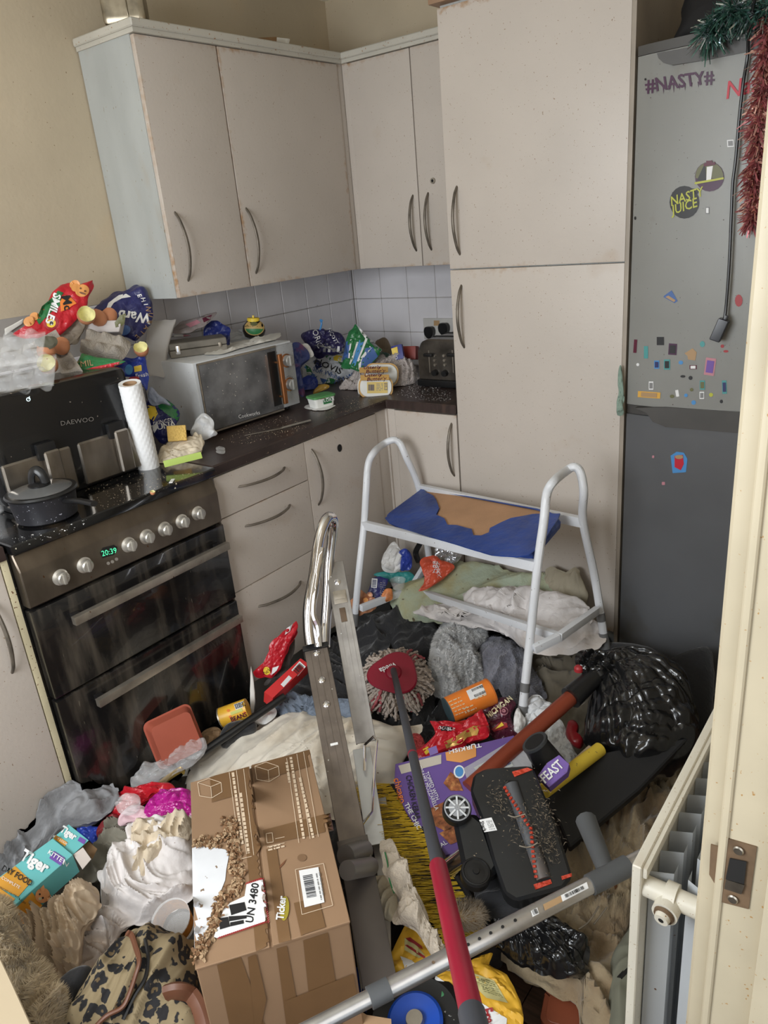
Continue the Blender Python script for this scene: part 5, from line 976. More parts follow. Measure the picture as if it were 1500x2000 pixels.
# --- crutch / adjustable aluminium tube with grey handle
cA_ = ad(1262, 1672, 1.30); cB_ = ad(585, 2020, 1.16); dl = cB_-cA_; t = thing('crutch', 'aluminium crutch tube with grey handle lying across the foreground', 'crutch', cB_)
def on(px): return cA_+dl*min([i/400 for i in range(401)], key=lambda s: abs(topx(cA_+dl*s)[0]-px))
M_galu = mat('crutch_aluminium', c(176, 174, 172), .3, .85, var=.1, scale=30, speck=.3)
M_cg = m_('crutch_grey_plastic', (76, 78, 80), .5)
tb = G().cyl(cA_, on(735), .0125).build('outer_tube', M_galu, t); G().cyl(on(740), cB_, .0108).build('inner_tube', M_galu, t); G().cyl(on(760), on(722), .0142).build('collar', M_cg, t)
G().cyl(on(1226), on(1152), .0155, .0150).build('handle_clamp', M_cg, t)
h1 = on(1188); h2 = ad(1145, 1603, (h1-CAM).length+.09); G().tube([h1, h1.lerp(h2, .3), h1.lerp(h2, .7), h2], .0135, 12, rf=lambda q: .95+.35*q).build('handle', M_cg, t)
for x in (915, 937, 960, 983, 1007, 848): p = on(x); px_, py_ = topx(p); poly(tb, [ell(px_-1, py_-5, 3.2, 3)], M_dark if x != 848 else M_brownp, 'hole', flat=True)
for x0_, x1_, m in ((1036, 1050, INK['white']), (1060, 1095, INK['sand']), (1095, 1146, INK['white'])):
    A, B = topx(on(x0_)), topx(on(x1_)); poly(tb, [[(A[0], A[1]-8), (B[0], B[1]-8), (B[0]+3, B[1]+3), (A[0]+3, A[1]+3)]], m, 'label')
A = topx(on(1120)); barcode(tb, A[0]+1, A[1]-3, 40, 6, 26, INK['black'], 16, 7, eps=.0022); A = topx(on(1043)); barcode(tb, A[0]+1, A[1]-3, 9, 8, 26, INK['black'], 5, 8, eps=.0022)
# --- step ladder
A_ = lambda px, py, D: ad(px, py, D)
t = thing('step_ladder', 'folded aluminium step ladder with chrome hand loop standing in the clutter', 'ladder', A_(745, 1935, 1.74))
def rail(a, b, w, d, m, nm, par=t, ribs=3, side=None):
    """open channel rail from a to b, its face towards the camera"""
    x = (b-a).normalized(); n = (CAM-(a+b)/2); n = (n-x*n.dot(x)).normalized(); 
    if side: n = (n+side*x.cross(n)*1.0).normalized()
    y = n.cross(x); M = fr(a, x, z=n); L = (b-a).length
    g = G(M); g.box((0, -w/2, -.002), (L, w/2, .002), .001, 1).box((0, -w/2, -d), (L, -w/2+.003, 0)).box((0, w/2-.003, -d), (L, w/2, 0))
    for i in range(ribs): yy = w*(-.28+.56*i/max(1, ribs-1)); g.box((0, yy-.0012, .002), (L, yy+.0012, .0032))
    return g.build(nm, m, par), M, L
r1a, r1b = A_(616, 1262, 1.98), A_(738, 1900, 1.72)
rj = r1a.lerp(r1b, .66)
rl, Mr, Lr = rail(r1a, r1b, .060, .032, M_alud, 'front_rail')
G(Mr).box((Lr*.655, -.034, -.033), (Lr*1.03, .034, .0045), .002).build('foot_sleeve', mat('dark_aluminium', c(96, 90, 86), .4, .7, var=.1), t)
for s in (.03, .135, .225): G(Mr @ Matrix.Translation((Lr*s, 0, 0))).lathe([(.009, .002), (.0085, .005), (.004, .0075), (.001, .0075)], 16).build('rivet', M_chrome, rl)
G(Mr).box((Lr*.36, -.009, .002), (Lr*.368, .009, .0035)).build('slot', M_wht, rl)
G(Mr).box((-.004, -.034, -.036), (.012, .034, .006), .003).build('end_cap', M_blackp, t)
r2a, r2b = A_(652, 1098, 2.08), A_(715, 1450, 2.0)
r2, M2r, L2r = rail(r2a, r2b, .052, .03, M_alu, 'rear_rail')
G(M2r).box((L2r*.17, -.018, .002), (L2r*.245, .018, .0045), .001).box((L2r*.19, -.016, .0045), (L2r*.22, .016, .007), .001).build('catch', M_bar, r2)
G(M2r @ Matrix.Translation((L2r*.12, 0, 0))).lathe([(.009, .002), (.0085, .005), (.001, .0075)], 16).build('rivet', M_chrome, r2)
G(M2r).box((L2r*.27, -.008, .002), (L2r*.35, .008, .0035), .0015).build('slot', M_brownp, r2)
rail(A_(706, 1462, 1.99), A_(735, 1650, 1.93), .045, .012, m_('bright_aluminium', (200, 202, 204), .35, metal=.6), 'hinge_arm', ribs=0)
rail(A_(735, 1560, 2.02), A_(770, 1790, 1.93), .05, .03, M_alu, 'rear_rail', ribs=0)
G().tube([A_(712, 1505, 1.95), A_(712, 1455, 1.95), A_(730, 1438, 1.94), A_(736, 1446, 1.94), A_(731, 1500, 1.93), A_(726, 1585, 1.91), A_(706, 1612, 1.90)], .0035, 8, spline=False).build('lock_wire', M_chrome, t)
lp = [(607, 1258, 1.97), (603, 1225, 1.97), (604, 1180, 1.97), (614, 1120, 1.98), (622, 1060, 1.99), (633, 1022, 2.0), (644, 1010, 2.02), (650, 1022, 2.05), (647, 1060, 2.07), (642, 1105, 2.08), (640, 1160, 2.08), (636, 1220, 2.08), (634, 1262, 2.06)]
G().tube([A_(*p) for p in lp], .0155, 14, rf=lambda q: 1).build('hand_loop', M_chrome, t)
G().tube([A_(*p) for p in [(622, 1262, 1.975), (619, 1225, 1.97), (610, 1195, 1.965), (617, 1130, 1.975), (628, 1070, 1.985)]], .012, 12).build('inner_loop', M_chrome, t)
# chrome base tubes left of the ladder
for k_, (p, q, r) in enumerate((((675, 1672, 1.72), (712, 1660, 1.78), .022), ((678, 1700, 1.66), (724, 1692, 1.75), .019))):
    G().cyl(A_(*p), A_(*q), r).build('steel_tube', m_('dull_grey_tube', (128, 126, 124), .35, metal=.35), label=['upper', 'lower'][k_]+' of two dull steel tubes between the cardboard box and ladder', cat='tube')
# --- cardboard box
zt_ = .42
TL_, TR_, BR_, BL_ = [at(x, y, 'z', zt_) for x, y in ((372, 1528), (604, 1464), (684, 1800), (381, 1893))]
ux = (TR_-TL_+BR_-BL_).normalized(); Ctr = (TL_+TR_+BR_+BL_)/4; Mb = fr(Ctr, ux, z=(0, 0, 1)); loc = [Mb.inverted() @ p for p in (TL_, TR_, BR_, BL_)]
t = thing('cardboard_box', 'large taped brown cardboard box with chewed top and hazard label', 'box', (Ctr.x, Ctr.y, .10))
seam = ((Mb.inverted() @ at(488, 1496, 'z', zt_)), (Mb.inverted() @ at(530, 1848, 'z', zt_)))
g = G(Mb); OLb = [(p.x, p.y) for p in (loc[3], loc[2], loc[1], loc[0])]
bxb = g.prism([(x*.992, y*.992) for x, y in OLb], -.33, -.004, .002).build('carton', M_card, t)
flL = G(Mb).prism([(OLb[0]), (seam[1].x-.0025, seam[1].y), (seam[0].x-.0025, seam[0].y), OLb[3]], -.0042, 0, .001).build('flap', M_card, t)
flR = G(Mb).prism([(seam[1].x+.0025, seam[1].y), OLb[1], OLb[2], (seam[0].x+.0025, seam[0].y)], -.0042, .001, .001).build('flap', M_card, t)
M_ink = m_('white_box_print', (205, 185, 160), .8); M_whtc = m_('white_chewed_lining', (212, 214, 218), .9, speck=.5, spc=(120, 100, 80), sps=70)
M_card2 = m_('pale_box_board', (160, 134, 104), .8)
# tape
poly(flL, '410,1518 486,1498 492,1546 414,1568', M_tape, 'tape'); poly(flL, '462,1505 486,1498 508,1640 520,1740 528,1846 500,1858 484,1690', M_tape, 'tape', eps=.0016)
poly(flR, '492,1495 604,1465 612,1496 498,1528', M_tape, 'tape'); poly(flR, '514,1622 645,1588 652,1622 518,1652', M_tape, 'tape'); poly(flR, '520,1660 540,1655 568,1836 545,1842', M_tape, 'tape', eps=.0016); poly(flR, '574,1765 622,1753 636,1812 588,1828', M_tape, 'tape', eps=.0016)
poly(bxb, '424,1884 470,1868 520,2010 450,2010', M_tape, 'tape'); poly(bxb, '592,1836 640,1820 668,2000 610,2010', M_tape, 'tape'); poly(bxb, '540,1852 560,1846 590,2010 560,2010', M_tape, 'tape'); poly(bxb, '484,1868 500,1862 520,1950 508,2010 498,2010', M_tape, 'tape', eps=.0018); poly(bxb, '560,1952 690,1900 700,1960 580,2010', M_tape, 'tape', eps=.002)
def wires(ob, segs, m=M_ink, w=1.1, eps=.0022):
    Q = []
    for x0, y0, x1, y1 in segs:
        d = sqrt((x1-x0)**2+(y1-y0)**2); ux_, uy_ = (x1-x0)/d*w/2, (y1-y0)/d*w/2; Q.append([(x0-uy_, y0+ux_), (x1-uy_, y1+ux_), (x1+uy_, y1-ux_), (x0+uy_, y0-ux_)])
    return poly(ob, Q, m, 'line_print', flat=True, eps=eps)
for ob, ox, oy in ((flL, 0, 0), (flR, 112, -32)):
    wires(ob, [(386+ox, 1530+oy, 408+ox, 1522+oy), (408+ox, 1522+oy, 432+ox, 1530+oy), (386+ox, 1530+oy, 412+ox, 1538+oy), (412+ox, 1538+oy, 432+ox, 1530+oy), (386+ox, 1530+oy, 390+ox, 1556+oy), (412+ox, 1538+oy, 414+ox, 1560+oy), (432+ox, 1530+oy, 434+ox, 1548+oy), (390+ox, 1556+oy, 414+ox, 1560+oy), (414+ox, 1560+oy, 434+ox, 1548+oy)])
wires(flL, [(448, 1510, 468, 1660), (462, 1506, 482, 1670), (476, 1503, 496, 1672), (468, 1680, 492, 1674)]); wires(flR, [(560, 1482, 584, 1648), (580, 1474, 606, 1640), (593, 1470, 622, 1636)])
lines(flL, [(455, 1510, 474, 1650), (470, 1550, 486, 1668)], M_ink, 5); lines(flR, [(568, 1480, 594, 1642), (586, 1520, 612, 1638), (560, 1490, 566, 1530)], M_ink, 5)
wires(flR, [(520, 1630, 532, 1628), (532, 1628, 534, 1646), (534, 1646, 522, 1648), (522, 1648, 520, 1630), (538, 1640, 556, 1636), (522, 1656, 556, 1648)]); lines(flR, [(524, 1662, 556, 1654), (526, 1656, 550, 1650)], M_ink, 3)
# chewed hole
CH = '376,1657 398,1650 415,1655 440,1660 448,1668 442,1700 440,1720 432,1740 428,1755 418,1775 412,1790 405,1830 396,1850 388,1868 380,1872'
poly(flL, CH, M_whtc, 'chewed_lining', L=14, eps=.0012)
rn = random.Random(21); g = G(); path = [(376, 1650), (395, 1646), (420, 1648), (446, 1628), (452, 1600), (456, 1625), (458, 1660), (462, 1690), (468, 1720), (458, 1742), (436, 1760), (424, 1790), (410, 1820), (398, 1850), (386, 1872)]
for i in range(len(path)-1):
    for k_ in range(42):
        s = rn.random(); x = path[i][0]+(path[i+1][0]-path[i][0])*s+rn.uniform(-13, 9); y = path[i][1]+(path[i+1][1]-path[i][1])*s+rn.uniform(-8, 8)
        if x < 376: continue
        p = at(x, y, 'z', zt_+.002); a = rn.uniform(0, 6.28); L = rn.uniform(.004, .013); w = rn.uniform(.002, .005); d = Vector((cos(a), sin(a), rn.uniform(-.1, .8))).normalized(); sv = d.cross(Vector((0, 0, 1))).normalized()
        m1 = p+d*L*.5+Vector((0, 0, .003)); e = p+d*L; g.add([p-sv*w, p+sv*w, m1+sv*w*.9, m1-sv*w*.8, e+sv*w*.5-Vector((0, 0, .002)), e-sv*w*.4], [(0, 1, 2, 3), (3, 2, 4, 5)])
k_ = len(g.f); g2_ = G(); g2_.v = g.v[:]; g2_.f = [f for i, f in enumerate(g.f) if (i//2) % 2]; g.f = [f for i, f in enumerate(g.f) if not (i//2) % 2]
g.build('chewed_flakes', M_card2, t, kind='stuff', smooth=0); g2_.build('chewed_flakes', m_('brown_flakes', (120, 88, 60), .9), t, kind='stuff', smooth=0)
poly(flL, '482,1728 513,1718 524,1800 424,1834 418,1832 440,1770 478,1752', INK['white'], 'hazard_label', eps=.0024)
rnq = []
for (x0_, y0_, x1_, y1_) in ((482, 1728, 513, 1718), (513, 1718, 524, 1802), (524, 1802, 424, 1836)):
    L = sqrt((x1_-x0_)**2+(y1_-y0_)**2); n = int(L/4)
    for i in range(n):
        a = (x0_+(x1_-x0_)*i/n, y0_+(y1_-y0_)*i/n); rnq.append([(a[0]-3, a[1]+2), (a[0]-1, a[1]+2), (a[0]+3, a[1]-3), (a[0]+1, a[1]-3)])
poly(flL, rnq, INK['red'], 'hazard_stripes', flat=True, eps=.003)
text(flL, 'UN 3480', 494, 1766, 15, 81, INK['black'], sx=1.0, bold=.025, eps=.003)
poly(flL, '428,1796 446,1793 450,1812 430,1818|448,1770 478,1764 482,1780 452,1790|447,1792 482,1790 482,1796 448,1802|450,1804 476,1799 477,1806 450,1812', INK['black'], 'battery_symbol', eps=.003)
poly(flR, '584,1702 622,1695 634,1764 595,1774', INK['white'], 'barcode_label', eps=.0022); barcode(flR, 605, 1733, 44, 19, -79, INK['black'], 20, 5, eps=.003); lines(flR, [(618, 1708, 628, 1760), (624, 1706, 632, 1752)], INK['grey'], 2, eps=.003)
wires(flR, [(577, 1700, 632, 1688), (632, 1688, 650, 1770), (650, 1770, 590, 1788), (590, 1788, 577, 1700)])
poly(flR, [ell(556, 1776, 9, 24, -4)], m_('olive_logo', (148, 134, 42), .6), 'logo', eps=.0022); text(flR, 'Ticker', 550, 1776, 15, 84, INK['white'], sx=.85, bold=.04, eps=.0032)
poly(flR, [ell(590, 1676, 9, 7)], m_('damp_stain', (120, 92, 66), .8), 'stain'); poly(flR, '540,1698 552,1686 560,1678 555,1688 542,1702', INK['brown'], 'gash')
# ================================================================ THE CLUTTER, LEFT AND MIDDLE
S_ = slabpx
F('dark_cloth', 'dark olive clothes layer under everything in front of the cooker', 'clothing', '-40,1640 60,1600 160,1560 260,1520 420,1480 520,1560 560,1700 480,2000 300,2080 -60,2080', m_('dark_olive_cotton', (62, 58, 50), .95), z=.02, h=(.03, .01), amp=.03, ang=.5, N=180, R=50)
F('dark_cloth', 'black cloth on the floor under the broom and vacuum head', 'clothing', '700,1600 800,1520 1000,1480 1140,1600 1120,1760 960,1900 760,2060 640,2060 660,1800', m_('dark_brown_cloth', (44, 38, 34), .95), z=.02, h=(.03, .01), amp=.03, ang=1.1, N=180, R=50)
cpw = F('pillow', 'large yellow-stained white pillow behind the cardboard box, under the ladder', 'pillow', '345,1535 380,1490 430,1455 480,1432 540,1402 600,1390 660,1392 720,1402 775,1420 822,1422 806,1450 790,1490 770,1530 740,1560 700,1590 640,1600 560,1590 450,1590 380,1575', M_pill, z=.09, n=(.1, -.3, 1), h=(.085, .04), style='cloth', amp=.020, ang=.35, fq=.85, power=2.6, N=170, R=50, curl=.01)
F('jeans', 'faded blue denim bunched behind the ladder rail', 'clothing', '538,1372 570,1360 620,1362 690,1366 704,1385 690,1400 640,1400 600,1412 560,1408 540,1396', m_('faded_denim', (112, 122, 136), .95, bump=.5), z=.15, n=(0, -.5, 1), h=(.03, .02), amp=.024, ang=.4, fq=1.6)
# grey shirt, white cloths
F('t_shirt', 'grey jersey t-shirt draped along the cabinet foot at the left', 'clothing', '-30,1640 20,1600 60,1585 110,1572 140,1545 152,1512 166,1512 180,1526 205,1530 232,1546 228,1572 200,1600 160,1612 122,1618 95,1645 60,1690 30,1730 -20,1760', M_grey, z=.15, n=(.15, -.25, 1), h=(.04, .03), amp=.034, ang=.55, fq=1.25, N=180, R=50, curl=.02)
F('cloth', 'olive-grey cotton cloth twisted beside the white laundry', 'cloth', '205,1640 215,1606 255,1604 275,1630 262,1690 215,1712 175,1728 150,1716 168,1690 190,1668', M_olive, z=.13, n=(.1, -.2, 1), h=(.03, .02), amp=.03, ang=1.1, fq=1.3)
F('sheet', 'white bed linen crumpled left of the cardboard box', 'bedding', '255,1650 262,1618 300,1600 374,1602 380,1700 376,1752 335,1780 300,1800 250,1812 215,1850 190,1888 145,1898 160,1838 195,1790 196,1740 200,1700 225,1672', M_sheet, z=.14, n=(.1, -.15, 1), h=(.045, .03), amp=.030, ang=2.3, fq=1.25, N=190, R=56, curl=.01)
F('sheet', 'cream ribbed cotton garment on the white linen by the box', 'clothing', '255,1655 266,1620 300,1603 340,1598 374,1602 372,1640 330,1655 300,1685 264,1735 252,1700', m_('cream_rib_cotton', (196, 182, 160), .95, stain=.4, bump=.3), z=.19, n=(.1, -.15, 1), h=(.02, .02), amp=.03, ang=.9, fq=1.4)
# red, magenta and clear packaging in front of the cooker
F('plastic_bag', 'red foil confectionery bag in front of the cooker behind the magenta one', 'packaging', '205,1590 218,1560 245,1545 285,1532 335,1530 338,1552 300,1560 262,1580 240,1604 222,1612', M_red, z=.15, n=(.2, -.4, 1), h=(.02, .02), style='crumple', amp=.016)
F('plastic_bag', 'dark red meat packet sinking between the grey t-shirt and the pink paper', 'packaging', '188,1622 205,1600 225,1590 236,1600 225,1625 205,1640 192,1640', m_('dark_red_film', (120, 36, 40), .35, bump=.3), z=.14, n=(.2, -.3, 1), h=(.015, .02), style='crumple', amp=.01, N=60, R=12)
F('plastic_bag', 'magenta plastic bag beside the corner of the cardboard box', 'packaging', '282,1590 290,1568 312,1548 345,1543 372,1548 376,1600 345,1608 318,1602 296,1602', m_('magenta_film', (168, 26, 128), .25, bump=.4, coat=.3), z=.18, n=(.2, -.3, 1), h=(.03, .02), style='crumple', amp=.016)
F('paper_napkin', 'pink and white striped paper below the magenta bag', 'paper', '232,1598 250,1578 280,1580 300,1600 330,1610 300,1612 262,1604 240,1612', m_('pink_white_paper', (212, 180, 186), .8, stain=.3, stc=(220, 120, 140), sts=16), z=.17, n=(.2, -.3, 1), h=(.008, .01), style='crumple', amp=.009, N=60, R=10)
F('plastic_bag', 'clear cup-like plastic shell on the red bag by the cooker', 'packaging', '228,1572 240,1556 262,1552 276,1562 272,1580 250,1592 232,1590', M_clear, z=.2, n=(.2, -.3, 1), h=(.02, .01), style='crumple', amp=.012, N=60, R=12)
F('plastic_bag', 'dark blue drinks wrapper under the grey t-shirt edge', 'packaging', '150,1618 175,1612 205,1622 200,1640 190,1655 172,1640 158,1630', M_bluef, z=.12, n=(.2, -.3, 1), h=(.012, .01), style='crumple', amp=.01, N=60, R=10)
F('plastic_bag', 'clear crinkled plastic bag in front of the orange tray', 'packaging', '255,1535 272,1505 310,1490 330,1472 370,1452 398,1442 402,1465 375,1495 340,1510 315,1532 280,1540', M_clear, z=.17, n=(.2, -.4, 1), h=(.03, .02), style='crumple', amp=.02)
# orange food tray, tin, pole
M, k = face(346, 1443, 'x', .70, (.85, -.35, .35), 22); t = taper(M @ Matrix.Translation((0, 0, 0)) @ Matrix.Rotation(pi, 4, 'X'), 88*k, 92*k, .04, .02, s=1.0, z0=0) if False else None
t = thing('food_tray', 'upturned terracotta plastic food tray leaning on the oven door', 'tray', M.translation)
taper(M, 92*k, 96*k, -.035, .018, s=.86).build('tray', m_('terracotta_plastic', (156, 80, 62), .4, var=.06), t)
G(M).prism(rrect(98*k, 102*k, .02), -.037, -.034, .001).build('rim', MATS['terracotta_plastic'], t)
pa, pb = at(285, 1545, 'z', .12), at(556, 1360, 'z', .22); G().cyl(pa, pb, .0115).build('broom_pole', M_blackp, label='black pole lying from the clear plastic bag up to the red carton', cat='pole')
a, b = at(432, 1402, 'z', .17), at(484, 1383, 'z', .19); t = thing('food_tin', 'yellow food tin lying open on its side by the oven door', 'tin', a)
G().cyl(a, b, .0305, n=30).build('can', mat('tin_label', c(218, 168, 52), .4, var=.05), t); tn = t.children[0]; G().cyl(a+(a-b).normalized()*.003, a-(a-b).normalized()*.001, .031, n=30).build('rim', M_bar, t); G().cyl(a+(a-b).normalized()*.0034, a+(a-b).normalized()*.003, .027, n=30).build('opening', m_('tin_inside', (96, 80, 52), .4), t)
barcode(tn, 468, 1378, 18, 9, 20, INK['black'], 9, 4); poly(tn, [quad(468, 1378, 20, 11, 20)], INK['white'], 'label', eps=.0008); poly(tn, [quad(462, 1390, 24, 6, 20)], INK['lime'], 'print'); text(tn, 'BEANS', 466, 1400, 8, 20, INK['maroon'], bold=.03)
for x, y in ((446, 1388), (450, 1400), (478, 1392), (456, 1408)): poly(tn, [ell(x, y, 3, 2.6)], INK['orange'], 'print', flat=True)
F('card_scrap', 'crumpled brown paper between the tin and the black pole', 'paper', '392,1448 405,1425 425,1422 432,1432 415,1450 398,1460', m_('kraft_paper', (150, 122, 92), .85), z=.14, n=(.2, -.4, 1), h=(.01, .01), style='crumple', amp=.01, N=50, R=8)
F('cap', 'black cloth cap between the black pole and the white pillow', 'cap', '430,1442 445,1418 475,1410 500,1412 502,1428 480,1440 455,1450 435,1462', M_blkc, z=.15, n=(.2, -.4, 1), h=(.03, .02), style='pillow', amp=.008, N=60, R=12)
F('food_packet', 'silver and blue wrapper on the pole end beside the denim', 'food packet', '494,1400 512,1385 532,1382 536,1398 520,1412 500,1416', M_wht, z=.16, n=(.2, -.4, 1), h=(.012, .01), style='crumple', amp=.012, N=50, R=10)
G().tube([at(x, y, 'z', .145) for x, y in ((312, 1532), (330, 1518), (352, 1504), (358, 1507))], .005, 8, flat=2.2).build('gold_rim', mat('gold_foil', c(206, 176, 98), .3, .7), label='curved gold strip of packaging beside the black pole end', cat='packaging')
# standing red packets against the drawers
rp = F('biscuit_packet', 'torn red shiny packet standing against the bottom drawer', 'food packet', '495,1312 510,1303 520,1280 535,1252 552,1232 566,1222 578,1214 583,1222 578,1238 565,1262 556,1285 548,1308 530,1326 512,1322', M_red, ax=('x', .70), n=(.75, -.6, .3), h=(.014, .01), style='crumple', amp=.007, smooth_edge=False)
poly(rp, [ell(521, 1310, 7, 8, 20)], INK['yellow'], 'print'); text(rp, 'McV', 521, 1311, 7, 30, INK['maroon']); poly(rp, '545,1300 540,1310 530,1318 532,1304', INK['white'], 'print'); poly(rp, '560,1228 572,1218 566,1232 556,1240', INK['white'], 'print')
F('packaging', 'dark grey torn tray lining beside the red shiny packet', 'packaging', '552,1300 560,1280 565,1262 575,1250 570,1290 555,1320 530,1335 515,1340 520,1328', m_('dark_grey_card', (70, 64, 60), .7), ax=('x', .69), n=(.75, -.6, .3), h=(.006, .006), style='crumple', amp=.006, N=60, R=8)
F('paper_sheet', 'white folded paper edge sticking up by the oven door corner', 'paper', '490,1300 496,1330 499,1370 496,1392 489,1396 488,1350 489,1320', M_paper, ax=('x', .68), n=(.75, -.6, .3), h=(.003, .003), style='plain', amp=.003, N=40, R=6, smooth_edge=False)
a, b = at(530, 1352, 'z', .24), at(590, 1296, 'z', .26); xd = (b-a); zz = Vector((.35, -.55, .8)); M = fr(a.lerp(b, .5), xd, z=zz); w = xd.length*1.18
t = thing('tea_carton', 'slim red carton with barcode lying beside the ladder top', 'carton', M.translation); bx_ = G(M).box((-w/2, -.017, -.05), (w/2, .017, 0), .001).build('carton', m_('red_carton', (198, 48, 50), .45, var=.03), t)
poly(bx_, [quad(583, 1306, 24, 16, 48)], INK['white'], 'barcode_label', flat=True); barcode(bx_, 583, 1306, 20, 12, 48, INK['black'], 12, 9); poly(bx_, [quad(559, 1331, 24, 8, 48)], INK['white'], 'label', flat=True)
# ---- cat food box
z_ = .235; A, B, C_, D2 = (at(x, y, 'z', z_) for x, y in ((119, 1652), (142, 1669), (17, 1778), (-34, 1736)))
n_ = Vector((.12, -.12, 1)).normalized()
t = thing('cat_food_box', 'teal and ochre dry cat food box lying open on the laundry at the left', 'box', C_)
bx_, Mx = S_('box', m_('teal_card', (98, 172, 172), .55, var=.03), '103,1637 142,1669 17,1778 -34,1736', z_, n=(.1, -.1, 1), th=.062, bev=.001, parent=t)
flp, _m = S_('top_flap', MATS['teal_card'], '134,1610 173,1641 142,1669 103,1637', z_, n=(.1, -.1, 1), th=.0015, bev=.0003, parent=t)
S_('side_flap', m_('inner_card', (186, 176, 168), .8), '143,1669 162,1655 178,1678 161,1698', z_-.01, n=(.35, -.3, .8), th=.0015, bev=.0003, parent=t)
S_('inner_flap', m_('brown_inner_card', (110, 84, 56), .8), '160,1652 174,1644 190,1658 180,1678', z_-.03, n=(.2, -.3, 1), th=.0015, bev=.0003, parent=t)
M_och = m_('ochre_print', (206, 148, 52), .55)
poly(bx_, '30,1692 62,1722 36,1752 0,1735 -12,1724', M_och, 'panel'); poly(bx_, '-12,1724 0,1735 30,1756 18,1768 -20,1745', M_och, 'panel', eps=.001)
text(bx_, 'Tiger', 68, 1684, 23, -31, INK['white'], bold=.06, sx=.85, eps=.003); text(bx_, 'KITTEN', 113, 1677, 9, -33, INK['white'], bold=.02, eps=.004); poly(bx_, [quad(112, 1677, 26, 17, -33)], INK['purple'], 'panel', eps=.002)
text(bx_, 'DRY FOOD', 34, 1712, 12, -30, INK['black'], bold=.03, sx=.8, eps=.004); text(bx_, 'COMPLETE', 22, 1726, 6, -30, INK['white'], eps=.004); text(bx_, 'COMPLETE & BALANCED NUTRITION', 2, 1736, 4.5, -30, INK['black'], eps=.004)
text(flp, 'Tiger', 134, 1628, 14, -33, INK['white'], bold=.06, sx=.8, eps=.002); poly(flp, [quad(118, 1642, 28, 9, -33)], M_och, 'panel'); text(flp, 'NEW LOOK', 118, 1642, 4.5, -33, INK['white'], eps=.003); poly(flp, [quad(160, 1642, 14, 9, -30)], INK['purple'], 'panel')
poly(bx_, '62,1742 82,1768 60,1800 20,1812 14,1790', M_och, 'panel', eps=.001); M_kit = m_('kitten_print', (222, 156, 104), .6)
poly(bx_, [ell(82, 1748, 14, 15, -30), [(70, 1742), (84, 1727), (88, 1740)], [(90, 1752), (99, 1746), (93, 1760)]], M_kit, 'kitten_picture', eps=.0024)
for x, y in ((76, 1745), (82, 1752)): poly(bx_, [ell(x, y, 1.8, 2)], INK['black'], 'kitten_picture', eps=.0036)
poly(bx_, [ell(77, 1754, 3.5, 3)], INK['cream'], 'kitten_picture', eps=.003)
# cream carrier bag, fleece, leopard bag
F('carrier_bag', 'dirty cream plastic carrier bag gathered beside the cat food box', 'bag', '48,1808 62,1790 100,1770 128,1742 155,1728 190,1735 196,1760 188,1790 165,1812 158,1845 150,1900 120,1912 80,1890 64,1850', m_('dirty_cream_film', (184, 166, 142), .5, var=.08, stain=.5, stc=(140, 105, 75), sts=7), z=.2, n=(.15, -.25, 1), h=(.05, .03), style='cloth', amp=.034, ang=1.75, fq=2.0, N=170, R=50)
fr_ = F('fleece_blanket', 'dirty cream fluffy fleece in the bottom left corner', 'blanket', '-60,1740 -10,1758 18,1772 38,1805 60,1840 72,1868 98,1895 118,1930 134,1960 132,2000 100,2080 -80,2080', M_rug, z=.3, n=(.1, -.1, 1), h=(.04, .04), style='cloth', amp=.035, ang=1.0, fq=1.2, N=150, R=44); pile(fr_, 26000, .013, M_rug, w=.0008, upness=.9)
mL = bpy.data.materials.new('leopard_fabric'); mL.use_nodes = True; nt = mL.node_tree; N_, L_k = nt.nodes, nt.links; bs = N_['Principled BSDF']; bs.inputs['Roughness'].default_value = .9
tcc = N_.new('ShaderNodeTexCoord'); vo = N_.new('ShaderNodeTexVoronoi'); vo.inputs['Scale'].default_value = 38; vo.inputs['Randomness'].default_value = .9
nn = N_.new('ShaderNodeTexNoise'); nn.inputs['Scale'].default_value = 55; mx = N_.new('ShaderNodeMix'); mx.data_type = 'VECTOR'; mx.inputs[0].default_value = .022; L_k.new(tcc.outputs['Object'], mx.inputs[4]); L_k.new(nn.outputs['Color'], mx.inputs[5]); L_k.new(tcc.outputs['Object'], nn.inputs[0]); L_k.new(mx.outputs[1], vo.inputs['Vector'])
cr = N_.new('ShaderNodeValToRGB'); e = cr.color_ramp.elements; e[0].position = .0; e[0].color = c(92, 76, 52); e[1].position = .15; e[1].color = c(92, 76, 52)
for p_, q_ in ((.18, c(26, 25, 27)), (.45, c(26, 25, 27)), (.49, c(122, 108, 82)), (1, c(122, 108, 82))): x_ = e.new(p_); x_.color = q_
L_k.new(vo.outputs['Distance'], cr.inputs[0]); L_k.new(cr.outputs[0], bs.inputs['Base Color'])
lb_ = thing('handbag', 'leopard print fabric bag with brown straps beside the cardboard box', 'bag', at(280, 1990, 'z', .12))
F('fabric_body', None, None, '268,1822 290,1808 312,1815 330,1826 372,1840 386,1880 392,1960 410,2080 110,2080 140,1990 160,1940 205,1885 240,1845', mL, z=.26, n=(.15, -.15, 1), h=(.07, .06), style='cloth', amp=.02, ang=1.3, fq=.7, N=150, R=40, parent=lb_)
bb = [o for o in lb_.children][0]
M_lea = m_('brown_strap', (98, 62, 44), .5)
def onb(ob, pts, off): return [v for v in project(ob, pts, off)]
G().tube(onb(bb, PX('248,1822 262,1830 270,1850 268,1880 262,1910 250,1940 235,1965 215,1985 180,2010'), .006), .004, 8, flat=1.6).build('strap', M_lea, lb_)
G().tube(onb(bb, PX('330,1945 345,1942 365,1952 378,1970 388,1995 395,2020'), .008), .011, 8, flat=1.6).build('strap', M_lea, lb_)
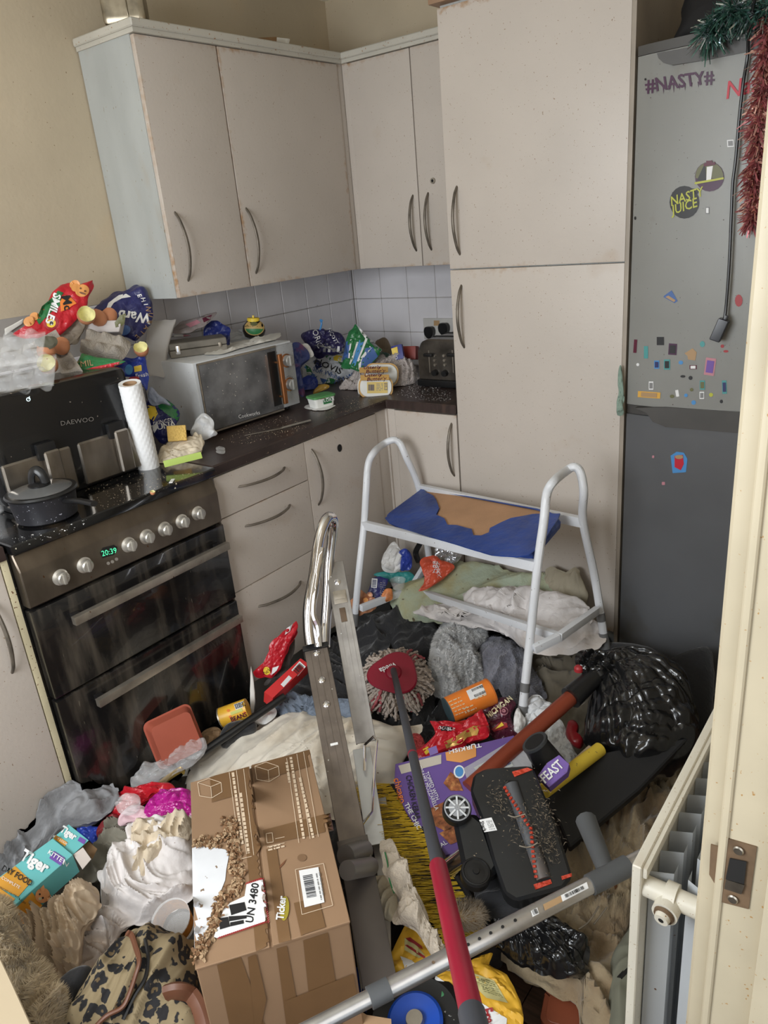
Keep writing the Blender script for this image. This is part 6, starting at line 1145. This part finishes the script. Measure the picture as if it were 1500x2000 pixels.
G().tube(onb(bb, PX('282,1835 290,1870 285,1910 262,1945 240,1990'), .003), .0035, 6).build('zip', M_blackp, lb_)
F('shoe', 'black fabric shoe poking out between the fleece and the leopard bag', 'shoe', '116,1932 140,1906 168,1894 182,1896 172,1920 150,1950 138,1975 128,1955', M_blkc, z=.27, n=(.1, -.1, 1), h=(.03, .02), style='pillow', amp=.004, N=60, R=12)
a = at(352, 1812, 'z', .18); M = fr(a, (.8, .5, .1), z=(.35, -.2, .9)); t = thing('plastic_tub', 'clear plastic fruit tub with orange label half under the linen', 'tub', a)
G(M).lathe([(.032, 0), (.04, .05), (.042, .052)], 30).build('tub', M_clear, t); ll = G(M).lathe([(.034, .012), (.0405, .046)], 30, cap=False).build('label', m_('peach_label', (206, 146, 62), .5, var=.2, scale=60), t)
# ================================================================ THE CLUTTER, MIDDLE RIGHT
# orange crisp tube
a, b = at(876, 1388, 'z', .23), at(955, 1352, 'z', .25); b = a+(b-a)*1.02; t = thing('crisp_tube', 'orange cardboard crisp tube lying before the grey blankets', 'tube', a)
ct = G().cyl(a, b, .0385, n=40).build('tube', m_('orange_tube_print', (222, 122, 44), .4, var=.04), t); u_ = (b-a).normalized(); G().cyl(b, b+u_*.004, .0395, n=40).build('rim', m_('tube_rim', (196, 110, 46), .4), t); G().cyl(b+u_*.004, b+u_*.0045, .035, n=40).build('inside', m_('tube_inside', (130, 112, 90), .6), t); G().cyl(a-u_*.003, a, .039, n=40).build('base_ring', m_('tube_base', (60, 80, 86), .4), t)
poly(ct, [quad(930, 1352, 34, 20, 24)], INK['white'], 'label', eps=.0008); barcode(ct, 935, 1350, 24, 16, 24, INK['black'], 14, 6); lines(ct, [(868+i*3, 1376+i*6, 900+i*4, 1362+i*6) for i in range(5)], INK['cream'], 1.6); lines(ct, [(905, 1385, 925, 1376), (908, 1392, 930, 1382), (928, 1365, 950, 1356)], INK['cream'], 2)
# maroon packet, red crisp packet
mp = F('sweet_packet', 'maroon packet with white lettering beside the orange tube', 'food packet', '905,1398 930,1382 965,1368 992,1362 1004,1378 996,1400 1010,1425 1015,1450 985,1455 960,1438 940,1420', m_('maroon_film', (74, 26, 44), .3, bump=.3), z=.2, n=(.2, -.4, 1), h=(.015, .02), style='crumple', amp=.011)
text(mp, 'MICHIGAN', 975, 1382, 11, 38, INK['cream'], bold=.03, sx=.8, eps=.003); poly(mp, [ell(984, 1389, 8)], INK['pink'], 'print'); poly(mp, [ell(984, 1389, 6)], INK['maroon'], 'print', eps=.002); poly(mp, [ell(984, 1389, 3)], INK['pink'], 'print', eps=.003); poly(mp, '960,1424 978,1410 990,1412 992,1420 965,1430', INK['red'], 'print'); poly(mp, '966,1424 980,1412 984,1416', INK['yellow'], 'print', eps=.003)
cpk = F('crisp_packet', 'torn red crisp packet with gold inside beside the purple carton', 'crisp packet', '843,1410 870,1408 900,1412 925,1405 942,1384 950,1400 958,1420 957,1440 930,1448 900,1458 866,1470 838,1482 815,1478 822,1462 838,1448 850,1435', M_red, z=.21, n=(.2, -.45, 1), h=(.018, .02), style='crumple', amp=.014, smooth_edge=False)
poly(cpk, '868,1450 900,1432 925,1418 938,1418 932,1436 912,1440 900,1452 872,1462', m_('gold_inside', (186, 146, 78), .3, metal=.5), 'gold_inside'); poly(cpk, '858,1417 884,1420 882,1428 862,1428', INK['black'], 'print'); text(cpk, 'DOUBLE', 872, 1424, 6, -6, INK['white'], eps=.003); poly(cpk, '826,1464 836,1458 842,1466 832,1474', INK['yellow'], 'print')
F('plastic_net', 'red net and string scrap at the pillow corner by the mop pole', 'packaging', '800,1440 812,1432 826,1440 832,1465 820,1480 804,1476', m_('red_net', (150, 50, 48), .6, bump=1, bscale=160), z=.18, n=(.2, -.4, 1), h=(.015, .01), style='crumple', amp=.012, N=50, R=10)
# purple kebab carton
M_pur = m_('purple_card', (98, 74, 138), .5, var=.06)
kb, _ = S_('ready_meal_carton', M_pur, '772,1492 860,1470 1003,1436 1014,1450 975,1530 925,1600 920,1650 880,1668 850,1676 818,1625 790,1580 770,1530', .205, n=(.12, -.3, 1), th=.012, bev=.001, label='torn purple chicken ready-meal carton under the vacuum head and mop pole', cat='carton')
poly(kb, '778,1496 862,1474 862,1492 784,1512', m_('card_inside', (180, 172, 160), .8), 'torn_board'); poly(kb, '870,1470 930,1455 930,1478 900,1490 872,1486', M_pot, 'print')
text(kb, 'CHICKEN KEBAB', 806, 1558, 11, -78, INK['black'], bold=.02, sx=.75, eps=.003); text(kb, 'TOPPED WITH\nCREAMY MOZZARELLA', 840, 1538, 8, -68, INK['white'], sx=.8, eps=.003); text(kb, 'PEPPERONI', 824, 1545, 7, -75, INK['black'], eps=.003)
text(kb, 'TURKISH', 908, 1462, 9, 192, INK['white'], bold=.03, sx=1.3, eps=.003); text(kb, 'chicago', 781, 1545, 12, -75, INK['orange'], bold=.02, eps=.003); text(kb, 'THE CHICKEN', 812, 1606, 9, -62, INK['white'], bold=.03, eps=.003)
M_fd = mat('printed_food_picture', c(150, 88, 52), .5, var=.3, scale=90, stain=.5, stc=(210, 150, 90), sts=60)
poly(kb, '838,1580 868,1566 900,1580 895,1610 872,1625 846,1612', M_fd, 'food_picture'); poly(kb, '858,1628 885,1614 905,1640 880,1650', M_fd, 'food_picture'); poly(kb, '866,1530 880,1508 895,1520 905,1545 880,1545', M_fd, 'food_picture')
poly(kb, [ell(897, 1508, 11, 13)], INK['white'], 'print'); poly(kb, [ell(897, 1508, 8, 10)], INK['skyblue'], 'print', eps=.002); text(kb, 'MEAL', 860, 1654, 9, 35, INK['white'], eps=.003)
S_('flap', M_pur, '836,1462 852,1456 856,1470 840,1476', .25, n=(.2, -.5, .6), th=.001, bev=0, label='small purple carton tab standing by the red crisp packet', cat='carton')
tr = thing('plastic_tray', 'clear plastic tray lying on the purple carton', 'tray', at(965, 1490, 'z', .225)); tp, _ = S_('film', mat('cloudy_tray_film', c(196, 196, 200), .15, alpha=.5, var=0, bump=.5, bscale=40), '905,1500 1008,1440 1038,1488 1040,1500 950,1545 925,1560', .235, n=(.12, -.3, 1), th=.006, bev=.001, parent=tr)
poly(tp, '925,1500 985,1468 1003,1496 948,1522', mat('tray_label', c(176, 180, 176), .5), 'label'); lines(tp, [(935, 1500, 975, 1480), (940, 1508, 985, 1484), (945, 1514, 990, 1490)], INK['black'], 1.2, eps=.002); poly(tp, [quad(981, 1468, 8, 7, 25)], INK['grey'], 'print', eps=.002); barcode(tp, 990, 1490, 14, 12, 25, INK['navy'], 8, 3, eps=.002)
fs_, _ = S_('feast_box', m_('purple_card_box', (112, 86, 158), .5), '1050,1515 1068,1490 1092,1474 1112,1492 1108,1508 1072,1538', .36, n=(.1, -.45, .8), th=.03, bev=.001, label='small purple box with big white lettering beside the yellow foam edge', cat='box'); text(fs_, 'FEAST', 1078, 1508, 19, 42, INK['white'], bold=.03, sx=.7, eps=.002)
# white papers by the stool foot
F('tissue', 'white crumpled paper at the right front foot of the stool', 'tissue', '1025,1385 1035,1362 1052,1358 1066,1370 1078,1375 1084,1392 1060,1410 1040,1425 1018,1420', M_tissue, z=.2, n=(.2, -.5, 1), h=(.025, .02), style='crumple', amp=.016)
F('tissue', 'bluish white wrapper standing just left of the stool foot', 'packaging', '1004,1400 1012,1384 1020,1398 1022,1425 1014,1442 1004,1428', M_wht, z=.2, n=(.2, -.6, .8), h=(.015, .01), style='crumple', amp=.008, N=50, R=10)
F('carrier_bag', 'thin white plastic bag lying behind the red vacuum tube', 'bag', '1060,1440 1085,1400 1105,1420 1125,1470 1135,1500 1110,1500 1080,1470', m_('thin_white_film', (176, 176, 174), .4, bump=.4), z=.15, n=(.2, -.4, 1), h=(.012, .01), style='crumple', amp=.012, N=60, R=12)
F('plastic_toy', 'dark red plastic lump near the black bin bag', 'plastic', '1108,1412 1120,1408 1130,1420 1128,1440 1140,1450 1132,1462 1115,1455 1106,1435', m_('dark_red_plastic', (132, 26, 32), .3), z=.17, n=(.2, -.3, 1), h=(.02, .01), style='pillow', amp=.006, N=50, R=10)
# vacuum tube
wa, wb_, z1 = at(915, 1540, 'z', .22), at(1120, 1358, 'z', .31), 0
t = thing('vacuum_tube', 'rust-red vacuum tube with black fittings lying across the clutter', 'tube', wa); M_rt = m_('rust_red_tube', (136, 62, 42), .35, metal=.3, var=.08)
G().cyl(wa, wb_, .0205, n=26).build('tube', M_rt, t); dw = (wb_-wa).normalized(); G().cyl(wb_-dw*.012, wb_+dw*.085, .031, .026, n=28).build('collar', M_blackp, t); G().cyl(wb_+dw*.08, wb_+dw*.14, .022, .03).build('socket', M_blackp, t)
o = at(1130, 1304, 'z', .36); G(Matrix.Translation(o)).lathe([(.012, -.01), (.012, 0), (.008, .005), (.001, .006)], 14).build('release_button', INK['red'], t)
e0 = at(1046, 1452, 'z', .33); e1 = e0+Vector((.030, .012, -.052)); q = (e0-e1).normalized()
t2_ = thing('vacuum_nozzle', 'black curved vacuum fitting with round open end on the red tube', 'nozzle', e1)
G().tube([e0, e0.lerp(e1, .4)+Vector((0, 0, -.005)), e1, e1+Vector((.028, -.004, -.012))], .031, 22, rf=lambda s: .95+.15*sin(pi*s)-.25*max(0, s-.8)).build('pipe', M_blackp, t2_); G().cyl(e0, e0+q*.006, .034, .033, n=30).build('mouth_ring', m_('dark_ring', (52, 54, 56), .35), t2_); G().cyl(e0+q*.006, e0+q*.0065, .026, n=30).build('mouth', M_dark, t2_)
# board with yellow foam
bd = thing('foam_edged_board', 'black board with yellow foam edge leaning by the big bin bag', 'board', at(1180, 1560, 'z', .1))
S_('board', m_('black_board', (24, 24, 26), .6), '1060,1560 1172,1470 1240,1458 1345,1440 1250,1540 1112,1655 1090,1600', .2, n=(.1, -.3, 1), th=.028, bev=.004, parent=bd)
G().cyl(at(1062, 1545, 'z', .235), at(1172, 1463, 'z', .235), .0175).build('foam_edge', m_('yellow_foam', (206, 178, 58), .8, speck=.5, spc=(120, 100, 60)), bd)
S_('dirty_edge', m_('dirty_cream_edge', (150, 132, 108), .8, speck=.5), '1106,1494 1150,1455 1162,1462 1115,1500', .235, n=(.1, -.5, 1), th=.012, bev=.001, parent=bd)
# vacuum floor head
VNn = (.25, -.45, 1); zv = .32
t = thing('vacuum_cleaner', 'upturned black vacuum cleaner floor head choked with hair', 'vacuum head', at(1000, 1620, 'z', .18))
M_vb = mat('vacuum_black', c(26, 27, 29), .3, var=.2, scale=12, speck=.35, spc=(140, 125, 105), sps=90)
hs, Mv = S_('housing', M_vb, '925,1512 948,1500 1032,1494 1042,1500 1080,1590 1112,1690 1118,1712 1100,1735 1052,1748 1008,1760 985,1745 962,1680 940,1600 918,1545', zv, n=VNn, th=.07, bev=.006, parent=t)
PV = Mv.translation; nV = Vector(VNn).normalized()
def pv(x, y, u=0): return onplane(x, y, PV+nV*u, nV)
nk, _ = S_('neck', M_vb, '884,1602 920,1580 945,1600 975,1690 960,1712 915,1708 900,1680', zv, n=VNn, th=.05, bev=.01, parent=t, P=PV, up=-.008)
S_('brush_opening', M_dark, '988,1524 1012,1524 1035,1600 1070,1690 1078,1722 1050,1730 1030,1670 1002,1590', zv, n=VNn, th=.002, bev=0, parent=t, up=.0012, P=PV)
ra, rb_ = pv(998, 1532, -.004), pv(1062, 1718, -.004); ro = G().cyl(ra, rb_, .0155).build('brush_roller', m_('roller_grey', (74, 76, 80), .5, stain=.4), t)
M_or = m_('orange_bristle', (190, 62, 38), .6, bump=1); rd = (rb_-ra)
P = []
for i in range(46):
    s = i/45; base = ra+rd*s; y1 = rd.normalized().cross(Vector(VNn)).normalized(); zf = Vector(VNn).normalized(); a = 1.9-2.4*abs(s-.5)*1.3+(0 if s < .5 else .2); P.append(base+y1*.017*cos(a)+zf*.017*sin(a))
g = G()
for i in range(0, 45):
    if i % 2: g.cyl(P[i], P[i+1], .0038, n=6)
g.build('orange_bristles', M_or, ro, kind='stuff')
for px in ('1000,1508 1030,1500 1040,1504 1005,1518', '1042,1728 1075,1718 1078,1726 1046,1738'): S_('orange_trim', M_or, px, zv, n=VNn, th=.003, bev=0, parent=t, up=.0025, P=PV)
S_('orange_trim', M_or, '1096,1712 1116,1706 1117,1712 1098,1719', zv, n=VNn, th=.003, bev=0, parent=t, up=.0025, P=PV)
lb2, _ = S_('rating_label', INK['white'], '936,1602 960,1597 971,1622 946,1626', zv, n=VNn, th=.001, bev=0, parent=t, up=.002, P=PV); text(lb2, 'Shark', 944, 1614, 6.5, -70, INK['black'], bold=.03, eps=.0008); lines(lb2, [(950+i*3, 1603-i*.3, 957+i*3, 1621-i*.3) for i in range(4)], INK['grey'], .9, eps=.0008)
for (x, y, m, lb3) in ((893, 1578, mat('wheel_silver', c(150, 152, 156), .4, .3), 1), (930, 1702, M_blackp, 0)):
    o = pv(x, y, .012 if lb3 else .0); Mw = fr(o, RX, z=(-.15, -.55, .8) if lb3 else (.1, -.3, .9)); wh = G(Mw).lathe([(.024, -.028), (.031, -.024), (.031, -.004), (.0285, 0)], 32).build('wheel', M_blackp, t)
    G(Mw).lathe([(.028, -.002), (.028, .0015), (.026, .002), (.024, -.0005), (.007, .001), (.006, .004), (.0005, .004)], 32, cap=False).build('hub', m, wh)
    if lb3:
        g = G(Mw)
        for i in range(8): a = 2*pi*i/8; g.add([(.006*cos(a+.3), .006*sin(a+.3), .003), (.006*cos(a-.3), .006*sin(a-.3), .003), (.025*cos(a-.08), .025*sin(a-.08), .0025), (.025*cos(a+.08), .025*sin(a+.08), .0025)], [(0, 1, 2, 3)])
        g.build('spokes', m_('spoke_light', (196, 198, 200), .4), wh, smooth=0)
for P_px in ('992,1592 1004,1596 1016,1593 1026,1590', '1014,1652 1028,1655 1040,1652 1050,1646'): G().tube([pv(x, y, .016) for x, y in PX(P_px)], .0016, 6).build('wire_guard', M_bar, t)
rn = random.Random(31); g = G()
for i in range(900):
    x, y = rn.choice([(1070, 1620), (1058, 1560), (1040, 1640), (975, 1560), (1020, 1600), (1075, 1660)]); x += rn.gauss(0, 13); y += rn.gauss(0, 22); p = pv(x, y, .005+.012*rn.random())
    d = Vector((rn.uniform(-1, 1), rn.uniform(-1, 1), rn.uniform(-.1, .5))).normalized(); L = rn.uniform(.004, .012); g.add([p, p+d*L, p+d*L*.5+Vector((rn.uniform(-.0016, .0016), rn.uniform(-.0016, .0016), .001))], [(0, 1, 2)])
g.build('matted_hair', m_('matted_hair', (116, 104, 88), .9), t, kind='stuff', smooth=0)
a, b = at(886, 1690, 'z', .22), at(902, 1678, 'z', .24); G().cyl(a-(b-a)*.3, b+(b-a)*.6, .021, n=28).build('metal_cap', M_chrome, label='small chrome cylinder beside the mop pole under the vacuum head', cat='cylinder')
# broom with yellow bristles
t = thing('broom', 'black broom head with long dirty yellow bristles beside the ladder', 'broom', at(830, 1700, 'z', .08))
b0, b1_ = at(762, 1540, 'z', .15), at(958, 1838, 'z', .17); db = b1_-b0; side = Vector((-.62, -.42, -.12)).normalized()
G().tube([b0+db*s+Vector((0, 0, .012*sin(pi*s))) for s in (0, .25, .5, .75, 1)], .019, 12, flat=.7).build('block', M_blackp, t)
for nm, m, n in (('yellow_bristles', m_('yellow_bristle', (204, 170, 42), .5), 2600), ('dirty_bristles', m_('dirty_bristle', (66, 56, 38), .7), 1300)):
    g = G()
    for i in range(n):
        tu = rn.randrange(34)/33; s = min(1, max(0, tu+rn.gauss(0, .006))); p = b0+db*s+Vector((0, 0, .012*sin(pi*s)+rn.uniform(-.012, .016))); d = (side+db.normalized()*(rn.gauss(0, .10)-.05)+Vector((0, 0, rn.gauss(0, .09)))).normalized(); L = rn.uniform(.075, .1)
        if m.name.startswith('dirty'): p = p+d*rn.uniform(.02, .05); L = rn.uniform(.02, .055)
        w = db.normalized()*.0013; g.add([p-w, p+w, p+d*L+w*.5, p+d*L-w*.5], [(0, 1, 2, 3)])
    g.build(nm, m, t, kind='stuff', smooth=0)
F('hair_clump', 'clump of brown hair and dust at the end of the broom', 'hair', '872,1780 900,1765 930,1770 950,1790 935,1810 905,1815 880,1805', m_('brown_hair', (112, 92, 66), .95, bump=1, bscale=120), z=.2, n=(.1, -.1, 1), h=(.02, .01), style='fur', amp=.012, N=50, R=10)
pile(bpy.data.objects['hair_clump'], 1500, .012, MATS['matted_hair'], w=.0005)
# dirty sock
F('sock', 'dirty white sports sock with green stripe hanging over the broom bristles', 'sock', '744,1668 752,1650 770,1648 780,1668 795,1690 802,1725 812,1750 835,1785 842,1815 862,1850 885,1880 885,1900 860,1890 835,1855 812,1820 780,1802 775,1782 782,1762 768,1735 752,1705', m_('dirty_white_knit', (188, 176, 160), .95, stain=.5, stc=(130, 104, 76), bump=.4, bscale=260), z=.26, n=(.1, -.1, 1), h=(.02, .02), style='cloth', amp=.02, ang=1.7, fq=1.9, N=150, R=30)
sk = bpy.data.objects['sock']; G().tube(onb(sk, PX('752,1665 758,1690 762,1720 770,1745'), .001), .0016, 6).build('stripe', INK['green'], sk)
F('rib_cloth', 'beige ribbed knitted cloth between the ladder foot and the sock', 'cloth', '728,1722 750,1712 768,1720 775,1745 778,1785 760,1800 740,1780', m_('beige_rib_knit', (188, 176, 152), .95, bump=.3), z=.16, n=(.1, -.1, 1), h=(.02, .015), style='cloth', amp=.012, ang=1.5, fq=2)
for i, (px, z, lb4) in enumerate((('676,1745 700,1720 742,1900 735,1985 712,1990 700,1900', .08, 'long white board strip left of the ladder foot'), ('735,1770 762,1790 766,1975 752,1985 738,1900', .10, 'long white dirty board strip right of the ladder foot'))):
    S_('board_strip', m_('dirty_white_board', (182, 174, 160), .7, speck=.4, stain=.3), px, z, n=(.05, -.1, 1), th=.012, bev=.001, label=lb4, cat='board')
F('cloth', 'bright blue cloth corner under the cardboard box and ladder foot', 'cloth', '690,1895 715,1905 735,1960 740,2010 700,2015', m_('bright_blue_cloth', (28, 62, 138), .9), z=.05, n=(0, 0, 1), h=(.02, .01), style='cloth', amp=.01, N=60, R=14)
# yellow packaging
yp = F('refill_packet', 'flattened yellow and white refill packaging under the crutch tube', 'packaging', '757,1886 768,1850 790,1806 812,1812 840,1842 880,1868 905,1900 940,1868 962,1862 950,1885 985,1905 1015,1955 1026,1990 1020,2060 940,2050 890,1990 800,1925 760,1895', m_('yellow_print_film', (214, 166, 52), .45, var=.05), z=.10, n=(.05, -.15, 1), h=(.02, .015), style='crumple', amp=.010, N=140, R=30, smooth_edge=False)
M_pg = m_('pale_green_print', (190, 182, 128), .6)
poly(yp, '790,1833 805,1838 830,1866 818,1872 790,1856', M_pg, 'print'); poly(yp, '925,1902 965,1915 992,1960 950,1950 930,1930', M_pg, 'print'); poly(yp, '782,1868 800,1874 870,1918 950,1965 990,1990 985,2040 930,2030 860,1970 800,1915', INK['white'], 'print')
for s_ in ('792,1834 802,1832 824,1850 826,1856', '790,1846 796,1846 830,1868 832,1876'): poly(yp, s_, INK['red'], 'print', eps=.002)
text(yp, 'Fresh', 955, 1995, 22, -75, INK['red'], bold=.02, eps=.003, sx=.8); text(yp, 'GOOD', 938, 1988, 15, -75, INK['navy'], bold=.03, eps=.003, sx=.9); poly(yp, '856,1930 888,1940 886,1975 854,1950', INK['navy'], 'product_picture', eps=.002); poly(yp, '864,1938 878,1944 876,1958 862,1950', INK['green'], 'product_picture', eps=.003)
lines(yp, [(800+i*8, 1890+i*7, 792+i*9, 1912+i*6) for i in range(7)], INK['red'], 2, eps=.003); lines(yp, [(932+i*2, 1910+i*4, 968+i*2, 1922+i*4) for i in range(8)], INK['olive'], 1, eps=.003); lines(yp, [(892+i*4, 1942, 888+i*4, 1978+i*2) for i in range(4)], INK['red'], 1.6, eps=.003)
# blue and black wheel, card scrap, food tub on the floor
a = at(812, 2000, 'z', .10); M = fr(a, (1, .2, 0), z=(.1, -.15, 1)); t = thing('plastic_reel', 'blue disc with a steel hub in a black ring at the bottom edge', 'reel', a); G(M).lathe([(.04, .0), (.052, .004), (.054, .012), (.048, .016), (.03, .012), (.02, .010)], 40).build('disc', m_('blue_plastic', (24, 68, 160), .35), t); G(M).lathe([(.07, -.02), (.10, -.01), (.10, .0), (.085, .006), (.068, .002)], 44).build('ring', M_blackp, t); G(M).lathe([(.018, .010), (.016, .022), (.001, .022)], 24).build('hub', M_bar, t)
F('dark_cloth', 'black plastic sheet around the blue disc at the bottom edge', 'plastic', '690,1960 740,1925 800,1925 850,1955 890,1995 900,2060 680,2060', M_bag, z=.06, h=(.02, .01), style='crumple', amp=.014)
S_('card_scrap', m_('kraft_card', (158, 128, 98), .8), '600,1992 604,1978 706,1976 716,1982 764,1990 768,2060 600,2060', .16, n=(.05, -.1, 1), th=.003, bev=0, label='flat kraft cardboard piece at the bottom edge under the crutch', cat='cardboard')
o = at(1108, 1985, 'z', .02); M = fr(o, (1, .3, 0), z=(0, 0, 1)); G(M).prism(rrect(.10, .08, .02), 0, .012, .004).prism(rrect(.08, .06, .014), .012, .014, .001).build('floor_tray', m_('rust_orange_tray', (120, 62, 40), .5), label='rust orange shallow tray on the bare floor at the bottom edge', cat='tray')
F('cloth', 'small pale grimy rag on the floor above the orange tray', 'cloth', '1020,1900 1050,1895 1080,1905 1120,1930 1128,1950 1090,1935 1050,1925 1025,1918', m_('grimy_rag', (140, 124, 98), .95, stain=.4), z=.04, h=(.012, .01), style='cloth', amp=.01, N=60, R=12)
# bin bags
def binbag(label, px, z, n, h, knot, amp, fq):
    """film bag whose creases run out from the knot"""
    o = soft('bin_bag', label, 'bin bag', px, M_bag, z=z, n=n, h=h, style='crumple', amp=amp, fq=fq, N=160, R=60, power=2.2)
    K = at(*knot, 'z', z+.05); me = o.data; org = Vector(o['_o']); 
    for v in me.vertices:
        p = v.co+org; d = p-K; r = d.length; a = math.atan2(d.y, d.x); w = noise.noise(Vector((cos(a)*7, sin(a)*7, r*5)))+.5*noise.noise(Vector((cos(a)*17, sin(a)*17, r*8+3)))
        v.co += Vector(n).normalized()*(w*.020*min(1, r*6))
    me.update(); SURF[o.name] = ([v.co+org for v in me.vertices], SURF[o.name][1]); return o
bgb = binbag('large knotted black bin bag in front of the fridge freezer', '1150,1300 1172,1282 1215,1268 1262,1272 1300,1290 1336,1318 1352,1370 1362,1440 1340,1490 1295,1518 1245,1532 1215,1530 1200,1500 1160,1468 1142,1440 1146,1390 1156,1350 1165,1320', .24, (.25, -.5, 1), (.11, .12), (1165, 1300), .013, .55)
F('bag_knot', None, None, '1128,1296 1135,1278 1160,1272 1185,1278 1200,1296 1180,1312 1150,1320 1130,1310', M_bag, z=.36, n=(.2, -.5, 1), h=(.02, .02), style='crumple', amp=.02, N=70, R=14, parent=bgb)
binbag('small black plastic bag on the beige blanket under the crutch', '955,1775 1000,1750 1045,1775 1090,1798 1130,1822 1152,1838 1140,1870 1145,1895 1120,1912 1070,1905 1010,1882 970,1850 945,1815', .13, (.1, -.25, 1), (.05, .03), (990, 1770), .014, .9)
F('dark_cloth', 'black cloth rag tucked under the vacuum head by the crutch', 'cloth', '935,1715 965,1695 1000,1720 1040,1750 1030,1790 990,1800 945,1790 925,1750', M_blkc, z=.17, n=(.1, -.2, 1), h=(.03, .02), style='cloth', amp=.02)
F('black_bag', 'black bag handle and hose heap behind the large bin bag at the fridge foot', 'bag', '1170,1265 1200,1258 1260,1268 1330,1300 1390,1270 1390,1420 1350,1420 1330,1330 1260,1290 1200,1285', M_blkc, z=.2, n=(.1, -.4, 1), h=(.04, .03), style='pillow', amp=.01, N=80, R=14)
G().tube([at(1190, 1200, 'z', .12)+Vector((-.005, -.02, .0)), at(1188, 1245, 'z', .1)+Vector((0, -.02, 0)), at(1190, 1275, 'z', .1)], .01, 8).build('black_hose', M_blackp, label='short black hose at the foot of the larder end panel', cat='hose')
for i, P_px in enumerate(('1160,1805 1168,1795 1185,1772', '1130,1815 1150,1800 1170,1770')):
    G().tube([at(x, y, 'z', .12) for x, y in PX(P_px)], .0018, 6).build('wire', M_bar, label=['thin bent metal wire', 'longer pale metal wire'][i]+' on the beige blanket below the crutch', cat='wire')
G().tube([at(1210, 1912, 'z', .13), at(1225, 1895, 'z', .13), at(1232, 1880, 'z', .13)], .006, 8).build('black_strap', M_blackp, label='short black strap end on the blanket at the radiator foot', cat='strap')
# pale board at the bottom left corner
S_('pale_board', m_('pale_cream_board', (176, 160, 134), .6, var=.03), '-80,1700 0,1868 24,1918 62,2002 100,2090 -120,2090', .42, n=(.25, .1, 1), th=.018, bev=.002, label='plain cream board edge in the very bottom left corner', cat='board')

# ---------------------------------------------------------------- repeats share a group
GR = {'egg': 'eggs and shells on the air fryer heap', 'eggshell': 'eggs and shells on the air fryer heap', 'egg_carton': 'egg cartons above the air fryer', 'egg_box': 'egg cartons above the air fryer', 'egg_tray': 'clear egg trays at the left edge', 'wall_cabinet': 'cream wall cabinets', 'base_cabinet': 'cream base cabinets', 'plug': 'black plugs in the socket', 'butter_tub': 'butter tubs on the worktop', 'steel_tube': 'dull steel tubes by the ladder', 'board_strip': 'white board strips by the ladder', 'bin_bag': 'black bin bags', 'crumbs': 'crumbs on the worktop and hob', 'tinsel': 'tinsel on the fridge', 'worktop': 'dark worktops', 'wire': 'loose wires on the blanket', 'bread_bag': 'bread bags', 'food_packet': 'empty food packets', 'fleece_blanket': 'fluffy blankets', 'coat': 'black clothes under the stool', 'tissue': 'crumpled tissues'}
for o in bpy.data.objects:
    k = o.name.split('.')[0]
    if o.parent is None and k in GR and 'label' in o: o['group'] = GR[k]
for o in bpy.data.objects:
    if '_o' in o: del o['_o']
